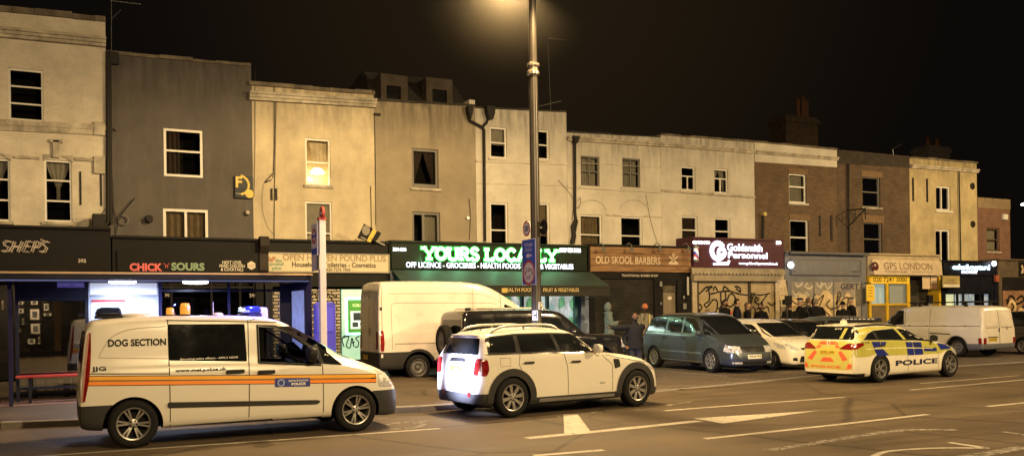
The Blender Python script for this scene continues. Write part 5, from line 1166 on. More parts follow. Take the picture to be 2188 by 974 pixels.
# ---- agents' boards on the house fronts
def agent_board(label, pts, Y, mat, strip, txts, smat, tmat):
    P = [fac(x,y,Y) for x,y in pts]; c = sum(P, Vector())/4
    r = thing('agent_board', label, 'sign', c)
    b = MB(); b.add([tuple(p) for p in P]+[(p.x,Y+.03,p.z) for p in P],[(0,1,2,3),(7,6,5,4),(0,4,5,1),(1,5,6,2),(2,6,7,3),(3,7,4,0)]); b.build('board', mat, r)
    if strip:
        lo, hi = strip; A = [P[0]+(P[1]-P[0])*lo, P[0]+(P[1]-P[0])*hi, P[3]+(P[2]-P[3])*hi, P[3]+(P[2]-P[3])*lo]
        b = MB(); b.add([(p.x,Y-.004,p.z) for p in A],[(0,1,2,3)]); b.build('colour_strip', smat, r)
    for txt,(u0,u1,v0,v1),m,k in txts:
        vs, fs = fit_text(txt,u0,u1,v0,v1,**k); b = MB()
        ex, ez = P[1]-P[0], P[0]-P[3]
        b.add([tuple(P[3]+ex*u+ez*v+Vector((0,-.008,0))) for u,v in vs],fs); b.build('letters', m, r, fixn=False)
    return r
NAVY = pm('board_navy',(.018,.024,.028),.4); GOLD = pm('board_gold',(.62,.44,.05),.5)
r = agent_board('square navy letting board with a yellow F beside the grey house window',[(502,374),(540,377),(540,424),(502,422)],YF-.12,NAVY,None,[('F',(.04,.4,.45,.95),GOLD,dict(bold=.03)),('keatons 020 8985',(.06,.62,.16,.22),PALE,{}),('TO LET',(.66,.95,.06,.18),GOLD,{})],GOLD,GOLD)
b = MB(); P0 = fac(511,395,YF-.13); vs, fs = ribbon2d([(P0.x+.29*math.cos(a),P0.z+.29*math.sin(a)) for a in [-1.4+2.8*i/14 for i in range(15)]],.06); b.add([(x,YF-.13,z) for x,z in vs],fs)
q = fac(533,414,YF-.13); b.prism([(q.x+.13*math.cos(2*PI*i/14),q.z+.13*math.sin(2*PI*i/14)) for i in range(14)],'y',YF-.134,YF-.124); b.build('yellow_ring', GOLD, r)
r = agent_board('small tilted dark letting board with a yellow stripe above the pound shop',[(778,478),(815,498),(801,521),(764,508)],YS-.1,SPRAY,(.52,.74),[('JAMES',(.12,.44,.08,.2),PALE,{}),('FOR SALE',(.54,.72,.3,.42),SPRAY,{})],GOLD,GOLD)
b = MB(); q = fac(782,492,YS-.11); b.prism([(q.x+.13*math.cos(2*PI*i/14),q.z+.16*math.sin(2*PI*i/14)) for i in range(14)],'y',YS-.112,YS-.105); b.build('emblem', pm('emblem_grey',(.22,.2,.16),.6), r)
b = MB(); p0, p1 = fac(803,514,YS-.08), fac(822,524,YS-.08); b.tube([p0,p1],.03,6); b.build('post', STONE, r)
# ================================================================== vehicles
def pchip(xs, ys):
    n = len(xs); h = [xs[i+1]-xs[i] for i in range(n-1)]; d = [(ys[i+1]-ys[i])/h[i] for i in range(n-1)]
    m = [0]*n; m[0] = d[0]; m[-1] = d[-1]
    for i in range(1, n-1):
        if d[i-1]*d[i] > 0:
            w1, w2 = 2*h[i]+h[i-1], h[i]+2*h[i-1]; m[i] = (w1+w2)/(w1/d[i-1]+w2/d[i])
    def f(x):
        if x <= xs[0]: return ys[0]
        if x >= xs[-1]: return ys[-1]
        i = max(k for k in range(n-1) if xs[k] <= x); t = (x-xs[i])/h[i]
        return ys[i]*(2*t**3-3*t*t+1)+h[i]*m[i]*(t**3-2*t*t+t)+ys[i+1]*(-2*t**3+3*t*t)+h[i]*m[i+1]*(t**3-t*t)
    return f
def ev_mesh(ob):
    dg = bpy.context.evaluated_depsgraph_get(); e = ob.evaluated_get(dg); return bpy.data.meshes.new_from_object(e)
GLASSC = pm('car_glass', (.007,.008,.009), .05, var=.2, spec=.35)
RUBBER = pm('tyre_rubber', (.010,.0095,.009), .75, var=.25, scale=8)
ALLOY = pm('alloy', (.30,.285,.265), .36, .7, var=.15)
STEELW = pm('steel_wheel', (.16,.155,.15), .5, .5, var=.2)
WELL = pm('wheel_well', (.008,.008,.008), .9, var=.2)
TRIMB = pm('black_trim', (.013,.012,.012), .5, var=.15, bump=.08, bscale=120)
SEAMM = pm('panel_gap', (.02,.018,.015), .8)
CHROME = pm('chrome', (.65,.64,.62), .12, .95, var=.05)
REDL = pm('tail_lamp', (.17,.008,.008), .12, var=.4, scale=12, spec=.8)
CLEARL = pm('clear_lens', (.55,.55,.56), .10, .35, var=.5, scale=14, spec=.9)
PLATEY = pm('plate_yellow', (.62,.44,.04), .5, var=.05); PLATEW = pm('plate_white', (.66,.64,.58), .5, var=.05)
INKB = pm('plate_ink', (.01,.01,.01), .6)
class Car:
    def __init__(s, name, label, cat, loc, rz, st, paint, well=(), wellr=.37, group=None, n=64, lower=None, lowmat=None, cuts=(), crown=.02, roofr=.11):
        s.root = thing(name, label, cat, loc, math.radians(rz), group); s.rz = rz
        ks = list(zip(*st)); f = [pchip(ks[0], k) for k in ks]
        xs = set(ks[0]); a, b_ = ks[0][0], ks[0][-1]
        for i in range(n+1): xs.add(a+(b_-a)*i/n)
        xs = sorted(xs); xs = [x for i,x in enumerate(xs) if i == 0 or x-xs[i-1] > .004]
        bm = bmesh.new(); rings = []
        for x in xs:
            zb, zt, w, zl, wr = (g(x) for g in f[1:6]); zl = min(zl, zt-.03)
            h = zt-zl; r = min(roofr, h*.45)
            half = [(0,zb),(w*.80,zb),(w*.93,zb+.02),(w*.98,zb+.10*(zl-zb)+.03),(w,zb+.42*(zl-zb)),(w*.995,zb+.72*(zl-zb)),(w*.975,zl-.015),
                    (w*.955+(wr-w*.955)*.03,zl+.02*min(1,h*4)),(w*.955+(wr-w*.955)*.5,zl+h*.5),(wr+.01,zt-r),(wr-.035,zt-r*.36),(wr-.13,zt-r*.04),(wr*.5,zt+crown*.7),(0,zt+crown)]
            pts = []
            P = [Vector(p) for p in half]
            for i in range(len(P)-1):
                p0, p1, p2, p3 = P[max(i-1,0)], P[i], P[i+1], P[min(i+2,len(P)-1)]
                for t in (0,.5):
                    q = .5*((2*p1)+(p2-p0)*t+(2*p0-5*p1+4*p2-p3)*t*t+(3*p1-p0-3*p2+p3)*t**3); pts.append((max(0,q.x) if i else q.x, q.y))
            pts.append(tuple(P[-1]))
            full = [(-y,z) for y,z in pts] + [(y,z) for y,z in reversed(pts[1:-1])]
            rings.append([bm.verts.new((x,y,z)) for y,z in full])
        m = len(rings[0])
        for A, B in zip(rings, rings[1:]):
            for k in range(m): bm.faces.new((A[k],A[(k+1)%m],B[(k+1)%m],B[k]))
        bm.faces.new(list(reversed(rings[0]))); bm.faces.new(rings[-1])
        bmesh.ops.recalc_face_normals(bm, faces=bm.faces)
        s.bvh = BVHTree.FromBMesh(bm)
        me = bpy.data.meshes.new('body'); bm.to_mesh(me); bm.free()
        ob = bpy.data.objects.new('body', me); COL.objects.link(ob)
        for mm in (paint, WELL, lowmat or TRIMB): me.materials.append(mm)
        s.w = max(ks[3]); cutters = []
        def cutter(mb, mi):
            c = mb.build('cutter', [paint, WELL, TRIMB]); c.data.polygons.foreach_set('material_index', [mi]*len(c.data.polygons)); cutters.append(c)
            md = ob.modifiers.new('cut','BOOLEAN'); md.operation='DIFFERENCE'; md.object=c; md.solver='EXACT'
        for (wx, wz) in well:
            for sd in (-1,1):
                mb = MB(); mb.cyl((wx,sd*(s.w-.34),wz),(wx,sd*(s.w+.3),wz),wellr,wellr,36); cutter(mb,1)
        for mb in cuts: cutter(mb, 1)
        me2 = ev_mesh(ob); bpy.data.objects.remove(ob)
        for c in cutters: bpy.data.objects.remove(c)
        if lower:
            bm = bmesh.new(); bm.from_mesh(me2)
            for cond, planes in lower:
                for co_, no_ in planes: bmesh.ops.bisect_plane(bm, geom=bm.verts[:]+bm.edges[:]+bm.faces[:], plane_co=co_, plane_no=no_, dist=1e-5)
                for fc in bm.faces:
                    if fc.material_index == 0 and cond(fc.calc_center_median()): fc.material_index = 2
            bm.to_mesh(me2); bm.free()
        s.body = link('body', me2, [], s.root, 42); s.well = well
    def hit(s, axis, a, b, off):
        if axis == 'R': o, d = Vector((a,-9,b)), Vector((0,1,0))
        elif axis == 'L': o, d = Vector((a,9,b)), Vector((0,-1,0))
        elif axis == 'rear': o, d = Vector((-19,a,b)), Vector((1,0,0))
        elif axis == 'front': o, d = Vector((19,a,b)), Vector((-1,0,0))
        else: o, d = Vector((a,b,19)), Vector((0,0,-1))
        h, n, i, _ = s.bvh.ray_cast(o, d)
        if h is None:
            q = Vector((a,-s.w if axis=='R' else s.w,b)) if axis in 'RL' else (Vector((-9,a,b)) if axis=='rear' else Vector((9,a,b)))
            h, n, i, _ = s.bvh.find_nearest(q)
        if n.dot(d) > 0: n = -n
        n = (n*.55 - d*.45).normalized()
        return h + n*off
    def flat(s, axis, vs, fs, off, name, mat, parent=None, step=.07, th=0):
        bm = bmesh.new(); V = [bm.verts.new((a,b,0)) for a,b in vs]
        for q in fs:
            try: bm.faces.new([V[i] for i in q])
            except ValueError: pass
        if step:
            for k in (0,1):
                lo = min(v[k] for v in vs); hi = max(v[k] for v in vs)
                for i in range(int(math.floor(lo/step)), int(math.ceil(hi/step))+1):
                    c = i*step+.0013
                    if lo < c < hi:
                        bmesh.ops.bisect_plane(bm, geom=bm.verts[:]+bm.edges[:]+bm.faces[:], plane_co=(c,0,0) if k==0 else (0,c,0), plane_no=(1,0,0) if k==0 else (0,1,0), dist=1e-5)
        for v in bm.verts: v.co = s.hit(axis, v.co.x, v.co.y, off)
        me = bpy.data.meshes.new(name); bm.to_mesh(me); bm.free()
        return link(name, me, mat, parent or s.root, 60)
    def poly(s, axis, pts, off, name, mat, parent=None, step=.07, rnd=0):
        if rnd:
            out = []; n = len(pts)
            for i in range(n):
                p, a, c = Vector(pts[i]), Vector(pts[i-1]), Vector(pts[(i+1)%n])
                ra = min(rnd,(a-p).length*.45); rc = min(rnd,(c-p).length*.45)
                A = p+(a-p).normalized()*ra; B = p+(c-p).normalized()*rc
                for t in (0,.33,.67,1): out.append(tuple(A*(1-t)**2+p*2*t*(1-t)+B*t*t))
            pts = out
        tri = tessellate_polygon([[Vector((a,b,0)) for a,b in pts]])
        return s.flat(axis, pts, [tuple(t) for t in tri], off, name, mat, parent, step)
    def both(s, pts, off, name, mat, parent=None, **k):
        return [s.poly(ax, pts, off, name, mat, parent, **k) for ax in 'RL']
    def line(s, axis, pts, w, off, name, mat, parent=None, smooth=False):
        if smooth: pts = crom(pts, 5)
        vs, fs = ribbon2d(pts, w); return s.flat(axis, vs, fs, off, name, mat, parent)
    def text(s, axis, txt, rect, off, name, mat, parent=None, flip=False, **k):
        vs, fs = fit_text(txt, *rect, **k)
        if flip: c = rect[0]+rect[1]; vs = [(c-a,b) for a,b in vs]
        return s.flat(axis, vs, fs, off, name, mat, parent, step=.035)
    def bump(s, mb, name, mat, parent=None, smooth=40, bevel=0):
        return mb.build(name, mat, parent or s.root, smooth, org='local', bevel=bevel)
    def wheels(s, r, width, style, inset=.03, tw=None):
        tm = MB(); wd = width
        tm.lathe([(r*.66,-wd*.5),(r*.80,-wd*.55),(r*.93,-wd*.52),(r*.985,-wd*.40),(r,-wd*.2),(r,wd*.2),(r*.985,wd*.40),(r*.93,wd*.52),(r*.80,wd*.55),(r*.66,wd*.5),(r*.64,wd*.2),(r*.64,-wd*.2),(r*.66,-wd*.5)],(0,0,0),'y',36)
        tmesh = tm.mesh('tyre'); bmx = bmesh.new(); bmx.from_mesh(tmesh); bmesh.ops.recalc_face_normals(bmx, faces=bmx.faces); bmx.to_mesh(tmesh); bmx.free(); tmesh.materials.append(RUBBER)
        tmesh.polygons.foreach_set('use_smooth',[True]*len(tmesh.polygons))
        w = MB(); y0 = -wd*.5
        w.lathe([(r*.675,y0-.004),(r*.66,y0-.012),(r*.615,y0-.006),(r*.60,y0+.03),(r*.58,y0+.10)],(0,0,0),'y',32,0)
        w.lathe([(r*.60,y0+.085),(.0,y0+.075)],(0,0,0),'y',24,1)
        nsp, kind = style
        hub = r*.19
        def spoke(a, wi, wo, r0, r1, yin, yout, tw_=0):
            ca, sa = math.cos(a), math.sin(a)
            pr = []
            for rr, ww, yy in ((r0,wi,yin),((r0+r1)/2,(wi+wo)/2,(yin+yout)/2-.006),(r1,wo,yout)):
                for sg in (-1,1):
                    px, pz = rr*ca - sg*ww/2*sa, rr*sa + sg*ww/2*ca; pr.append((px,yy,pz))
            n0 = len(w.v)
            vs = pr + [(p[0],p[1]+.035,p[2]) for p in pr]
            w.add(vs,[(0,1,3,2),(2,3,5,4),(0,2,8,6),(2,4,10,8),(1,7,9,3),(3,9,11,5)],0)
        for k in range(nsp):
            a = 2*PI*k/nsp+PI/2
            if kind == 'single': spoke(a, r*.12, r*.20, hub*.8, r*.62, y0+.022, y0+.004)
            elif kind == 'twin':
                for dd in (-.135,.135): spoke(a+dd, r*.065, r*.08, hub*.85, r*.62, y0+.022, y0+.002)
            elif kind == 'vee':
                for dd in (-.20,.20): spoke(a+dd*.9, r*.07, r*.085, hub*.8, r*.62, y0+.03, y0+.002)
            elif kind == 'steel': w.cyl((r*.42*math.cos(a),y0+.03,r*.42*math.sin(a)),(r*.42*math.cos(a),y0+.06,r*.42*math.sin(a)),r*.07,r*.07,8,1)
        if kind == 'steel': w.lathe([(r*.60,y0+.06),(r*.50,y0+.025),(r*.34,y0+.02),(r*.22,y0+.05)],(0,0,0),'y',24,0)
        w.lathe([(hub*1.05,y0+.05),(hub,y0+.018),(hub*.55,y0+.008),(0,y0+.006)],(0,0,0),'y',16,0)
        for k in range(5): a = 2*PI*k/5; w.cyl((hub*.7*math.cos(a),y0+.004,hub*.7*math.sin(a)),(hub*.7*math.cos(a),y0+.02,hub*.7*math.sin(a)),.014,.014,6,1)
        wm = w.mesh('wheel'); wm.materials.append(STEELW if kind=='steel' else ALLOY); wm.materials.append(WELL)
        bmx = bmesh.new(); bmx.from_mesh(wm); bmesh.ops.recalc_face_normals(bmx, faces=bmx.faces); bmx.to_mesh(wm); bmx.free()
        wm.polygons.foreach_set('use_smooth',[True]*len(wm.polygons)); wm.set_sharp_from_angle(angle=.6)
        for wx, wz in s.well:
            for sd in (-1,1):
                o = bpy.data.objects.new('wheel', wm); COL.objects.link(o); o.parent = s.root
                o.location = (wx, sd*((tw or s.w)-inset-wd/2), r); o.rotation_euler = (0, random.random()*6, 0 if sd < 0 else PI)
                q = bpy.data.objects.new('tyre', tmesh); COL.objects.link(q); q.parent = o
    def mirror(s, x, z, mat, sc_=1., yo=None, foot=TRIMB):
        for sd in (-1,1):
            y = sd*((yo or s.w)+.10*sc_)
            b = MB(); b.lathe([(0,.075),(.085,.07),(.098,.05),(.098,.0),(.085,-.05),(.05,-.085),(0,-.09)],(0,0,0),'x',16)
            sq = lambda u: math.copysign(abs(u/.1)**.62*.1, u)
            vs = [(x-v[0]*.8*sc_, y+sq(v[1])*1.25*sc_, z+sq(v[2])*.92*sc_) for v in b.v]; c = MB(); c.add(vs,b.f)
            c.cyl((x,sd*((yo or s.w)-.06),z-.10*sc_),(x,y-sd*.02,z-.05*sc_),.03,.025,8); s.bump(c,'door_mirror',mat)
    def plate(s, axis, yc, zc, txt, yellow=True, w=.50, h=.11, off=.012):
        flip = axis == 'rear'
        p = s.poly(axis, [(yc-w/2,zc-h/2),(yc+w/2,zc-h/2),(yc+w/2,zc+h/2),(yc-w/2,zc+h/2)], off, 'number_plate', PLATEY if yellow else PLATEW, step=.2)
        s.text(axis, txt, (yc-w*.44,yc+w*.44,zc-h*.33,zc+h*.33), off+.004, 'plate_characters', INKB, p, flip=flip, bold=.012)
    def handle(s, x, z, mat, w=.17, h=.028):
        for ax in 'RL': s.poly(ax, [(x-w/2,z-h/2),(x+w/2,z-h/2),(x+w/2,z+h/2),(x-w/2,z+h/2)], .028, 'door_handle', mat, rnd=.014, step=.1)
def arch_ring(car, cx, cz, r0, r1, off, name, mat, a0=-.12, a1=PI+.12, zmin=.18):
    n = 26; pts = []
    for ax in 'RL':
        vs = []; fs = []
        for i in range(n+1):
            a = a0+(a1-a0)*i/n
            vs += [(cx+r0*math.cos(a), max(zmin,cz+r0*math.sin(a))),(cx+r1*math.cos(a), max(zmin,cz+r1*math.sin(a)))]
            if i: fs.append((2*i-2,2*i-1,2*i+1,2*i))
        car.flat(ax, vs, fs, off, name, mat, step=0)

# ------------------------------------------------------------------ 1 police dog van
PAINTW = pm('van_white', (.60,.57,.50), .32, var=.025, scale=1, coat=.12, streak=.0)
PAINTW2 = pm('car_white', (.60,.57,.49), .28, var=.02, scale=1, coat=.6)
st = [(-.665,.40,.62,.84,.60,.74),(-.66,.34,.80,.89,.74,.76),(-.645,.30,1.06,.915,.95,.78),(-.60,.28,1.45,.925,1.04,.785),(-.56,.27,1.62,.93,1.08,.785),(-.48,.26,1.70,.935,1.08,.79),(-.2,.25,1.735,.945,1.09,.80),(.4,.24,1.755,.95,1.09,.81),
      (1.2,.24,1.755,.95,1.08,.81),(1.75,.24,1.735,.95,1.06,.80),(2.05,.24,1.68,.95,1.05,.78),(2.3,.24,1.565,.95,1.05,.755),(2.65,.24,1.36,.945,1.03,.74),(2.98,.23,1.16,.93,.99,.76),(3.25,.22,1.055,.915,.93,.77),(3.54,.21,.945,.885,.84,.75),(3.70,.20,.86,.83,.76,.70),(3.81,.20,.74,.76,.66,.66),(3.88,.21,.62,.68,.57,.60),(3.93,.26,.50,.54,.46,.46)]
wcut = MB(); wcut.prism([(1.72,1.10),(2.60,1.04),(2.49,1.28),(2.15,1.50),(1.95,1.585),(1.72,1.60)],'y',-2,2)
cab = MB(); cab.box(1.45,2.75,-.80,.80,.75,1.60)
grey_low = [(lambda c: c.z < .60 and c.x < -.22, [((0,0,.60),(0,0,1)),((-.22,0,0),(1,0,0))]), (lambda c: c.z < .60 and c.x > 3.42, [((3.42,0,0),(1,0,0))])]
GREYB = pm('bumper_grey', (.034,.033,.032), .5, var=.12, bump=.08, bscale=120)
v = Car('police_van','white police dog van with orange stripe and roof beacons, nearest vehicle','van',(.91,13.02+.95,0),0,st,PAINTW,[(0,.31),(3.15,.31)],.385,lower=grey_low,lowmat=GREYB,cuts=[wcut,cab],roofr=.075)
v.wheels(.33,.21,(6,'twin')); v.root.scale = (.98,1,1)
ORANGE = pm('stripe_orange',(.75,.22,.02),.4,var=.03,emit=(1,.3,.02),es=.02); AMB = pm('stripe_amber',(.72,.34,.03),.4,var=.03); OLIVE = pm('stripe_olive',(.16,.10,.02),.5)
def vline(x): return 1.0-.036*(x+.55)      # the stripe drops towards the nose
def stripe(x0,x1,a,b,off,name,mat):
    v.both([(x0,vline(x0)-a),(x1,vline(x1)-a),(x1,vline(x1)-b),(x0,vline(x0)-b)],off,name,mat)
stripe(-.60,3.49,.135,.0,.0025,'stripe_edge',INKB)
stripe(-.60,3.48,.058,.010,.004,'stripe',AMB); stripe(-.60,3.40,.078,.058,.0045,'stripe',OLIVE); stripe(-.60,3.49,.126,.078,.004,'stripe',ORANGE)
v.poly('R',[(.475,1.165),(1.535,1.115),(1.52,1.645),(.475,1.66)],.006,'side_window',GLASSC,rnd=.02); v.poly('L',[(.475,1.165),(1.535,1.115),(1.52,1.645),(.475,1.66)],.006,'side_window',GLASSC,rnd=.02)
FWIN = [(1.70,1.085),(2.62,1.02),(2.51,1.29),(2.17,1.52),(1.96,1.605),(1.70,1.625)]
THIN = glassmat('cab_glass',(.62,.64,.66),1.45,.02,.03)
for ax in 'RL':
    g = v.poly(ax,FWIN,.004,'door_window',THIN,step=.2)
    vs, fs = ribbon2d(FWIN+[FWIN[0]],.028); v.flat(ax,vs,fs,.006,'window_seal',TRIMB,g)
    v.poly(ax,[(2.62,1.04),(2.96,1.005),(2.60,1.33)],.005,'quarter_glass',GLASSC); v.poly(ax,[(2.50,1.30),(2.60,1.33),(2.66,1.04),(2.60,1.03)],.007,'pillar_trim',TRIMB)
v.poly('front',[(-.72,1.09),(.72,1.09),(.66,1.60),(-.66,1.60)],.006,'windscreen',GLASSC,rnd=.06)
for x0,z0,x1,z1 in ((.475,.26,.47,1.72),(1.545,.25,1.57,1.70),(1.70,1.72,1.60,1.70),(2.64,.24,2.64,1.03)):
    v.line('R',[(x0,z0),(x1,z1)],.012,.003,'panel_gap',SEAMM); v.line('L',[(x0,z0),(x1,z1)],.012,.003,'panel_gap',SEAMM)
for ax in 'RL':
    v.line(ax,[(-.55,1.025),(.47,.985)],.012,.004,'slide_rail',SEAMM)
    v.line(ax,[(-.42,1.23),(-.38,1.32),(-.25,1.50),(0.0,1.60),(.45,1.63)],.014,.002,'panel_crease',pm('crease',(.34,.30,.24),.5),smooth=True)  # shade along the pressed panel lines painted as darker strips
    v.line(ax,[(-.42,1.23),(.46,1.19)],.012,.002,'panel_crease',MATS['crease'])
    v.line(ax,[(.45,1.715),(2.0,1.66)],.012,.004,'roof_gutter',SEAMM)
mold = v.both([(.44,.60),(2.55,.515),(2.60,.49),(2.55,.455),(.44,.525)],.016,'side_moulding',GREYB,rnd=.03)
v.both([(.42,.27),(2.62,.245),(2.62,.205),(.42,.225)],.008,'sill_trim',TRIMB)
v.handle(1.36,.98,TRIMB,.26,.05); v.handle(1.80,.955,TRIMB,.25,.05)
BLUEB = pm('badge_blue',(.015,.03,.22),.45)
for ax in 'RL':
    fl = ax == 'L'
    bp_ = v.poly(ax,[(1.92,.735),(2.44,.72),(2.44,.845),(1.92,.86)],.007,'badge',BLUEB)
    v.text(ax,'METROPOLITAN',(2.12,2.41,.798,.825),.010,'badge_letters',PLATEW,bp_,flip=fl,bold=.02); v.text(ax,'POLICE',(2.16,2.37,.745,.783),.010,'badge_letters',PLATEW,bp_,flip=fl,bold=.05)
    vs, fs = ribbon2d([(2.01+.045*math.cos(2*PI*i/16),.79+.045*math.sin(2*PI*i/16)) for i in range(17)],.02); v.flat(ax,vs,fs,.010,'badge_crest',pm('crest_blue',(.25,.3,.5),.5),bp_)
    v.text(ax,'DOG SECTION',(-.30,.44,1.372,1.468),.009,'lettering',INKB,flip=fl,bold=.03)
    v.text(ax,'JJG',(-.51,-.33,1.045,1.115),.010,'lettering',INKB,flip=fl,bold=.02)
    v.text(ax,'www.met.police.uk',(.55,1.24,.99,1.048),.012,'lettering',INKB,flip=fl,bold=.03)
    v.text(ax,'Recruiting police officers - APPLY NOW',(.62,1.41,1.155,1.19),.009,'lettering',PLATEW,flip=fl,bold=.015)
for sd in (-1,1):   # tall rear lamps wrapped round the corner
    vs=[];fs=[];n=12
    zs=[.66+.90*i/n for i in range(n+1)]
    for i,z in enumerate(zs):
        t=i/n; wl=.03+.035*math.sin(PI*min(1,t*.9+.12)); xx=-.650+.10*t
        vs+=[(xx+.006,z),(xx+.012+wl,z)]
        if i: fs.append((2*i-2,2*i-1,2*i+1,2*i))
    l=v.flat('R' if sd<0 else 'L',vs,fs,.014,'tail_lamp',REDL)
    vs2=[(a if k%2==0 else vs[k-1][0]+.02,b) for k,(a,b) in enumerate(vs)]; v.flat('R' if sd<0 else 'L',vs2,fs,.018,'lens',pm('lens_pale',(.45,.25,.2),.15),l)
    v.poly('rear',[(sd*.86,.70),(sd*.80,.72),(sd*.74,1.50),(sd*.79,1.52)],.010,'tail_lamp',REDL)
    hl=v.poly('front',[(sd*.40,.66),(sd*.66,.62),(sd*.84,.72),(sd*.82,.92),(sd*.62,.86)],.008,'headlight',CLEARL)
    v.poly('R' if sd<0 else 'L',[(3.54,.66),(3.78,.64),(3.74,.80),(3.60,.90),(3.52,.88)],.010,'headlight',CLEARL)
v.poly('front',[(-.36,.60),(.36,.60),(.40,.80),(-.40,.80)],.006,'grille',TRIMB); v.plate('front',0,.42,'LX09 FGM',False)
v.poly('rear',[(-.66,1.15),(.66,1.15),(.62,1.58),(-.62,1.58)],.008,'rear_window',GLASSC); v.plate('rear',.1,.80,'LX09 FGM')
v.mirror(2.46,1.19,TRIMB,1.15,yo=.88)
# roof equipment
AMBER = pm('beacon_amber',(.55,.25,.03),.2,emit=(1,.42,.05),es=.45); BLUEL = glow('beacon_blue',(.10,.10,1),6); DKBLUE = pm('beacon_dark',(.012,.02,.06),.15)
def dome(x,y,r,h,mat,name='beacon'):
    z = v.bvh.ray_cast(Vector((x,y,9)),Vector((0,0,-1)))[0].z
    b = MB(); b.lathe([(r*1.1,-.01),(r*1.1,.02),(r*.95,.022)],(x,y,z),'z',18); bs = v.bump(b,name,TRIMB)
    b = MB(); b.lathe([(r*.96,.02),(r*.97,h*.7),(r*.8,h*.95),(0,h)],(x,y,z),'z',18); v.bump(b,'lens',mat,bs,60)
dome(.80,-.05,.075,.19,AMBER); dome(.62,.25,.06,.13,AMBER); dome(2.02,.35,.09,.19,pm('beacon_lilac',(.45,.35,.6),.2,emit=(.5,.3,1),es=1.2))
for x,y,mat,lx,ly in ((-.25,.0,DKBLUE,.17,.50),(1.76,.05,DKBLUE,.13,.40)):
    z = v.bvh.ray_cast(Vector((x,y,9)),Vector((0,0,-1)))[0].z
    b = MB(); b.obox((x,y,z+.02),(lx*2,ly*1.6,.05)); bs = v.bump(b,'light_bar',TRIMB,bevel=.015)
    b = MB(); b.prism([(x-lx,z+.045),(x+lx,z+.045),(x+lx*.8,z+.15),(x-lx*.8,z+.15)],'y',y-ly*.8,y+ly*.8); v.bump(b,'lens',mat,bs,30,bevel=.03)
b = MB(); z = 1.76; b.lathe([(.24,-.02),(.235,.03),(.2,.055),(0,.06)],(.12,-.12,z),'z',22); v.bump(b,'roof_vent',PAINTW)
b = MB(); b.lathe([(.08,-.02),(.075,.03),(.05,.05),(0,.055)],(1.25,-.2,1.76),'z',14); b.cyl((1.25,.25,1.75),(1.25,.25,1.98),.008,.004,5); v.bump(b,'aerial_base',PAINTW)
b = MB(); b.obox((2.02,.35,1.86),(.05,.05,.03)); 
bl = v.bump(b,'strobe',BLUEL)
b = MB(); b.obox((1.66,-.27,1.83),(.08,.05,.035)); v.bump(b,'strobe',BLUEL)
# cab seen through the door glass
SEAT = pm('seat_cloth',(.03,.03,.035),.9,var=.2)
for sd in (-.40,.40):
    b = MB(); b.obox((1.90,sd,.88),(.5,.46,.16)); b.obox((1.66,sd,1.16),(.16,.46,.55),Matrix.Rotation(-.2,3,'Y')); b.obox((1.60,sd,1.48),(.10,.26,.17)); v.bump(b,'seat',SEAT,bevel=.04)
b = MB(); R_w = Matrix.Rotation(-1.0,3,'Y'); b.tube([Vector((2.30,-.40,1.12))+R_w@Vector((.0,.19*math.cos(a),.19*math.sin(a))) for a in [2*PI*i/18 for i in range(19)]],.016,6); b.cyl((2.30,-.40,1.12),(2.55,-.40,1.0),.03,.03,6); v.bump(b,'steering_wheel',TRIMB)
b = MB(); b.box(2.45,2.74,-.78,.78,.78,1.08); v.bump(b,'dashboard',TRIMB,bevel=.05)

# ------------------------------------------------------------------ 2 white compact SUV
st = [(-.63,.34,.56,.62,.54,.52),(-.62,.27,.66,.70,.62,.58),(-.60,.24,.86,.78,.80,.63),(-.565,.23,1.04,.82,.96,.645),(-.52,.22,1.16,.84,1.03,.65),(-.45,.21,1.33,.85,1.05,.65),(-.39,.20,1.385,.85,1.06,.655),(-.1,.19,1.435,.865,1.06,.665),(.4,.18,1.475,.87,1.06,.675),(.9,.18,1.475,.87,1.06,.675),(1.25,.18,1.45,.87,1.05,.67),
      (1.50,.18,1.385,.87,1.04,.66),(1.75,.18,1.24,.87,1.02,.645),(2.08,.18,1.035,.865,.98,.66),(2.25,.18,1.00,.86,.95,.69),(2.6,.18,.965,.85,.90,.69),(3.0,.18,.90,.835,.83,.68),(3.24,.18,.82,.80,.75,.65),(3.38,.18,.70,.75,.64,.61),(3.46,.19,.56,.69,.52,.56),(3.51,.24,.46,.56,.42,.46)]
clad = [(lambda c: c.z < .31 and abs(c.y) > .3, [((0,0,.31),(0,0,1))]), (lambda c: c.z < .42 and c.x < -.3, [((0,0,.42),(0,0,1)),((-.3,0,0),(1,0,0))]), (lambda c: c.z < .33 and c.x > 3.0, [((0,0,.33),(0,0,1))])]
ax_, ay_ = 6.77, 13.33; yaw = 5.9; yr = math.radians(yaw)
m_ = Car('compact_car','white compact crossover with black wheel arches and silver roof rails','car',(ax_-.81*math.sin(yr),ay_+.81*math.cos(yr),0),yaw,st,PAINTW2,[(0.02,.32),(2.84,.32)],.385,lower=clad,lowmat=GREYB)
m_.wheels(.335,.215,(8,'single'),inset=.0); m_.root.scale = (.968,.93,1)
for cx in (.02,2.84): arch_ring(m_,cx,.32,.375,.50,.014,'arch_trim',GREYB)
band_ = [(-.44,1.075),(.19,1.065),(1.2,1.055),(1.90,1.035),(1.72,1.185),(1.54,1.33),(1.42,1.375),(.95,1.395),(.19,1.395),(-.28,1.36),(-.40,1.325)]
m_.both(band_,.004,'window_band',TRIMB,rnd=.02)
for pts in ([(-.40,1.10),(.12,1.09),(.14,1.365),(-.32,1.335)],[(.22,1.09),(1.0,1.08),(.92,1.37),(.22,1.37)],[(1.08,1.08),(1.78,1.065),(1.52,1.315),(1.42,1.355),(1.0,1.37)]): m_.both(pts,.0075,'side_window',GLASSC,rnd=.03)
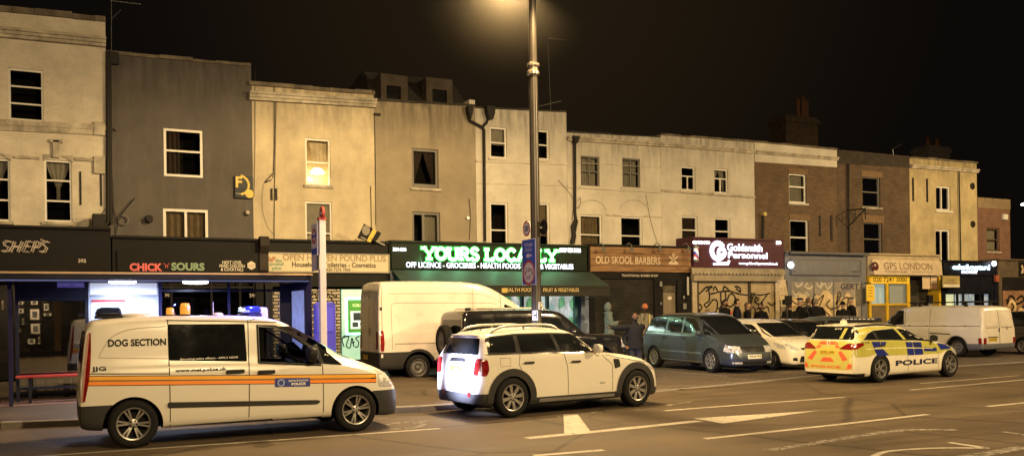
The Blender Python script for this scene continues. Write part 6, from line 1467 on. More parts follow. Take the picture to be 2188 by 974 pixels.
m_.poly('front',[(-.68,1.03),(.68,1.03),(.60,1.38),(-.60,1.38)],.005,'windscreen',GLASSC,rnd=.05)
m_.poly('rear',[(-.66,1.06),(.66,1.06),(.56,1.33),(-.56,1.33)],.006,'rear_window',GLASSC,rnd=.05)
for ax in 'RL':
    fl = ax=='L'
    m_.line(ax,[(-.55,1.065),(.5,1.058),(1.9,1.03)],.016,.008,'waistline_chrome',CHROME)
    m_.line(ax,[(.19,1.06),(.16,.88),(.30,.62),(.52,.34)],.010,.003,'panel_gap',SEAMM); m_.line(ax,[(1.13,1.05),(1.20,.80),(1.21,.32)],.010,.003,'panel_gap',SEAMM); m_.line(ax,[(1.95,1.02),(2.24,.80),(2.24,.34)],.010,.003,'panel_gap',SEAMM)
    m_.line(ax,[(1.98,1.0),(2.5,.90),(3.1,.80)],.010,.003,'panel_gap',SEAMM,smooth=True)
    m_.both([(.60,.285),(2.28,.275),(2.30,.225),(.58,.225)],.012,'sill_trim',pm('sill_silver',(.22,.215,.2),.4,.4)) if ax=='R' else None
    sc_ = m_.poly(ax,[(2.27,.90),(2.42,.89),(2.44,.75),(2.30,.72)],.006,'side_scuttle',TRIMB,rnd=.03)
    vs, fs = ribbon2d([(2.355+.045*math.cos(2*PI*i/14),.815+.045*math.sin(2*PI*i/14)) for i in range(15)],.018); m_.flat(ax,vs,fs,.010,'scuttle_ring',CHROME,sc_,step=0)
    m_.line(ax,[(-.22,1.0),(-.02,1.0),(-.01,.86),(-.21,.86),(-.22,1.0)],.006,.003,'fuel_flap',SEAMM)
    m_.text(ax,'ALL4',(1.93,2.05,.47,.50),.005,'lettering',INKB,flip=fl)
    m_.poly(ax,[(3.14,.68),(3.34,.66),(3.30,.80),(3.18,.84)],.008,'headlight',CLEARL,rnd=.05)
m_.handle(.36,.905,CHROME,.22,.035); m_.handle(1.38,.885,CHROME,.22,.035)
m_.mirror(1.85,1.10,PAINTW2,.85,yo=.86)
for sd in (-1,1):
    y = sd*.56; z = lambda x: m_.bvh.ray_cast(Vector((x,y,9)),Vector((0,0,-1)))[0].z
    pts = [(-.25,y,z(-.25)-.01),(-.12,y,z(-.12)+.055),(.1,y,z(.1)+.075),(.7,y,z(.7)+.075),(1.05,y,z(1.05)+.06),(1.22,y,z(1.22)-.01)]
    b = MB(); b.tube(crom(pts,5),.022,8); b.cyl((.45,y,z(.45)-.02),(.45,y,z(.45)+.07),.02,.02,6); m_.bump(b,'roof_rail',ALLOY)
    l = m_.poly('R' if sd<0 else 'L',[(-.63,.74),(-.50,.70),(-.44,.80),(-.46,.985),(-.60,1.0)],.010,'tail_lamp',REDL,rnd=.05)
    m_.poly('rear',[(sd*.60,.72),(sd*.80,.72),(sd*.80,1.0),(sd*.62,1.0)],.012,'tail_lamp',REDL,rnd=.05)
    m_.poly('rear',[(sd*.42,.36),(sd*.52,.36),(sd*.52,.44),(sd*.42,.44)],.012,'rear_reflector',REDL)
    m_.poly('front',[(sd*.48,.66),(sd*.74,.66),(sd*.74,.86),(sd*.50,.86)],.008,'headlight',CLEARL,rnd=.08)
m_.poly('rear',[(-.30,.93),(.30,.93),(.24,1.0),(-.24,1.0)],.014,'tailgate_handle',TRIMB,rnd=.03); m_.plate('rear',0,.82,'LB19 ONW'); m_.text('rear','COOPER',(-.62,-.42,.90,.93),.008,'lettering',INKB,flip=True)
m_.poly('front',[(-.42,.46),(.42,.46),(.50,.74),(-.50,.74)],.006,'grille',TRIMB,rnd=.06)
b = MB(); b.obox((-.42,0,1.375),(.12,.92,.03)); m_.bump(b,'roof_spoiler',PAINTW2,bevel=.012)
b = MB(); b.cyl((-.1,0,1.44),(-.16,0,1.52),.012,.006,6); m_.bump(b,'roof_aerial',TRIMB)

# ------------------------------------------------------------------ 3 police estate
st = [(-.92,.30,.50,.66,.48,.56),(-.91,.22,.62,.75,.58,.62),(-.885,.19,.80,.80,.74,.63),(-.85,.18,.93,.825,.86,.635),(-.80,.17,1.02,.84,.93,.64),(-.72,.16,1.16,.85,.96,.645),(-.645,.16,1.29,.855,.98,.645),(-.58,.16,1.335,.86,.985,.645),(-.2,.16,1.37,.87,.985,.66),(.4,.16,1.375,.87,.97,.66),(.9,.16,1.345,.87,.955,.655),
      (1.25,.16,1.27,.87,.94,.65),(1.6,.16,1.145,.87,.925,.64),(2.0,.16,.995,.865,.91,.66),(2.2,.16,.935,.86,.89,.69),(2.6,.16,.875,.85,.83,.70),(2.95,.16,.79,.82,.745,.68),(3.2,.16,.68,.76,.64,.63),(3.33,.17,.55,.66,.51,.54),(3.38,.22,.42,.50,.38,.40)]
yaw = 4.1; yr = math.radians(yaw)
p_ = Car('police_car','yellow and blue chequered police estate car with roof light bar','car',(17.14-.765*math.sin(yr),14.75+.765*math.cos(yr),0),yaw,st,pm('police_white',(.60,.56,.45),.28,var=.02,coat=.6),[(.03,.31),(2.82,.31)],.365,
         lower=[(lambda c: c.z < .24 and c.x < -.5,[((0,0,.24),(0,0,1)),((-.5,0,0),(1,0,0))])],lowmat=TRIMB)
p_.wheels(.325,.21,(5,'vee'),inset=.0); p_.root.scale = (.975,.88,1)
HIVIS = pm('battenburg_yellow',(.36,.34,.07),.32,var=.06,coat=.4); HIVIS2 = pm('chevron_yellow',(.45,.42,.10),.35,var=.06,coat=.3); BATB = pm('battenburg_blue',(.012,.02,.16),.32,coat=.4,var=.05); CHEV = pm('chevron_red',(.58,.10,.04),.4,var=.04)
p_.both([(-.95,.62),(-.40,.62),(.0,.71),(.40,.62),(2.42,.60),(2.60,.66),(2.9,.68),(3.16,.60),(3.22,.66),(2.95,.755),(2.2,.905),(1.3,.955),(.4,.985),(-.55,1.005),(-.30,1.16),(-.05,1.225),(.7,1.26),(1.2,1.235),(1.15,1.275),(.6,1.305),(-.2,1.30),(-.55,1.25),(-.80,1.03),(-.90,.95)],.003,'hi_vis_panel',HIVIS)
for pts in ([(-.28,.965),(.05,.955),(.02,.83),(-.14,.83),(-.20,.80)],[(-.22,.80),(.10,.80),(.36,.625),(-.09,.63)],[(.08,.955),(.28,.945),(.22,.86),(.04,.87)],[(1.00,.925),(1.26,.915),(1.33,.60),(1.08,.605)],[(1.28,.915),(1.62,.90),(1.69,.60),(1.35,.60)],[(1.72,.78),(2.25,.745),(2.25,.66),(1.72,.68)],[(2.27,.865),(2.80,.80),(2.93,.72),(2.75,.70),(2.42,.69)]):  # the long low strip before the last paints in a dark reflection
    p_.both(pts,.0055,'block_and_reflection',BATB)
p_.both([(-.52,1.015),(.5,.99),(1.5,.95),(2.14,.915),(1.65,1.105),(1.42,1.185),(1.20,1.225),(.72,1.25),(-.06,1.215),(-.30,1.155)],.004,'window_surround',TRIMB,rnd=.02)
for pts in ([(-.44,1.025),(-.06,1.015),(-.12,1.20),(-.28,1.14)],[(.03,1.01),(.93,.985),(.72,1.23),(-.02,1.205)],[(1.08,.98),(2.06,.925),(1.62,1.095),(1.40,1.17),(1.18,1.205),(.88,1.225)]): p_.both(pts,.0075,'side_window',GLASSC,rnd=.025)
p_.both([(.95,.985),(1.06,.98),(.86,1.235),(.75,1.24)],.0085,'door_pillar',HIVIS)
for ax in 'RL':
    fl = ax=='L'
    p_.text(ax,'POLICE',(.60,2.28,.365,.495),.005,'lettering',pm('police_ink',(.02,.022,.05),.4),flip=fl,bold=.045,space=1.05)
    p_.text(ax,'KTG',(-.62,-.36,.925,.975),.006,'lettering',INKB,flip=fl,bold=.02)
    p_.line(ax,[(.02,1.0),(.05,.80),(.36,.40),(.40,.25)],.008,.007,'panel_gap',SEAMM); p_.line(ax,[(1.02,.97),(1.06,.60),(1.10,.22)],.008,.007,'panel_gap',SEAMM); p_.line(ax,[(2.10,.90),(2.30,.62),(2.34,.24)],.008,.007,'panel_gap',SEAMM)
    p_.line(ax,[(-.5,.80),(.8,.79),(2.1,.74)],.02,.0068,'body_crease',pm('crease_highlight',(.75,.70,.4),.25,.2))  # glint along the pressed side line painted as a pale strip
    p_.line(ax,[(-.75,1.31),(.2,1.345),(1.0,1.30)],.035,.012,'roof_rail',TRIMB,smooth=True)
    p_.line(ax,[(-.55,1.012),(.5,.985),(1.5,.947),(2.12,.912)],.016,.0085,'waistline_chrome',CHROME)
    p_.poly(ax,[(2.95,.60),(3.24,.58),(3.16,.72),(2.98,.735)],.009,'headlight',CLEARL,rnd=.04)
    l = p_.poly(ax,[(-.98,.80),(-.80,.80),(-.52,.90),(-.62,.945),(-.93,.93)],.011,'tail_lamp',REDL,rnd=.04)
p_.handle(.12,.865,CHROME,.18,.03); p_.handle(1.42,.83,CHROME,.18,.03)
p_.mirror(2.04,.99,TRIMB,.85,yo=.85)
rw = p_.poly('rear',[(-.72,1.02),(.72,1.02),(.60,1.30),(-.60,1.30)],.006,'rear_window',GLASSC,rnd=.05)
p_.poly('rear',[(-.40,1.035),(-.30,1.035),(-.36,1.285),(-.46,1.285)],.011,'yellow_band',HIVIS,rw); p_.text('rear','KTG',(-.28,-.06,1.245,1.285),.012,'lettering',PLATEW,rw,flip=True,shear=.2)
pc = p_.poly('rear',[(-.78,.32),(.78,.32),(.78,.62),(.80,.84),(.74,.99),(-.74,.99),(-.80,.84),(-.78,.62)],.004,'chevron_panel',HIVIS2)
for pts in ([(-.34,.90),(.34,.90),(.26,.97),(-.26,.97)],[(-.40,.82),(-.26,.82),(-.22,.88),(-.34,.88)],[(.40,.82),(.26,.82),(.22,.88),(.34,.88)],[(-.66,.56),(-.50,.52),(-.34,.72),(-.44,.76)],[(.66,.56),(.50,.52),(.34,.72),(.44,.76)],[(-.24,.50),(.24,.50),(.12,.60),(-.12,.60)],[(-.76,.36),(-.62,.34),(-.66,.46),(-.76,.47)],[(.76,.36),(.62,.34),(.66,.46),(.76,.47)]):
    p_.poly('rear',pts,.0065,'red_chevron',CHEV,pc)
p_.text('rear','POLICE',(-.44,.52,.355,.41),.008,'lettering',CHEV,pc,flip=True,bold=.04)
vs, fs = ribbon2d([(.045*math.cos(2*PI*i/16),.935+.05*math.sin(2*PI*i/16)) for i in range(17)],.016); p_.flat('rear',vs,fs,.010,'crest',PLATEW,pc,step=0)
for sd in (-1,1): p_.poly('rear',[(sd*.36,.80),(sd*.80,.79),(sd*.84,.93),(sd*.62,.94)],.012,'tail_lamp',REDL,rnd=.05)
p_.plate('rear',0,.72,'BX70 LWN',off=.014); p_.plate('front',0,.35,'BX70 LWN',False); p_.poly('front',[(-.5,.44),(.5,.44),(.55,.62),(-.55,.62)],.008,'grille',TRIMB)
p_.poly('front',[(-.66,.94),(.66,.94),(.58,1.25),(-.58,1.25)],.005,'windscreen',GLASSC)
b = MB(); b.obox((-.60,0,1.335),(.20,1.10,.03)); p_.bump(b,'roof_spoiler',MATS['police_white'],bevel=.012)
b = MB(); b.obox((.35,0,1.435),(.24,1.15,.05)); lb = p_.bump(b,'light_bar',TRIMB,bevel=.015)
b = MB(); b.obox((.35,0,1.482),(.22,1.12,.045)); p_.bump(b,'lens',DKBLUE,lb,bevel=.015)
b = MB()
for k in range(8): b.obox((.235,-.48+.137*k,1.482),(.012,.08,.025))
p_.bump(b,'lens',CLEARL,lb)
b = MB(); b.lathe([(.09,-.03),(.085,.05),(.06,.075),(0,.08)],(-.30,.0,1.39),'z',14); p_.bump(b,'roof_dome',MATS['police_white'])

# ------------------------------------------------------------------ 4 tall white panel van behind
st = [(-1.08,.42,.78,.92,.74,.86),(-1.07,.36,1.6,.96,1.2,.88),(-1.05,.33,2.3,.985,1.25,.89),(-1.01,.32,2.54,.99,1.28,.90),(-.93,.31,2.60,1.0,1.3,.905),(0,.30,2.62,1.0,1.3,.905),(1.2,.30,2.61,1.0,1.3,.90),(1.75,.30,2.57,1.0,1.28,.88),(2.2,.30,2.45,1.0,1.26,.85),(2.7,.30,2.20,.995,1.24,.81),(3.1,.30,1.95,.99,1.22,.80),(3.55,.30,1.58,.97,1.2,.80),(3.85,.29,1.36,.95,1.16,.80),(4.3,.27,1.20,.92,1.05,.78),(4.55,.26,1.02,.85,.92,.74),(4.66,.28,.80,.76,.72,.66),(4.70,.38,.60,.62,.55,.5)]
tv = Car('panel_van','tall white panel van with grey lower bumper, the tallest vehicle','van',(8.50,22.14+.85,0),0,st,pm('transit_white',(.58,.54,.49),.30,var=.05,coat=.5),[(0,.34),(3.75,.34)],.43,
         lower=[(lambda c: c.z < .77 and c.x < .02,[((0,0,.77),(0,0,1)),((.02,0,0),(1,0,0))]),(lambda c: c.z < .42 and .02 <= c.x < 3.7,[((0,0,.42),(0,0,1))])],lowmat=GREYB)
tv.wheels(.345,.22,(10,'steel')); tv.root.scale = (1,.85,1)
arch_ring(tv,0,.34,.43,.50,.02,'arch_trim',GREYB)
for ax in 'RL':
    tv.poly(ax,[(-1.04,.80),(-.95,.80),(-.93,1.0),(-.95,1.33),(-1.03,1.34)],.012,'tail_lamp',REDL,rnd=.03)
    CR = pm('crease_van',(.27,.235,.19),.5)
    tv.line(ax,[(-.72,.84),(-.72,1.98),(-.64,2.05),(2.2,2.03),(2.38,1.98)],.018,.002,'panel_crease',CR); tv.line(ax,[(-.8,2.29),(1.5,2.29),(2.0,2.24),(2.5,2.06)],.016,.002,'panel_crease',CR,smooth=True)  # pressings only drawn: their shade is a darker painted strip
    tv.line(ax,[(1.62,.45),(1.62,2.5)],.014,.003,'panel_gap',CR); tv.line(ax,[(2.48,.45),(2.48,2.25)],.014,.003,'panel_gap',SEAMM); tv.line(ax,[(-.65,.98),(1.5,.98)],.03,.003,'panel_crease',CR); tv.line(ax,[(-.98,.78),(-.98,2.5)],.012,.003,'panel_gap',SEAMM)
    tv.poly(ax,[(2.55,1.3),(3.45,1.28),(3.1,1.82),(2.6,2.0)],.006,'door_window',GLASSC,rnd=.05)
    tv.line(ax,[(-1.03,1.9),(-.97,1.9)],.08,.015,'door_hinge',GREYB); tv.line(ax,[(-1.03,.68),(-.98,.68)],.09,.015,'side_marker',PLATEW)
tv.poly('front',[(-.82,1.4),(.82,1.4),(.74,2.1),(-.74,2.1)],.006,'windscreen',GLASSC); tv.line('rear',[(0,.5),(0,2.5)],.015,.004,'panel_gap',SEAMM)
for y in (-.8,.8): tv.poly('rear',[(y-.08,.85),(y+.08,.85),(y+.08,1.3),(y-.08,1.3)],.01,'tail_lamp',REDL)
tv.line('rear',[(-.12,1.2),(-.12,1.42)],.05,.02,'door_handle',TRIMB); tv.plate('rear',.35,.62,'LJ67 VKA')
tv.mirror(2.95,1.42,TRIMB,1.8,yo=.97)

# ------------------------------------------------------------------ 5 black off-roader
st = [(-.02,.42,.95,.90,.9,.82),(0,.36,1.45,.95,1.14,.86),(.03,.33,1.70,.97,1.15,.865),(.09,.32,1.78,.985,1.16,.87),(.3,.31,1.815,.99,1.16,.875),(1.5,.31,1.825,.99,1.16,.875),(2.4,.31,1.81,.99,1.15,.87),(2.75,.31,1.755,.99,1.14,.86),(2.95,.31,1.64,.985,1.13,.84),(3.3,.31,1.36,.985,1.12,.83),(3.5,.31,1.20,.98,1.11,.85),(3.7,.31,1.17,.98,1.08,.87),(4.4,.31,1.14,.96,1.03,.86),(4.66,.31,1.08,.90,.97,.82),(4.74,.34,.95,.84,.86,.76),(4.78,.42,.72,.72,.66,.64)]
BLK = pm('black_car_paint',(.010,.010,.011),.12,var=.2,coat=.8,spec=.6)
d_ = Car('off_road_car','black boxy off-road car with a spare wheel on its tail','car',(8.80,19.81+.84,0),0,st,BLK,[(.86,.40),(3.88,.40)],.45,lowmat=TRIMB)
d_.wheels(.40,.24,(6,'single')); d_.root.scale = (1,.85,1)
for pts in ([(.12,1.20),(.75,1.19),(.75,1.62),(.16,1.62)],[(.85,1.19),(1.75,1.18),(1.72,1.63),(.85,1.63)],[(1.85,1.18),(2.98,1.17),(2.66,1.60),(1.85,1.63)]): d_.both(pts,.004,'side_window',GLASSC,rnd=.03)
d_.poly('front',[(-.8,1.2),(.8,1.2),(.74,1.68),(-.74,1.68)],.005,'windscreen',GLASSC); d_.poly('rear',[(-.7,1.2),(.7,1.2),(.68,1.6),(-.68,1.6)],.005,'rear_window',GLASSC,rnd=.04)
LITR = pm('tail_lamp_lit',(.4,.01,.01),.2,emit=(1,.06,.04),es=3.0)
for sd in (-1,1):
    d_.poly('rear',[(sd*.78,.98),(sd*.90,.98),(sd*.90,1.12),(sd*.78,1.12)],.012,'tail_lamp',LITR); d_.poly('rear',[(sd*.78,.78),(sd*.90,.78),(sd*.90,.92),(sd*.78,.92)],.012,'tail_lamp',LITR)
    d_.poly('R' if sd<0 else 'L',[(.015,.98),(.06,.98),(.06,1.12),(.015,1.12)],.012,'tail_lamp',LITR); d_.poly('R' if sd<0 else 'L',[(.01,.78),(.06,.78),(.06,.92),(.01,.92)],.012,'tail_lamp',LITR)
    d_.poly('front',[(sd*.52,.82),(sd*.78,.82),(sd*.78,1.0),(sd*.52,1.0)],.01,'headlight',CLEARL,rnd=.05); d_.poly('R' if sd<0 else 'L',[(4.56,.80),(4.72,.80),(4.70,1.02),(4.56,1.03)],.01,'headlight',CLEARL)
    y = sd*.72; b = MB(); b.tube([(.35,y,1.80),(.42,y,1.87),(2.3,y,1.86),(2.4,y,1.79)],.022,6); d_.bump(b,'roof_rail',pm('rail_grey',(.3,.28,.24),.4,.4))
    d_.line('R' if sd<0 else 'L',[(.1,1.14),(3.3,1.12)],.02,.006,'waistline_trim',TRIMB); d_.line('R' if sd<0 else 'L',[(.8,.5),(.8,1.6)],.01,.003,'panel_gap',SEAMM); d_.line('R' if sd<0 else 'L',[(1.8,.4),(1.8,1.6)],.01,.003,'panel_gap',SEAMM)
d_.plate('rear',-.62,.62,'LF21 XDA',w=.30,h=.16); d_.mirror(2.98,1.22,BLK,1.3,yo=.97); d_.handle(1.0,1.02,BLK); d_.handle(2.0,1.02,BLK)
arch_ring(d_,.86,.40,.45,.53,.02,'arch_trim',TRIMB); arch_ring(d_,3.88,.40,.45,.53,.02,'arch_trim',TRIMB)
b = MB(); b.lathe([(.26,-.12),(.33,-.13),(.38,-.10),(.395,-.03),(.395,.05),(.37,.10),(.28,.11)],(-.17,.02,1.08),'x',28); sw = d_.bump(b,'spare_wheel',RUBBER,smooth=50)
b = MB(); b.lathe([(.27,-.11),(.24,-.09),(.10,-.10),(0,-.11)],(-.17,.02,1.08),'x',20); d_.bump(b,'rim',STEELW,sw); b = MB(); b.cyl((-.1,.02,1.08),(.02,.02,1.08),.10,.10,10); d_.bump(b,'spare_bracket',TRIMB,sw)
b = MB(); b.obox((.35,-.3,1.86),(.16,.05,.06)); d_.bump(b,'roof_fin',TRIMB,bevel=.02)

# ------------------------------------------------------------------ 6 blue-green people carrier, nose to the road
MPV = [(-.72,.40,.70,.70,.62,.62),(-.70,.30,.90,.80,.80,.68),(-.62,.27,1.15,.86,1.02,.70),(-.50,.25,1.40,.885,1.06,.70),(-.30,.24,1.54,.895,1.07,.70),(0,.23,1.60,.90,1.08,.71),(.6,.22,1.645,.90,1.08,.72),(1.4,.22,1.645,.90,1.07,.72),(1.9,.22,1.60,.90,1.06,.71),(2.2,.22,1.50,.90,1.05,.70),(2.6,.22,1.28,.895,1.02,.68),(2.95,.22,1.08,.885,.98,.70),(3.1,.22,1.01,.88,.94,.72),(3.36,.21,.88,.83,.82,.69),(3.54,.20,.77,.77,.71,.64),(3.65,.20,.64,.69,.60,.58),(3.70,.22,.50,.58,.46,.48),(3.72,.28,.42,.48,.39,.40)]
SHAR = pm('mpv_paint',(.048,.058,.064),.32,.4,var=.03,scale=1,coat=.6)
s_ = Car('people_carrier','grey green people carrier parked nose to the road, alloy wheels','car',(17.10,22.41,.02),-93,MPV,SHAR,[(0,.31),(2.84,.31)],.37,lower=[(lambda c: c.z < .40 and c.x > 3.3,[((0,0,.40),(0,0,1)),((3.3,0,0),(1,0,0))])],lowmat=pm('mpv_bumper',(.03,.035,.06),.35,var=.1))
s_.wheels(.325,.21,(7,'twin'),inset=.01); s_.root.scale = (1,.92,1)
for pts in ([(-.42,1.13),(.55,1.10),(.62,1.50),(-.05,1.52),(-.26,1.46)],[(.66,1.10),(1.42,1.09),(1.42,1.53),(.72,1.53)],[(1.50,1.09),(2.42,1.05),(2.05,1.42),(1.90,1.50),(1.52,1.53)],[(2.50,1.05),(2.82,1.03),(2.30,1.34)]): s_.both(pts,.004,'side_window',GLASSC,rnd=.03)
s_.poly('front',[(-.76,1.05),(.76,1.05),(.66,1.55),(-.66,1.55)],.005,'windscreen',GLASSC,rnd=.05); s_.poly('rear',[(-.7,1.1),(.7,1.1),(.62,1.5),(-.62,1.5)],.005,'rear_window',GLASSC)
for ax in 'RL':
    s_.line(ax,[(1.46,.28),(1.46,1.08)],.012,.003,'panel_gap',SEAMM); s_.line(ax,[(.60,1.08),(.50,.80),(.40,.60)],.012,.003,'panel_gap',SEAMM); s_.line(ax,[(2.55,.28),(2.58,1.04)],.012,.003,'panel_gap',SEAMM)
    s_.line(ax,[(.42,.55),(2.45,.52)],.05,.012,'side_moulding',pm('mpv_mould',(.07,.10,.11),.4)); s_.line(ax,[(-.45,1.52),(.0,1.56),(1.5,1.585),(2.0,1.52)],.03,.02,'roof_rail',TRIMB,smooth=True)
    s_.line(ax,[(.42,.30),(2.45,.28)],.03,.01,'sill_trim',CHROME)
    s_.poly(ax,[(3.36,.60),(3.62,.56),(3.60,.72),(3.40,.78)],.008,'headlight',CLEARL)
    s_.poly(ax,[(-.66,.95),(-.52,.95),(-.45,1.30),(-.55,1.32)],.008,'tail_lamp',REDL)
s_.handle(.60,.93,TRIMB); s_.handle(1.62,.93,TRIMB); s_.mirror(2.44,1.09,SHAR,.9,yo=.89)
for sd in (-1,1):
    h_ = s_.poly('front',[(sd*.42,.56),(sd*.80,.56),(sd*.82,.70),(sd*.70,.745),(sd*.46,.73)],.008,'headlight',CLEARL,rnd=.03)
    s_.poly('front',[(sd*.45,.26),(sd*.72,.27),(sd*.72,.31),(sd*.45,.31)],.006,'fog_lamp',CLEARL)
g_ = s_.poly('front',[(-.38,.58),(.38,.58),(.42,.73),(-.42,.73)],.006,'grille',TRIMB)
for z in (.60,.64,.68,.72): s_.line('front',[(-.39,z),(.39,z)],.012,.010,'grille_bar',CHROME,g_)
vs, fs = ribbon2d([(.05*math.cos(2*PI*i/16),.66+.05*math.sin(2*PI*i/16)) for i in range(17)],.014); s_.flat('front',vs,fs,.015,'emblem',CHROME,g_,step=0); s_.line('front',[(-.035,.69),(-.012,.63),(0,.66),(.012,.63),(.035,.69)],.010,.015,'emblem',CHROME,g_)
s_.plate('front',0,.45,'WR58 FNJ',False); s_.poly('front',[(-.5,.25),(.5,.25),(.5,.33),(-.5,.33)],.004,'air_intake',TRIMB)

# ------------------------------------------------------------------ 7 small white hatchback
HAT = [(-.60,.40,.66,.62,.6,.54),(-.58,.28,.88,.72,.8,.60),(-.50,.25,1.14,.77,.96,.615),(-.38,.23,1.36,.79,.99,.62),(-.15,.22,1.46,.80,1.0,.625),(.4,.21,1.50,.80,.99,.63),(1.0,.20,1.49,.80,.98,.63),(1.5,.20,1.41,.80,.96,.62),(1.9,.20,1.22,.80,.95,.61),(2.3,.20,1.0,.795,.92,.62),(2.5,.20,.945,.79,.88,.64),(2.8,.19,.87,.765,.80,.63),(3.0,.18,.76,.72,.70,.60),(3.1,.18,.62,.64,.57,.54),(3.14,.22,.48,.50,.44,.42)]
def hatch(name, label, loc, rz, paint, plate, group=None, scale=1., lamps=True):
    c = Car(name,label,'car',loc,rz,HAT,paint,[(0,.28),(2.42,.28)],.33,n=40,group=group)
    c.root.scale = (scale,scale,scale*.955)
    c.wheels(.29,.18,(6,'vee'),inset=.01)
    for pts in ([(-.30,1.06),(.78,1.02),(.80,1.36),(-.05,1.36),(-.22,1.28)],[(.88,1.02),(2.0,.97),(1.55,1.29),(1.40,1.35),(.90,1.37)]): c.both(pts,.004,'side_window',GLASSC,rnd=.04)
    c.poly('front',[(-.66,.98),(.66,.98),(.56,1.39),(-.56,1.39)],.005,'windscreen',GLASSC,rnd=.05); c.poly('rear',[(-.58,1.04),(.58,1.04),(.52,1.34),(-.52,1.34)],.005,'rear_window',GLASSC,rnd=.04)
    for ax in 'RL':
        c.line(ax,[(.84,.28),(.84,1.0)],.010,.003,'panel_gap',SEAMM); c.line(ax,[(1.98,.28),(2.05,.96)],.010,.003,'panel_gap',SEAMM)
        c.poly(ax,[(2.68,.66),(2.96,.62),(2.90,.74),(2.55,.83),(2.50,.80)],.008,'headlight',CLEARL,rnd=.03); c.poly(ax,[(-.53,.80),(-.40,.80),(-.36,1.05),(-.47,1.06)],.008,'tail_lamp',REDL)
    for sd in (-1,1):
        c.poly('front',[(sd*.36,.60),(sd*.66,.62),(sd*.74,.76),(sd*.68,.80)],.009,'headlight',CLEARL,rnd=.03); c.poly('rear',[(sd*.52,.80),(sd*.72,.80),(sd*.70,1.05),(sd*.56,1.05)],.009,'tail_lamp',REDL,rnd=.03)
        c.poly('front',[(sd*.48,.28),(sd*.64,.30),(sd*.62,.38),(sd*.50,.38)],.007,'fog_lamp',TRIMB,rnd=.03)
    c.poly('front',[(-.28,.60),(.28,.60),(.34,.66),(-.34,.66)],.008,'grille',TRIMB); c.poly('front',[(-.42,.24),(.42,.24),(.36,.42),(-.36,.42)],.006,'air_intake',TRIMB,rnd=.03)
    c.plate('front',0,.47,plate,False); c.plate('rear',0,.72,plate); c.handle(.95,.90,paint); c.mirror(1.95,1.02,TRIMB if paint is not PAINTW2 else TRIMB,1.05,yo=.79)
    b = MB(); b.cyl((1.2,0,1.49),(1.12,0,1.62),.01,.004,5); c.bump(b,'roof_aerial',TRIMB); return c
hatch('small_car','small white hatchback parked between the people carrier and the black car',(19.04,21.86,.02),-91,PAINTW2,'LR12 KDN')
hatch('parked_car','black parked car mostly hidden behind the police estate car',(21.05,22.4,.02),-90,pm('black_paint_car',(.012,.012,.013),.12,coat=.8,var=.1,spec=.6),'KP14 RVO',scale=.98)
hatch('parked_car','grey blue parked car with only its roof showing over the light bar',(23.76,22.9,.02),-90,pm('blue_grey_car',(.085,.10,.11),.2,.4,coat=.7,var=.1),'YD63 HSU',scale=1.02)
hatch('parked_car','dark car with a red tail lamp at the right edge of the street',(31.6,20.2,.02),90,BLK,'GU15 OZN',scale=1.06)

# ------------------------------------------------------------------ 8 white work van with roof bars, tail to the road
T5 = [(-.97,.40,.60,.78,.56,.70),(-.96,.30,.95,.86,.9,.74),(-.93,.27,1.35,.89,1.0,.76),(-.88,.26,1.60,.905,1.02,.775),(-.78,.25,1.70,.91,1.03,.78),(0,.24,1.745,.915,1.04,.785),(1.5,.24,1.76,.915,1.04,.785),(2.1,.24,1.74,.915,1.03,.775),(2.45,.24,1.66,.91,1.02,.75),(2.8,.24,1.42,.905,1.01,.73),(3.15,.24,1.17,.89,1.0,.74),(3.4,.23,1.06,.87,.95,.75),(3.65,.22,.92,.82,.82,.72),(3.75,.22,.72,.74,.64,.64),(3.78,.3,.5,.6,.46,.5)]
w_ = Car('work_van','white work van with black roof bars, its rear doors to the road','van',(28.6,20.6,.02),91,T5,pm('workvan_white',(.60,.55,.47),.34,var=.07,coat=.4),[(0,.31),(2.92,.31)],.39,lower=[(lambda c: c.z < .46 and c.x < -.35,[((0,0,.46),(0,0,1)),((-.35,0,0),(1,0,0))])],lowmat=pm('van_plastic',(.11,.115,.125),.5))
w_.wheels(.32,.20,(10,'steel'))
for ax in 'RL':
    w_.poly(ax,[(2.15,1.10),(3.05,1.06),(2.62,1.56),(2.42,1.62),(2.2,1.62)],.005,'door_window',GLASSC,rnd=.05)
    w_.line(ax,[(-.85,1.06),(3.1,1.04)],.018,.003,'panel_crease',SEAMM)  # shade of the side pressing painted as a dark line
    for x in (-.3,.5,1.2,1.9): w_.line(ax,[(x-.06,1.06),(x+.06,1.06)],.03,.005,'panel_vent',SEAMM)
    w_.line(ax,[(.25,.78),(1.05,.80)],.035,.006,'slide_rail',TRIMB); w_.line(ax,[(1.08,.30),(1.08,1.66)],.012,.003,'panel_gap',SEAMM); w_.line(ax,[(2.12,.30),(2.12,1.66)],.012,.003,'panel_gap',SEAMM)
    w_.poly(ax,[(-.93,.46),(-.82,.46),(-.82,.66),(-.92,.66)],.012,'tail_lamp',REDL)
arch_ring(w_,0,.31,.39,.43,.01,'arch_trim',MATS['van_plastic'])
w_.line('rear',[(0,.46),(0,1.64)],.018,.004,'panel_gap',SEAMM)
for sd in (-1,1):
    w_.poly('rear',[(sd*.72,.46),(sd*.86,.46),(sd*.85,.66),(sd*.72,.66)],.012,'tail_lamp',REDL); w_.line('rear',[(sd*.1,1.0),(sd*.72,1.0)],.016,.004,'panel_crease',SEAMM)
    w_.line('rear',[(sd*.08,1.05),(sd*.72,1.05),(sd*.66,1.56),(sd*.10,1.58),(sd*.08,1.05)],.014,.004,'panel_crease',pm('crease_shade_ow',(.40,.34,.26),.5))  # door pressings: shade painted on as darker lines
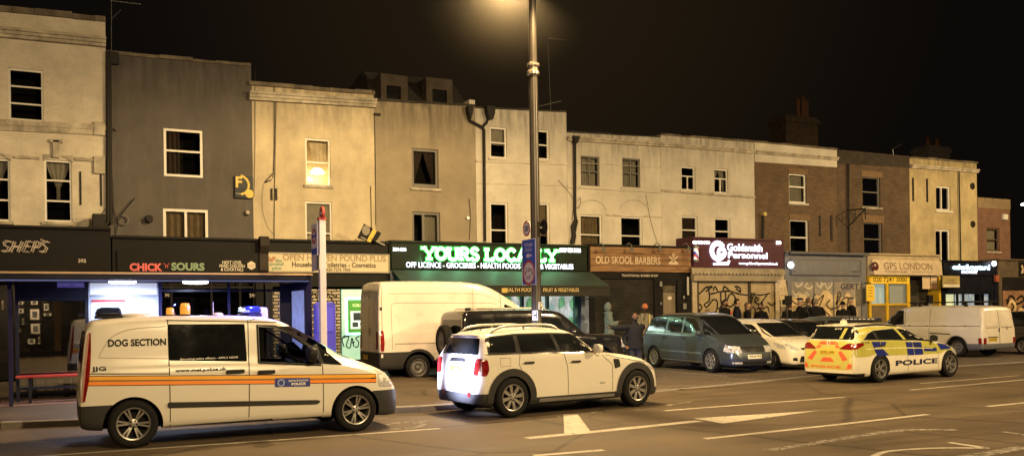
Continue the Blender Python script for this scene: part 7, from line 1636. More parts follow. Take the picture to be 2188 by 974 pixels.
w_.plate('rear',.38,.60,'V738 GHK',w=.46); w_.line('rear',[(.03,.86),(.03,1.0)],.05,.02,'door_handle',TRIMB); w_.line('rear',[(.10,.68),(.64,.68)],.03,.014,'plate_lamp',TRIMB); w_.text('rear','W',(-.46,-.36,.92,1.0),.006,'emblem',CHROME,flip=True)
w_.poly('front',[(-.74,1.1),(.74,1.1),(.66,1.62),(-.66,1.62)],.005,'windscreen',GLASSC)
for y in (-.66,.66):
    b = MB(); b.tube([(-.45,y,1.88),(2.05,y,1.89)],.022,6); rb = w_.bump(b,'roof_bar',TRIMB); b = MB()
    for x in (-.2,1.6): b.prism([(x-.07,1.70),(x+.07,1.70),(x+.03,1.88),(x-.03,1.88)],'y',y-.03,y+.03)
    w_.bump(b,'bar_foot',TRIMB,rb)
for x in (-.2,1.6): b = MB(); b.tube([(x,-1.0,1.895),(x,.95,1.895)],.022,6); w_.bump(b,'roof_bar',TRIMB)
# ================================================================== street furniture
# ---- lamp column with its plates
LX, LY = 8.60, 15.8
COLP = pm('column_paint',(.045,.038,.03),.35,.3,var=.2)
r = thing('street_lamp','tall dark lamp column by the kerb carrying the blue width limit sign','street lamp',(LX,LY,.1))
b = MB(); b.lathe([(.16,-.12),(.16,.02),(.125,.05),(.115,1.15),(.125,1.17),(.105,1.22),(.098,2.6),(.09,6.3),(.088,6.42)],(LX,LY,.1),'z',20); b.build('column', COLP, r, smooth=40)
b = MB(); b.lathe([(.088,6.40),(.125,6.42),(.128,6.47),(.10,6.50),(.10,6.56),(.128,6.59),(.125,6.64),(.082,6.66)],(LX,LY,.1),'z',20); b.build('collar', pm('collar_metal',(.25,.22,.18),.25,.6), r, smooth=30)
b = MB(); b.lathe([(.082,6.66),(.075,8.2)],(LX,LY,.1),'z',16); hx, hy, hz = LX-.04, LY+.98, 8.95
b.tube(crom([(LX,LY,8.25),(LX,LY+.05,8.70),(LX-.01,LY+.4,8.94),(LX-.03,LY+.72,8.98)],5),.05,8); b.build('bracket_arm', COLP, r, smooth=50)
b = MB(); b.lathe([(0,.10),(.12,.08),(.19,.0),(.17,-.03)],(0,0,0),'z',16); vs=[(hx+v[0],hy+v[1]*2.0,hz+v[2]) for v in b.v]; c = MB(); c.add(vs,b.f); hd = c.build('lantern', METAL, r, smooth=50)
b = MB(); b.lathe([(.165,-.03),(.13,-.075),(0,-.095)],(0,0,0),'z',16); vs=[(hx+v[0],hy+v[1]*2.0,hz+v[2]) for v in b.v]; c = MB(); c.add(vs,b.f); c.build('lens', glow('sodium_lens',(1,.62,.20),25), hd, smooth=60)
b = MB()
for z0, z1 in ((1.05,1.10),(2.42,2.46)): b.lathe([(.11,z0),(.125,z0),(.125,z1),(.11,z1)],(LX,LY,.1),'z',16)
b.build('band', COLP, r)
def plate_x(b, x, y0, y1, z0, z1, th=.012, mi=0): b.box(x, x+th, y0, y1, z0, z1, mi)
SBLUE = pm('sign_blue',(.012,.06,.42),.35,var=.04); SWHITE = pm('sign_white',(.62,.61,.62),.4,var=.04); SRED = pm('sign_red',(.40,.03,.02),.4,var=.05)
def xplane(txt, x, yc, w, z0, z1, mat, parent, **k):
    """lettering on a plate that faces -x (seen by traffic coming along the kerb)"""
    vs, fs = fit_text(txt,-w/2,w/2,z0,z1,**k); b = MB(); b.add([(x,yc-a,z) for a,z in vs],fs); return b.build('letters',mat,parent,fixn=False)
def disc_x(name, x, yc, zc, r0, r1, mat, parent, th=.004):
    n = 28; b = MB()
    if r0 <= 0: b.cyl((x,yc,zc),(x+th,yc,zc),r1,r1,n)
    else:
        vs=[];fs=[]
        for i in range(n): a=2*PI*i/n; vs += [(x,yc+r0*math.cos(a),zc+r0*math.sin(a)),(x,yc+r1*math.cos(a),zc+r1*math.sin(a))]
        fs=[(2*i,2*i+1,(2*i+3)%(2*n),(2*i+2)%(2*n)) for i in range(n)]; b.add(vs,fs)
    return b.build(name, mat, parent, fixn=False)
P0 = fac(1138,511,LY); P1 = fac(1140,609,LY); zt, zb = P0.z, P1.z; zc = (zt+zb)/2; X_ = LX-.16; yc = LY-.0
sg = thing('width_limit_sign','blue width limit sign with white arrow and 2.0 m roundel','sign',(X_,yc,zb))
b = MB(); plate_x(b,X_,yc-.29,yc+.29,zb,zt); b.build('plate', SBLUE, sg)
b = MB()
for a in ((-.29,.29,zt-.018,zt),(-.29,.29,zb,zb+.018),(-.29,-.272,zb+.018,zt-.018),(.272,.29,zb+.018,zt-.018)): b.box(X_-.003,X_-.0005,yc+a[0],yc+a[1],a[2],a[3])
b.build('border', SWHITE, sg)
Hs = zt-zb
xplane('Width',X_-.004,yc,.36,zt-.165*Hs,zt-.075*Hs,SWHITE,sg); xplane('limit',X_-.004,yc,.27,zt-.27*Hs,zt-.185*Hs,SWHITE,sg)
za = zt-.36*Hs; b = MB(); b.add([(X_-.004,yc+y,za+z) for y,z in ((.13,0),(.0,.055),(.0,.022),(-.13,.022),(-.13,-.022),(.0,-.022),(.0,-.055))],[tuple(range(7))]); b.build('arrow', SWHITE, sg, fixn=False)
zr = zb+.27*Hs; disc_x('roundel',X_-.004,yc,zr,0,.245,SWHITE,sg,.003); disc_x('red_ring',X_-.0065,yc,zr,.205,.25,SRED,sg)
xplane('2.0m',X_-.0065,yc,.27,zr+.02,zr+.11,INKB,sg,bold=.01); xplane('6\'6"',X_-.0065,yc,.21,zr-.13,zr-.05,INKB,sg,bold=.01)
b = MB()
for s_gn in (-1,1): b.add([(X_-.0065,yc+s_gn*.17,zr+.04),(X_-.0065,yc+s_gn*.17,zr-.06),(X_-.0065,yc+s_gn*.12,zr-.01)],[(0,1,2)])
b.build('arrowhead', INKB, sg, fixn=False)
b = MB(); b.box(X_+.014,LX-.08,yc-.02,yc+.02,zt-.2,zt-.16); b.box(X_+.014,LX-.08,yc-.02,yc+.02,zb+.16,zb+.2); b.build('clamp', METAL, sg)
q = fac(1134,487,LY); s2 = thing('speed_limit_sign','round 20 speed limit sign high on the left of the lamp column','sign',(LX-.12,LY+.09,q.z))
disc_x('plate',LX-.13,LY+.13,q.z,0,.155,SWHITE,s2,.01); disc_x('red_ring',LX-.133,LY+.13,q.z,.122,.157,SRED,s2); xplane('20',LX-.135,LY+.13,.16,q.z-.055,q.z+.055,INKB,s2,bold=.02)
b = MB(); b.box(LX-.12,LX-.06,LY+.03,LY+.08,q.z-.02,q.z+.02); b.build('clamp', METAL, s2)
q = fac(1156,487,LY); s3 = thing('round_sign','dark back of a round sign on the right of the lamp column','sign',(LX+.12,LY-.1,q.z))
disc_x('plate',LX+.10,LY-.16,q.z,0,.155,TRIMB,s3,.01); b = MB(); b.box(LX+.05,LX+.10,LY-.1,LY-.05,q.z-.02,q.z+.02); b.build('clamp', METAL, s3)
def col_plate(name, label, px, z0y, z1y, txt, ang):
    z1, z0 = fac(px,z0y,LY).z, fac(px,z1y,LY).z; a = Vector((math.cos(ang),math.sin(ang),0)); t_ = Vector((-a.y,a.x,0)); c = Vector((LX,LY,(z0+z1)/2))+a*.118; wd = .055
    o = thing(name,label,'sign',c); h = (z1-z0)/2
    b = MB(); b.add([tuple(c+t_*s*wd+Vector((0,0,k*h))) for s,k in ((-1,-1),(1,-1),(1,1),(-1,1))]+[tuple(c-a*.012+t_*s*wd+Vector((0,0,k*h))) for s,k in ((-1,-1),(1,-1),(1,1),(-1,1))],[(0,1,2,3),(7,6,5,4),(0,4,5,1),(1,5,6,2),(2,6,7,3),(3,7,4,0)]); b.build('plate', SWHITE, o)
    vs, fs = fit_text(txt,-wd*.6,wd*.6,-h*.8,h*.8,bold=.02); b = MB(); b.add([tuple(c+a*.003+t_*u+Vector((0,0,w))) for u,w in vs],fs); b.build('letters', INKB, o, fixn=False)
col_plate('column_number','small white 7 8 number plate on the lamp column',1149,645,661,'7\n8',-1.25)
col_plate('column_plate','small white plate with a black H on the lamp column',1145,663,684,'H',-2.3)

# ---- far lamp at the right edge
q = fac(2186,437,33.5); r = thing('street_lamp','distant cool white street lamp at the right edge above the red brick house','street lamp',(q.x,33.5,0))
b = MB(); b.cyl((q.x+.9,33.7,0),(q.x+.9,33.7,q.z+.1),.09,.06,8); b.tube([(q.x+.9,33.7,q.z+.1),(q.x+.1,33.5,q.z+.14)],.04,6); b.build('column', COLP, r, smooth=50)
b = MB(); b.lathe([(0,.08),(.09,.04),(.12,0),(.09,-.05),(0,-.07)],(q.x,33.5,q.z),'z',12); b.build('lantern', glow('far_lamp',(.80,1,.85),30), r, smooth=60)

# ---- bus stop pole and cabinet
BX = fac(690,600,17.86).x
r = thing('bus_stop','slim white bus stop pole with red topped flag in front of the pound shop','bus stop',(BX,17.86,.1))
zt = fac(688,470,17.86).z; PALEP = pm('pole_pale',(.50,.47,.48),.4,var=.08)
b = MB(); b.box(BX-.075,BX+.055,17.80,17.92,.1,zt); b.build('pole', PALEP, r, bevel=.01)
b = MB(); b.box(BX-.085,BX+.065,17.79,17.93,zt,zt+.05); b.build('cap', SRED, r)
q = fac(689,456,17.86); b = MB(); b.cyl((BX-.02,17.86,q.z),(BX+.02,17.86,q.z),.135,.135,20); rd = b.build('roundel', SRED, r); 
b = MB(); b.box(BX-.03,BX-.021,17.78,17.94,q.z-.02,q.z+.02); b.build('roundel_bar', SWHITE, rd)
z1, z0 = fac(680,478,18.06).z, fac(680,578,18.06).z
b = MB(); b.box(BX-.09,BX-.075,17.92,18.38,z0,z1); fl = b.build('flag', SWHITE, r)
disc_x('flag_roundel',BX-.094,18.16,z1-.25,.10,.16,SRED,fl); b = MB(); b.box(BX-.096,BX-.0905,17.96,18.36,z1-.275,z1-.225); b.box(BX-.096,BX-.0905,17.95,18.35,z1-.62,z1-.5); b.build('flag_bar', SBLUE, fl)
b = MB(); b.box(BX-.10,BX-.076,17.76,17.96,z0-.0,z0+.3); b.build('timetable_case', METAL, r)
CB = pm('cabinet_blue',(.05,.05,.34),.35,var=.05,emit=(.12,.08,1),es=.22)
cx0, cx1 = fac(672,690,18.7).x, fac(716,690,18.7).x; zt = fac(694,645,18.7).z
r = thing('ticket_machine','upright blue lit panel with rounded top behind the bus stop pole','street cabinet',((cx0+cx1)/2,18.7,.1))
pts=[(cx0,.1),(cx1,.1),(cx1,zt-.06),(cx1-.06,zt),(cx0+.06,zt),(cx0,zt-.06)]
b = MB(); b.prism(pts,'y',18.65,18.77); b.build('panel', CB, r, bevel=.01)
b = MB(); b.box(cx0+.05,cx1-.05,18.64,18.649,zt-.62,zt-.12); b.build('front_plate', pm('cabinet_front',(.07,.07,.42),.3,emit=(.14,.1,1),es=.3), r); b = MB(); b.box((cx0+cx1)/2-.07,(cx0+cx1)/2+.07,18.8,18.86,.1,zt-.1); b.build('post', TRIMB, r)

# ---- bus shelter
YB, YA = 20.37, 18.93
SH = pm('shelter_frame',(.014,.015,.022),.35,var=.15); SH_BLUELIT = pm('shelter_frame_bluelit',(.016,.016,.05),.3,var=.1)  # blue light falling on some frame parts put into their colour
bx = lambda px, Y=YB: fac(px,720,Y).x
shel = thing('bus_shelter','black framed bus shelter with lit ceiling behind the police van','bus shelter',(bx(30),YB,.1))
zr0, zr1 = 2.50, 2.63; X0, X1 = bx(-25), bx(668,YA)
b = MB(); b.box(X0,X1,YA-.05,YB+.12,zr0,zr1); b.build('roof', SH, shel, bevel=.02)
b = MB(); b.box(X0,X1,YA-.075,YA-.052,zr1-.025,zr1+.012); b.build('roof_edge', pm('roof_edge_lit',(.36,.25,.13),.4), shel)  # warm light along the roof edge put into a tan strip
b = MB(); b.box(X0+.05,X1-.05,YA+.05,YA+.09,zr0-.03,zr0-.003); b.build('edge_light', glow('edge_light_blue',(.50,.52,1),.22), shel)
for px in (262,418):
    x = fac(px,601,YA+.7).x; b = MB(); b.lathe([(.20,-.003),(.19,-.04),(.12,-.055),(0,-.06)],(0,0,0),'z',18); c = MB(); c.add([(x+v[0]*1.3,YA+.72+v[1],zr0+v[2]) for v in b.v],b.f); c.build('ceiling_lamp', glow('ceiling_led',(.88,.92,1),16), shel, smooth=60)
for px, wd, m, Y in ((22,.07,SH_BLUELIT,YA+.55),(37,.06,SH,YB),(186,.06,SH,YB),(343,.07,SH_BLUELIT,YB),(490,.05,SH_BLUELIT,YB),(602,.05,SH,YB)):
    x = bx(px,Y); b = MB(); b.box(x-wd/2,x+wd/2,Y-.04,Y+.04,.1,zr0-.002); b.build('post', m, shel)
REFL = glassmat('shelter_glass',(.80,.80,.82),1.5,.004,.40); CLR = glassmat('shelter_glass_clear',(.85,.86,.9),1.45,.01,.05)
def panel(px0,px1,z0,z1,glass,Y=YB):
    x0,x1 = bx(px0,Y),bx(px1,Y); b = MB(); b.box(x0,x1,Y-.025,Y+.025,z1,z1+.05); b.box(x0,x1,Y-.025,Y+.025,z0-.05,z0); f = b.build('panel_rail', SH, shel)
    g = MB(); g.quad((x0,Y,z0),(x1,Y,z0),(x1,Y,z1),(x0,Y,z1)); g.build('pane', glass, f, fixn=False)
panel(40,183,.40,2.12,REFL); panel(347,488,.40,2.30,CLR); panel(492,600,.40,2.30,CLR)
x0,x1 = bx(40),bx(183); b = MB(); b.box(x0,x1,YB-.03,YB+.03,2.172,2.49); b.build('header_panel', SH, shel)
q = pxrect(122,603,180,614,YB-.03); b = MB(); b.box(q[0],q[1],YB-.036,YB-.031,q[2],q[3]); hd=b.build('stop_name', pm('stop_name_violet',(.12,.09,.3),.4,emit=(.3,.25,1),es=.12), shel)
letters(shel,'stop_name_letters',[('Stop J  Kingsland',(126,606,150,611)),('towards the city',(158,606,178,611))],PALE,YB-.038)
# end glass on the left, seen edge on
xe = bx(30); b = MB(); b.box(xe-.006,xe+.006,YA+.6,YB-.05,.55,2.3); b.build('end_glass', glassmat('end_glass',(.55,.6,.9),1.5,.02,.2), shel)
# map case with its white lit header
x0,x1 = bx(190),bx(339); b = MB(); b.box(x0,x1,YB-.05,YB+.04,.55,2.49); mp = b.build('map_case', pm('map_case_pale',(.34,.38,.45),.4,var=.05), shel)
zz = fac(265,631,YB-.06).z; b = MB(); b.box(x0+.03,x1-.03,YB-.056,YB-.051,zz+.02,2.48); b.build('header', pm('map_header',(.55,.58,.64),.5,emit=(.75,.82,1),es=.45,var=.04), mp)
b = MB(); b.box(x0+.0,x1,YB-.062,YB-.051,zz-.02,zz); b.build('divider', METAL, mp)
q = pxrect(196,640,268,735,YB-.06); b = MB(); b.box(q[0],q[1],YB-.060,YB-.051,q[2],q[3]); b.build('map_sheet', pm('map_paper',(.42,.47,.56),.5,emit=(.7,.8,1),es=.2,var=.12,scale=20), mp)
b = MB(); b.box(q[0],q[1],YB-.064,YB-.0605,q[3]-.05,q[3]); b.build('map_title', SRED, mp)
b = MB(); n=16
for k in range(n):
    z = q[2]+.04+(q[3]-q[2]-.14)*k/n; b.box(q[0]+.04,q[1]-.04-.08*random.random(),YB-.063,YB-.0605,z,z+.008)
for k in range(9): x = q[0]+.06+(q[1]-q[0]-.12)*k/9; b.box(x,x+.008,YB-.0645,YB-.0632,q[2]+.04,q[3]-.10)
b.build('map_lines', pm('map_ink',(.12,.2,.36),.5), mp)
q2 = pxrect(272,640,333,735,YB-.06); b = MB(); b.box(q2[0],q2[1],YB-.060,YB-.051,q2[2],q2[3]); b.build('map_sheet', pm('map_blank',(.45,.5,.58),.5,emit=(.75,.82,1),es=.22,var=.05), mp)
# right end advertising case
xa = bx(640,19.6); b = MB(); b.box(xa,xa+.14,YA+.1,YB+.05,.3,2.49); ad = b.build('advert_case', SH_BLUELIT, shel, bevel=.01)
b = MB(); b.box(xa-.006,xa-.001,YA+.22,YB-.12,.5,2.30); b.build('poster', pm('advert_poster',(.2,.25,.5),.4,emit=(.45,.5,1),es=.35,var=.5,scale=4), ad)
x0,x1 = bx(604),bx(634); b = MB(); b.box(x0,x1,YB-.03,YB+.03,.3,2.49); b.build('end_panel', SH, shel)
# bench
bn_z = fac(100,800,19.9).z; b = MB(); xa_, xb_ = fac(33,800,19.95).x, fac(420,800,19.95).x
b.box(xa_,xb_,19.82,20.06,bn_z-.05,bn_z); b.build('bench', pm('bench_red',(.34,.03,.025),.4,var=.1), shel, bevel=.015)
b = MB()
for x in (xa_+.25,(xa_+xb_)/2,xb_-.2): b.box(x-.03,x+.03,19.9,19.96,.1,bn_z-.05)
b.build('bench_leg', SH, shel)
# ---- railing behind the shelter
IRON = pm('railing_iron',(.014,.013,.013),.45,var=.2)
rl = thing('iron_railing','black iron railing with scrolls behind the bus shelter glass','railing',(-.1,21.3,.1))
Yr = 21.3; R0, R1 = fac(28,800,Yr).x, fac(330,800,Yr).x; zt = fac(100,750,Yr).z; zb = fac(100,840,Yr).z
b = MB(); b.box(R0,R1,Yr-.03,Yr+.03,zt-.10,zt); b.box(R0,R1,Yr-.03,Yr+.03,zb-.05,zb+.06); b.build('rail', IRON, rl)
for px in (72,142,212,280): x = fac(px,800,Yr).x; b = MB(); b.box(x-.06,x+.06,Yr-.05,Yr+.05,.1,zt+.14); b.build('post', IRON, rl)
for px in (104,160,186,240,262,305):
    c = fac(px,770,Yr); b = MB()
    b.tube([(c.x+(.03+.10*t)*math.cos(6.6*t+1.2),Yr,c.z+(.03+.10*t)*math.sin(6.6*t+1.2)) for t in [i/26 for i in range(27)]],.012,5)
    b.tube(crom([(c.x+.13*math.cos(7.8),Yr,c.z+.13*math.sin(7.8)),(c.x+.10,Yr,c.z-.2),(c.x+.2,Yr,zb)],4),.012,5); b.build('scroll', IRON, rl)
b = MB()
for k in range(16): x = R0+(R1-R0)*(k+.5)/16; b.cyl((x,Yr+.01,zb),(x,Yr+.01,zt-.1),.011,.011,5)
b.build('bar', IRON, rl)

# ---- parking plate on a post by the blue grey shop
Yp_ = 25.67; r = thing('parking_sign','cream parking notice tilted on a post by the maroon shop','sign',(fac(1676,700,Yp_).x,Yp_,.15))
pp = [fac(*p,Yp_) for p in ((1661,600),(1678,597),(1685,637),(1667,641))]
b = MB(); b.add([tuple(p) for p in pp]+[(p.x,Yp_+.02,p.z) for p in pp],[(3,2,1,0),(4,5,6,7),(0,1,5,4),(1,2,6,5),(2,3,7,6),(3,0,4,7)]); b.build('plate', pm('parking_plate',(.52,.42,.26),.5,var=.06), r)
def pq(u,v): return pp[3]+(pp[2]-pp[3])*u+(pp[0]-pp[3])*v
for txt,a in (('P',(.06,.24,.80,.95)),('Mon - Sat',(.15,.85,.52,.62)),('8 am - 6.30 pm',(.1,.9,.36,.46)),('Loading max 40 min',(.08,.92,.2,.28))):
    vs, fs = fit_text(txt,*a); b = MB(); b.add([tuple(pq(u,v)+Vector((0,-.004,0))) for u,v in vs],fs); b.build('letters', SBLUE if txt=='P' else MATS['letter_umber'], r, fixn=False)
x = fac(1684,680,Yp_).x; b = MB(); b.cyl((x,Yp_+.05,.1),(x,Yp_+.05,pp[0].z),.035,.035,8); b.build('post', COLP, r, smooth=50)
mq = pxrect(1672,628,1686,645,Yp_); b = MB(); b.box(mq[0]+.1,mq[1]+.15,Yp_-.02,Yp_+.14,mq[2]-.1,mq[3]-.05); b.build('meter_head', TRIMB, r, bevel=.03)

# ================================================================== people
SKIN_L = pm('skin_light',(.42,.26,.18),.55,var=.08); SKIN_D = pm('skin_dark',(.085,.045,.028),.5,var=.1); SKIN_M = pm('skin_mid',(.22,.12,.075),.5,var=.1)
def fuse(mb, voxel, smooth=3):
    """melt overlapping lofts into one continuous skin"""
    me = mb.mesh('figure'); bm = bmesh.new(); bm.from_mesh(me); bmesh.ops.holes_fill(bm, edges=[e for e in bm.edges if e.is_boundary]); bmesh.ops.recalc_face_normals(bm, faces=bm.faces); bm.to_mesh(me); bm.free()
    ob = bpy.data.objects.new('figure', me); COL.objects.link(ob)
    r_ = ob.modifiers.new('r','REMESH'); r_.mode = 'VOXEL'; r_.voxel_size = voxel; r_.use_smooth_shade = True
    if smooth: k = ob.modifiers.new('s','SMOOTH'); k.iterations = smooth; k.factor = .5
    out = ev_mesh(ob); bpy.data.objects.remove(ob); bpy.data.meshes.remove(me); return out
def rings(mb, secs, n=18):
    """closed loft of ellipses (centre, rx, ry) stacked upwards"""
    vs = []; fs = []
    for (x,y,z),rx,ry in secs:
        for k in range(n): a = 2*PI*k/n; vs.append((x+rx*math.cos(a),y+ry*math.sin(a),z))
    for i in range(len(secs)-1):
        for k in range(n): fs.append((i*n+k,i*n+(k+1)%n,(i+1)*n+(k+1)%n,(i+1)*n+k))
    fs += [tuple(range(n-1,-1,-1)),tuple(range((len(secs)-1)*n,len(secs)*n))]
    mb.add(vs,fs)
def limb(mb, pts, rs, n=10):
    P = crom(pts,4); R = [rs[min(len(rs)-1,i//4)]+(rs[min(len(rs)-1,i//4+1)]-rs[min(len(rs)-1,i//4)])*(i%4)/4 for i in range(len(P))]
    mb.tube(P,R,n); q = ellipsoid(pts[0],(rs[0],)*3,10,7); mb.add(q.v,q.f); q = ellipsoid(pts[-1],(rs[-1],)*3,10,7); mb.add(q.v,q.f)
def ellipsoid(c, r, n=14, m=9, fn=None):
    b = MB(); vs=[]; fs=[]
    for j in range(m+1):
        ph = PI*j/m
        for i in range(n):
            a = 2*PI*i/n; d = Vector((math.sin(ph)*math.cos(a),math.sin(ph)*math.sin(a),math.cos(ph)))
            k = fn(d) if fn else 1
            vs.append((c[0]+r[0]*d.x*k,c[1]+r[1]*d.y*k,c[2]+r[2]*d.z*k))
    for j in range(m):
        for i in range(n): fs.append((j*n+i,j*n+(i+1)%n,(j+1)*n+(i+1)%n,(j+1)*n+i))
    b.add(vs,fs); return b
def join_mesh(me, mb, mi=0):
    bm = bmesh.new(); bm.from_mesh(me); t = mb.mesh('t'); t.polygons.foreach_set('material_index',[mi]*len(t.polygons))
    bm.from_mesh(t); bm.to_mesh(me); bm.free(); bpy.data.meshes.remove(t)
HN = dict(elb_r=(.27,.02,1.14), wri_r=(.25,-.16,.93), elb_l=(-.27,.02,1.14), wri_l=(-.25,-.16,.93))
def person(label, px, ytop, Y, face, jacket, trousers, skin=SKIN_L, hair=None, hat=None, pose=None, coat=False, hood=None, beard=None, mask=None, height=None, ground=.15, extra=None, group=None, bulk=1.):
    """face: compass of the look in degrees, 0 = towards -y (the road), 90 = towards +x"""
    top = fac(px,ytop,Y); sc_ = (top.z-ground)/1.80
    r = thing('person',label,'person',(top.x,Y,ground),math.radians(face),group); r.scale = (sc_,)*3
    P = dict(HN); P.update(pose or {}); B = bulk
    # local: looks to -y, right hand of the figure is -x
    m = lambda p, sd: Vector((-sd*abs(p[0]) if p[0] > 0 else -p[0], p[1], p[2]))
    er, wr_, el, wl_ = (Vector((-P['elb_r'][0],P['elb_r'][1],P['elb_r'][2])), Vector((-P['wri_r'][0],P['wri_r'][1],P['wri_r'][2])),
                        Vector((-P['elb_l'][0],P['elb_l'][1],P['elb_l'][2])), Vector((-P['wri_l'][0],P['wri_l'][1],P['wri_l'][2])))
    shr, shl = Vector((-.165,.01,1.42)), Vector((.165,.01,1.42))
    bb = MB()
    rings(bb,[((0,0,.86),.15,.10),((0,0,.96),.16,.11),((0,.005,1.12),.14,.10),((0,.01,1.30),.165,.11),((0,.012,1.42),.15,.095),((0,.012,1.48),.075,.07),((0,.005,1.54),.056,.058),((0,0,1.62),.054,.060)])
    for a_, e_, w_2 in ((shr,er,wr_),(shl,el,wl_)): limb(bb,[a_,e_,w_2],[.060,.043,.028])
    for sx_ in (-.095,.095): limb(bb,[(sx_,0,.88),(sx_*1.05,-.015,.48),(sx_*1.05,.02,.10),(sx_*1.05,-.08,.05)],[.090,.062,.042,.036])
    for w0, e0, sd in ((wr_,er,-1),(wl_,el,1)):      # hands: palm, four fingers of unequal length, thumb from the side of the palm
        d = (w0-e0).normalized(); s_ = d.cross(Vector((0,0,1))); s_ = s_.normalized() if s_.length > .2 else Vector((0,1,0)); n_ = d.cross(s_)
        pt = P.get('point') and sd == -1
        for t in (-.022,0,.022): bb.tube([w0+s_*t*.5,w0+d*.05+s_*t,w0+d*.092+s_*t*1.2],[.020,.019,.014],7)
        for k, (o_, L) in enumerate(((-.033,.066),(-.011,.078),(.011,.072),(.032,.056))):
            curl = .1 if (pt and k == 0) else .7
            m1 = w0+d*.088+s_*o_; m2 = m1+(d*(1-.35*curl)+n_*(-.5*curl))*L*.55; m3 = m2+(d*(1-curl)+n_*(-.9*curl)).normalized()*L*.5
            bb.tube([m1,m2,m3],[.0115,.0105,.009],6)
        m1 = w0+d*.035-s_*.028; m2 = m1+(d*.75-s_*.65).normalized()*.045; m3 = m2+(d*.95-s_*.2).normalized()*.03; bb.tube([m1,m2,m3],[.014,.012,.010],6)
    def hf(d):
        k = 1.0
        if d.y < -.3:                            # the face: brow, nose, chin
            k += .13*math.exp(-((d.x/.16)**2+((d.z+.10)/.16)**2)); k -= .05*math.exp(-(((abs(d.x)-.33)/.16)**2+((d.z-.12)/.12)**2)); k += .05*math.exp(-((d.x/.3)**2+((d.z+.72)/.2)**2))
        if d.z < -.2: k *= 1-.18*abs(d.x)
        return k
    for q in (ellipsoid((0,-.015,1.675),(.080,.100,.124),26,20,hf), ellipsoid((-.08,.0,1.675),(.014,.026,.036),8,6), ellipsoid((.08,.0,1.675),(.014,.026,.036),8,6)): bb.add(q.v,q.f)
    body = fuse(bb,.0115,1)
    eb = MB()
    for sx_ in (-.030,.030): q = ellipsoid((sx_,-.103,1.69),(.011,.008,.007),6,4); eb.add(q.v,q.f)
    join_mesh(body, eb, 1)
    mb_ = MB()
    q = ellipsoid((0,-.108,1.618),(.024,.007,.006),8,4); mb_.add(q.v,q.f); join_mesh(body, mb_, 2)
    ob = link('body', body, [skin, INKB, pm('lip_tone',(.16,.06,.05),.5)], r, 60)
    # jacket (sleeves to the wrist) and trousers
    jb = MB(); hem = .40 if coat else .80
    secs = [((0,0,hem),(.235 if coat else .20)*B,.18 if coat else .16)] + ([((0,0,.62),.215*B,.17),((0,0,.80),.20*B,.16)] if coat else []) + [((0,.0,.96),.19*B,.152),((0,.005,1.12),.178*B,.145),((0,.01,1.28),.188*B,.148),((0,.012,1.40),.192*B,.13),((0,.014,1.45),.150*B,.108),((0,.014,1.49),.095,.092),((0,.010,1.545),.076,.080)]
    rings(jb,secs)
    for a_, e_, w_2 in ((shr,er,wr_),(shl,el,wl_)):
        k_ = Vector((a_.x*B,a_.y,a_.z-.01)); limb(jb,[k_,e_,e_+(w_2-e_)*.96],[.088*B,.066*B,.048])
    jo = link('jacket', fuse(jb,.017,3), jacket, r, 60)
    tb = MB(); rings(tb,[((0,0,.84),.165,.13),((0,0,.98),.165,.13)])
    for sx_ in (-.098,.098): limb(tb,[(sx_,0,.86),(sx_*1.02,-.015,.48),(sx_*1.02,.02,.09)],[.105,.080,.068])
    link('trousers', fuse(tb,.018,3), trousers, r, 60)
    for sx_ in (-.10,.10):
        q = ellipsoid((sx_,-.05,.045),(.048,.135,.05),12,8); b = MB(); b.add([(x,y,max(z,.0)) for x,y,z in q.v],q.f); o = b.build('shoe', TRIMB, r, 60, org='local')
    if hair:
        mat, kind = hair
        cap = ellipsoid((0,.008,1.70),(.086,.108,.112),18,12)
        keep = MB(); idx = {}
        for f in cap.f:
            c_ = sum((Vector(cap.v[i]) for i in f),Vector())/len(f)
            if c_.z > 1.735 or (c_.y > .015 and c_.z > (1.50 if kind=='long' else 1.63)) : keep.add([cap.v[i] for i in f],[tuple(range(len(f)))])
        if kind == 'long': q = ellipsoid((0,.045,1.58),(.085,.06,.16),14,9); keep.add(q.v,q.f)
        if kind == 'bun': q = ellipsoid((0,.05,1.83),(.045,.045,.045),10,7); keep.add(q.v,q.f)
        keep.build('hair', mat, r, 70, org='local')
    if hat:
        mat, kind = hat
        if kind == 'beanie':
            q = ellipsoid((0,.004,1.715),(.091,.112,.118),20,14); b = MB()
            for f in q.f:
                if min(q.v[i][2] for i in f) > 1.695: b.add([q.v[i] for i in f],[tuple(range(len(f)))])
            b.lathe([(.0,0)],(0,0,0)) if False else b.add([((.092+.006*k2)*math.cos(2*PI*i/20),.004+(.114+.006*k2)*math.sin(2*PI*i/20),zz) for zz,k2 in ((1.695,.6),(1.70,1),(1.735,1),(1.742,.2)) for i in range(20)],[(q2*20+i,q2*20+(i+1)%20,(q2+1)*20+(i+1)%20,(q2+1)*20+i) for q2 in range(3) for i in range(20)]); b.build('beanie', mat, r, 70, org='local')
        else:
            b = MB(); b.lathe([(.088,1.715),(.092,1.76)],(0,0,0),'z',20); hb = b.build('cap_band', pm('chequer_band',(.30,.29,.27),.6,var=.7,scale=40), r, 60, org='local')
            b = MB(); b.lathe([(.093,1.762),(.128,1.795),(.124,1.815),(0,1.835)],(0,0,0),'z',20); o = b.build('cap', mat, r, 60, org='local')
            b = MB(); b.add([(.10*math.sin(t_2),-.088-.055*math.cos(t_2)*(k),1.722-.02*k) for k in (0,1) for t_2 in [-1.1+2.2*i/10 for i in range(11)]],[(i,i+1,12+i,11+i) for i in range(10)]); b.build('cap_peak', INKB, r, 60, org='local')
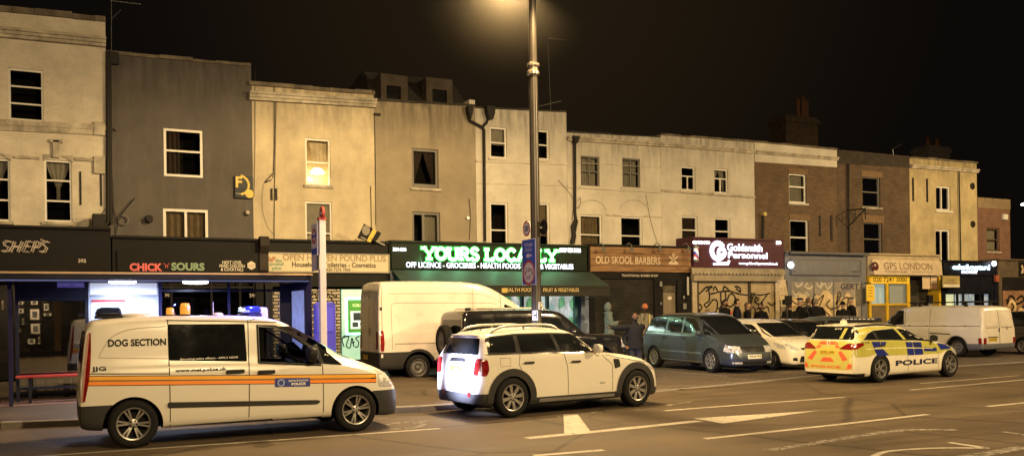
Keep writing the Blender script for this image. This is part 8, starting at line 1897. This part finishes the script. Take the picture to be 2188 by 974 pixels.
    if hood:
        q = ellipsoid((0,.02,1.68),(.118,.135,.165),22,16); b = MB()
        for f in q.f:
            c_ = sum((Vector(q.v[i]) for i in f),Vector())/len(f)
            if not (c_.y < -.03 and abs(c_.x) < .090 and 1.55 < c_.z < 1.81): b.add([q.v[i] for i in f],[tuple(range(len(f)))])
        q = ellipsoid((0,.02,1.47),(.17,.15,.085),18,9); b.add(q.v,q.f); b.build('hood', hood, r, 70, org='local')
    for mm, nm in ((beard,'beard'),(mask,'face_mask')):
        if mm:
            q = ellipsoid((0,-.045,1.615),(.066,.075,.062),14,9); b = MB()
            for f in q.f:
                c_ = sum((Vector(q.v[i]) for i in f),Vector())/len(f)
                if c_.y < -.03: b.add([q.v[i] for i in f],[tuple(range(len(f)))])
            b.build(nm, mm, r, 70, org='local')
    if extra: extra(r)
    return r
def cloth(n, c, **k): return pm(n,c,.85,var=.25,scale=6,bump=.15,bscale=30,**k)
JB = cloth('jacket_black',(.008,.008,.009)); JN = cloth('jacket_navy',(.012,.014,.024)); JG = cloth('jacket_grey',(.17,.15,.12)); JT = cloth('coat_teal',(.13,.17,.18)); TD = cloth('trousers_dark',(.02,.02,.022)); JV = cloth('jacket_slate',(.06,.065,.065))
HD = pm('hair_dark',(.018,.013,.010),.6,var=.3); HG = pm('hair_grey',(.22,.19,.15),.6,var=.3); HB = pm('hair_brown',(.10,.055,.025),.6,var=.3)
person('person in a long pale teal coat with the hood up by the barber shutter',1301,648,26.04,62,JT,TD,SKIN_D,coat=True,hood=JT,pose=dict(elb_r=(.26,-.05,1.16),wri_r=(.12,-.28,1.18),elb_l=(.26,.0,1.14),wri_l=(.14,-.24,1.10)),bulk=1.12)
pa = -math.degrees(math.atan2(.862,.506))    # outstretched arm runs to the left of the sight line
person('man in black with a face mask pointing with an outstretched arm',1357,668,18.97,-28,JB,TD,SKIN_D,mask=INKB,ground=.03,pose=dict(elb_r=(.45,-.12,1.39),wri_r=(.68,-.22,1.40),elb_l=(.29,.03,1.14),wri_l=(.26,-.10,.92),point=True),bulk=1.12)
def straps(r):
    b = MB()
    for sx_ in (-.10,.10): b.tube(crom([(sx_,-.135,1.12),(sx_*1.1,-.142,1.3),(sx_*1.1,-.09,1.47),(sx_*1.1,.03,1.52)],4),.016,5)
    b.build('reflective_strap', pm('strap_yellow',(.62,.56,.22),.4), r, 60, org='local')
person('man in an orange beanie and grey jacket with a hand at his face',1378,650,23.81,-25,JG,TD,SKIN_D,hat=(pm('beanie_orange',(.40,.12,.05),.8,var=.15,scale=20),'beanie'),beard=HD,ground=.03,pose=dict(elb_r=(.24,-.16,1.18),wri_r=(.08,-.17,1.50),elb_l=(.29,.0,1.14),wri_l=(.24,-.14,.94)),extra=straps)
def patch(r):
    b = MB(); b.obox((.17,-.145,1.36),(.11,.03,.12)); b.build('orange_patch', pm('patch_orange',(.6,.10,.04),.6), r, 60, org='local', bevel=.01)
G1 = 'group standing against the graffiti shutter'
person('broad man in black with an orange shoulder patch before the graffiti shutter',1549,640,26.41,20,JB,TD,SKIN_M,hair=(HD,'short'),beard=HD,extra=patch,group=G1,bulk=1.2)
person('tall young man with short dark hair looking right by the graffiti shutter',1575,638,26.60,50,JN,TD,SKIN_L,hair=(HD,'short'),group=G1)
person('person with long brown hair holding their hands together by the shutter',1597,646,26.32,55,JB,TD,SKIN_L,hair=(HB,'long'),pose=dict(elb_r=(.26,-.06,1.14),wri_r=(.08,-.27,1.12),elb_l=(.26,-.06,1.14),wri_l=(.08,-.27,1.12)),group=G1)
person('bearded man with a hair bun looking left by the graffiti shutter',1626,648,26.32,-75,JB,TD,SKIN_M,hair=(HD,'bun'),beard=HD,group=G1)
G2 = 'group standing before the blue grey shop'
person('fair haired person in black at the left of the blue shop group',1687,647,25.95,150,JB,TD,SKIN_L,hair=(HB,'short'),group=G2,bulk=1.15)
person('police officer in a chequered cap seen between two bystanders',1709,638,26.23,35,JB,TD,SKIN_L,hat=(JN,'cap'),group=G2,bulk=1.1)
person('brown haired man in a slate jacket beside the chequered cap',1727,636,26.51,100,JV,TD,SKIN_L,hair=(HB,'short'),group=G2)
person('grey haired man with broad black back turned to the road',1743,638,25.76,165,JB,TD,SKIN_L,hair=(HG,'short'),group=G2,bulk=1.22,pose=dict(elb_r=(.33,-.02,1.14),wri_r=(.20,-.2,1.10),elb_l=(.33,-.02,1.14),wri_l=(.20,-.2,1.10)))
person('officer in a black beanie with back to the road',1801,645,25.95,160,JB,TD,SKIN_L,hat=(INKB,'beanie'),group=G2,bulk=1.15)
person('police officer in a white topped peaked cap at the right of the group',1818,636,26.13,-120,JB,TD,SKIN_L,hat=(pm('cap_pale',(.10,.095,.09),.6,var=.5,scale=30),'cap'),group=G2,bulk=1.2)
# ================================================================== light
def lamp(name, kind, loc, energy, col, size=.3, target=None, spot=None, blend=.5, sizey=None):
    l = bpy.data.lights.new(name, kind); l.energy = energy*(1.25 if name == 'street_light' else 1); l.color = col
    if kind == 'AREA': l.size = size; 
    elif kind != 'SUN': l.shadow_soft_size = size
    if kind == 'AREA' and sizey: l.shape = 'RECTANGLE'; l.size_y = sizey
    if spot: l.spot_size = math.radians(spot); l.spot_blend = blend
    o = bpy.data.objects.new(name, l); COL.objects.link(o); o.location = loc
    if target is not None:
        d = Vector(target)-Vector(loc); o.rotation_euler = d.to_track_quat('-Z','Y').to_euler()
    return o
SOD = (1,.68,.31)
SODW = (1,.71,.355)
lamp('street_light','SPOT',(hx,hy,hz-.15),5600,SOD,.12,(hx,hy+3.5,0),150,.35)
lamp('street_light','SPOT',(LX,LY-1.4,8.7),3000,SOD,.12,(LX,LY-4,0),150,.35)
lamp('street_light','SPOT',(4.5,-2,9),8600,SODW,.15,(5.4,5.0,0),150,.35)
lamp('street_light','SPOT',(22,4,9),10200,SODW,.15,(22.6,10.6,0),150,.35)
lamp('street_light','SPOT',(39,15,9),5400,SOD,.15,(38.4,19.5,0),150,.4)
lamp('street_light','SPOT',(-16,15.8,9),2600,SOD,.15,(-12,20.5,0),150,.4)
# headlights of the police van
for y, en in ((13.35,3800),(14.6,3800)):
    lamp('headlight','SPOT',(4.75,y,.74),en,(.60,.66,1),.06,(17,y+4.6,.45),46,1.0)
# blue beacons
lamp('beacon_light','POINT',(2.94,14.3,2.10),70,(.10,.10,1),.012)
lamp('beacon_light','POINT',(2.6,13.6,2.08),90,(.10,.10,1),.012)
# bus shelter ceiling lamps
for px in (262,418):
    x = fac(px,601,YA+.7).x; lamp('shelter_light','AREA',(x,YA+.72,zr0-.08),70,(.62,.70,1),.3,(x,YA+.72,0))
# lit room upstairs
q = fac(678,372,YF+.6); lamp('room_light','POINT',(q.x,YF+.55,q.z-.2),32,(1,.70,.32),.12)
q = fac(664,448,YF+.6); lamp('room_light','POINT',(q.x,YF+.55,q.z-.25),12,(1,.76,.42),.1)
# bar interior
lamp('bar_light','AREA',(-.8,YF+.6,3.0),400,(1,.72,.42),.8,(-.8,YF+1.6,1.2))
# points added before the grocer letters to brighten the awning
for px in (915,985,1060,1120,1180):
    q = fac(px,556,YS-.22); lamp('awning_fill','POINT',q,22,(.30,1,.5),.01)
# grocer, machine, agent and cake shop
lamp('grocer_light','AREA',(14.0,YS-.5,2.42),60,(.75,1,.85),3.0,(14.0,YS-2.5,0),sizey=.4)
q = fac(765,675,YS); lamp('machine_light','AREA',(q.x,YS-.12,q.z),16,(.4,1,.65),.8,(q.x,YS-2,q.z-1))
# haze ball added round the sodium lantern for its glow
b = ellipsoid((hx,hy,hz-.3),(2.3,2.3,2.3),32,20)
hz_o = b.build('haze', MATS.get('lamp_haze'), None, 60) if MATS.get('lamp_haze') else None
m, t = nt('lamp_haze'); L = t.links.new; out = N(t,'ShaderNodeOutputMaterial'); vs_ = N(t,'ShaderNodeVolumeScatter',inp={'Anisotropy':.35})
vs_.inputs['Color'].default_value = (1,.9,.75,1)
tc = N(t,'ShaderNodeTexCoord'); vm = N(t,'ShaderNodeVectorMath',operation='DISTANCE'); vm.inputs[1].default_value = (hx,hy,hz-.3); L(tc.outputs['Object'],vm.inputs[0])
mr = N(t,'ShaderNodeMapRange',inp={'From Min':0.,'From Max':2.25,'To Min':1.,'To Max':0.}); L(vm.outputs['Value'],mr.inputs[0]); pw = N(t,'ShaderNodeMath',operation='POWER'); pw.inputs[1].default_value = 2.2; L(mr.outputs[0],pw.inputs[0]); mu = N(t,'ShaderNodeMath',operation='MULTIPLY'); mu.inputs[1].default_value = .014; L(pw.outputs[0],mu.inputs[0]); L(mu.outputs[0],vs_.inputs['Density'])
L(vs_.outputs[0],out.inputs['Volume'])
hzo = b.build('haze', m, None, 60); tag(hzo,'faint lamp lit haze around the lantern',kind='stuff')
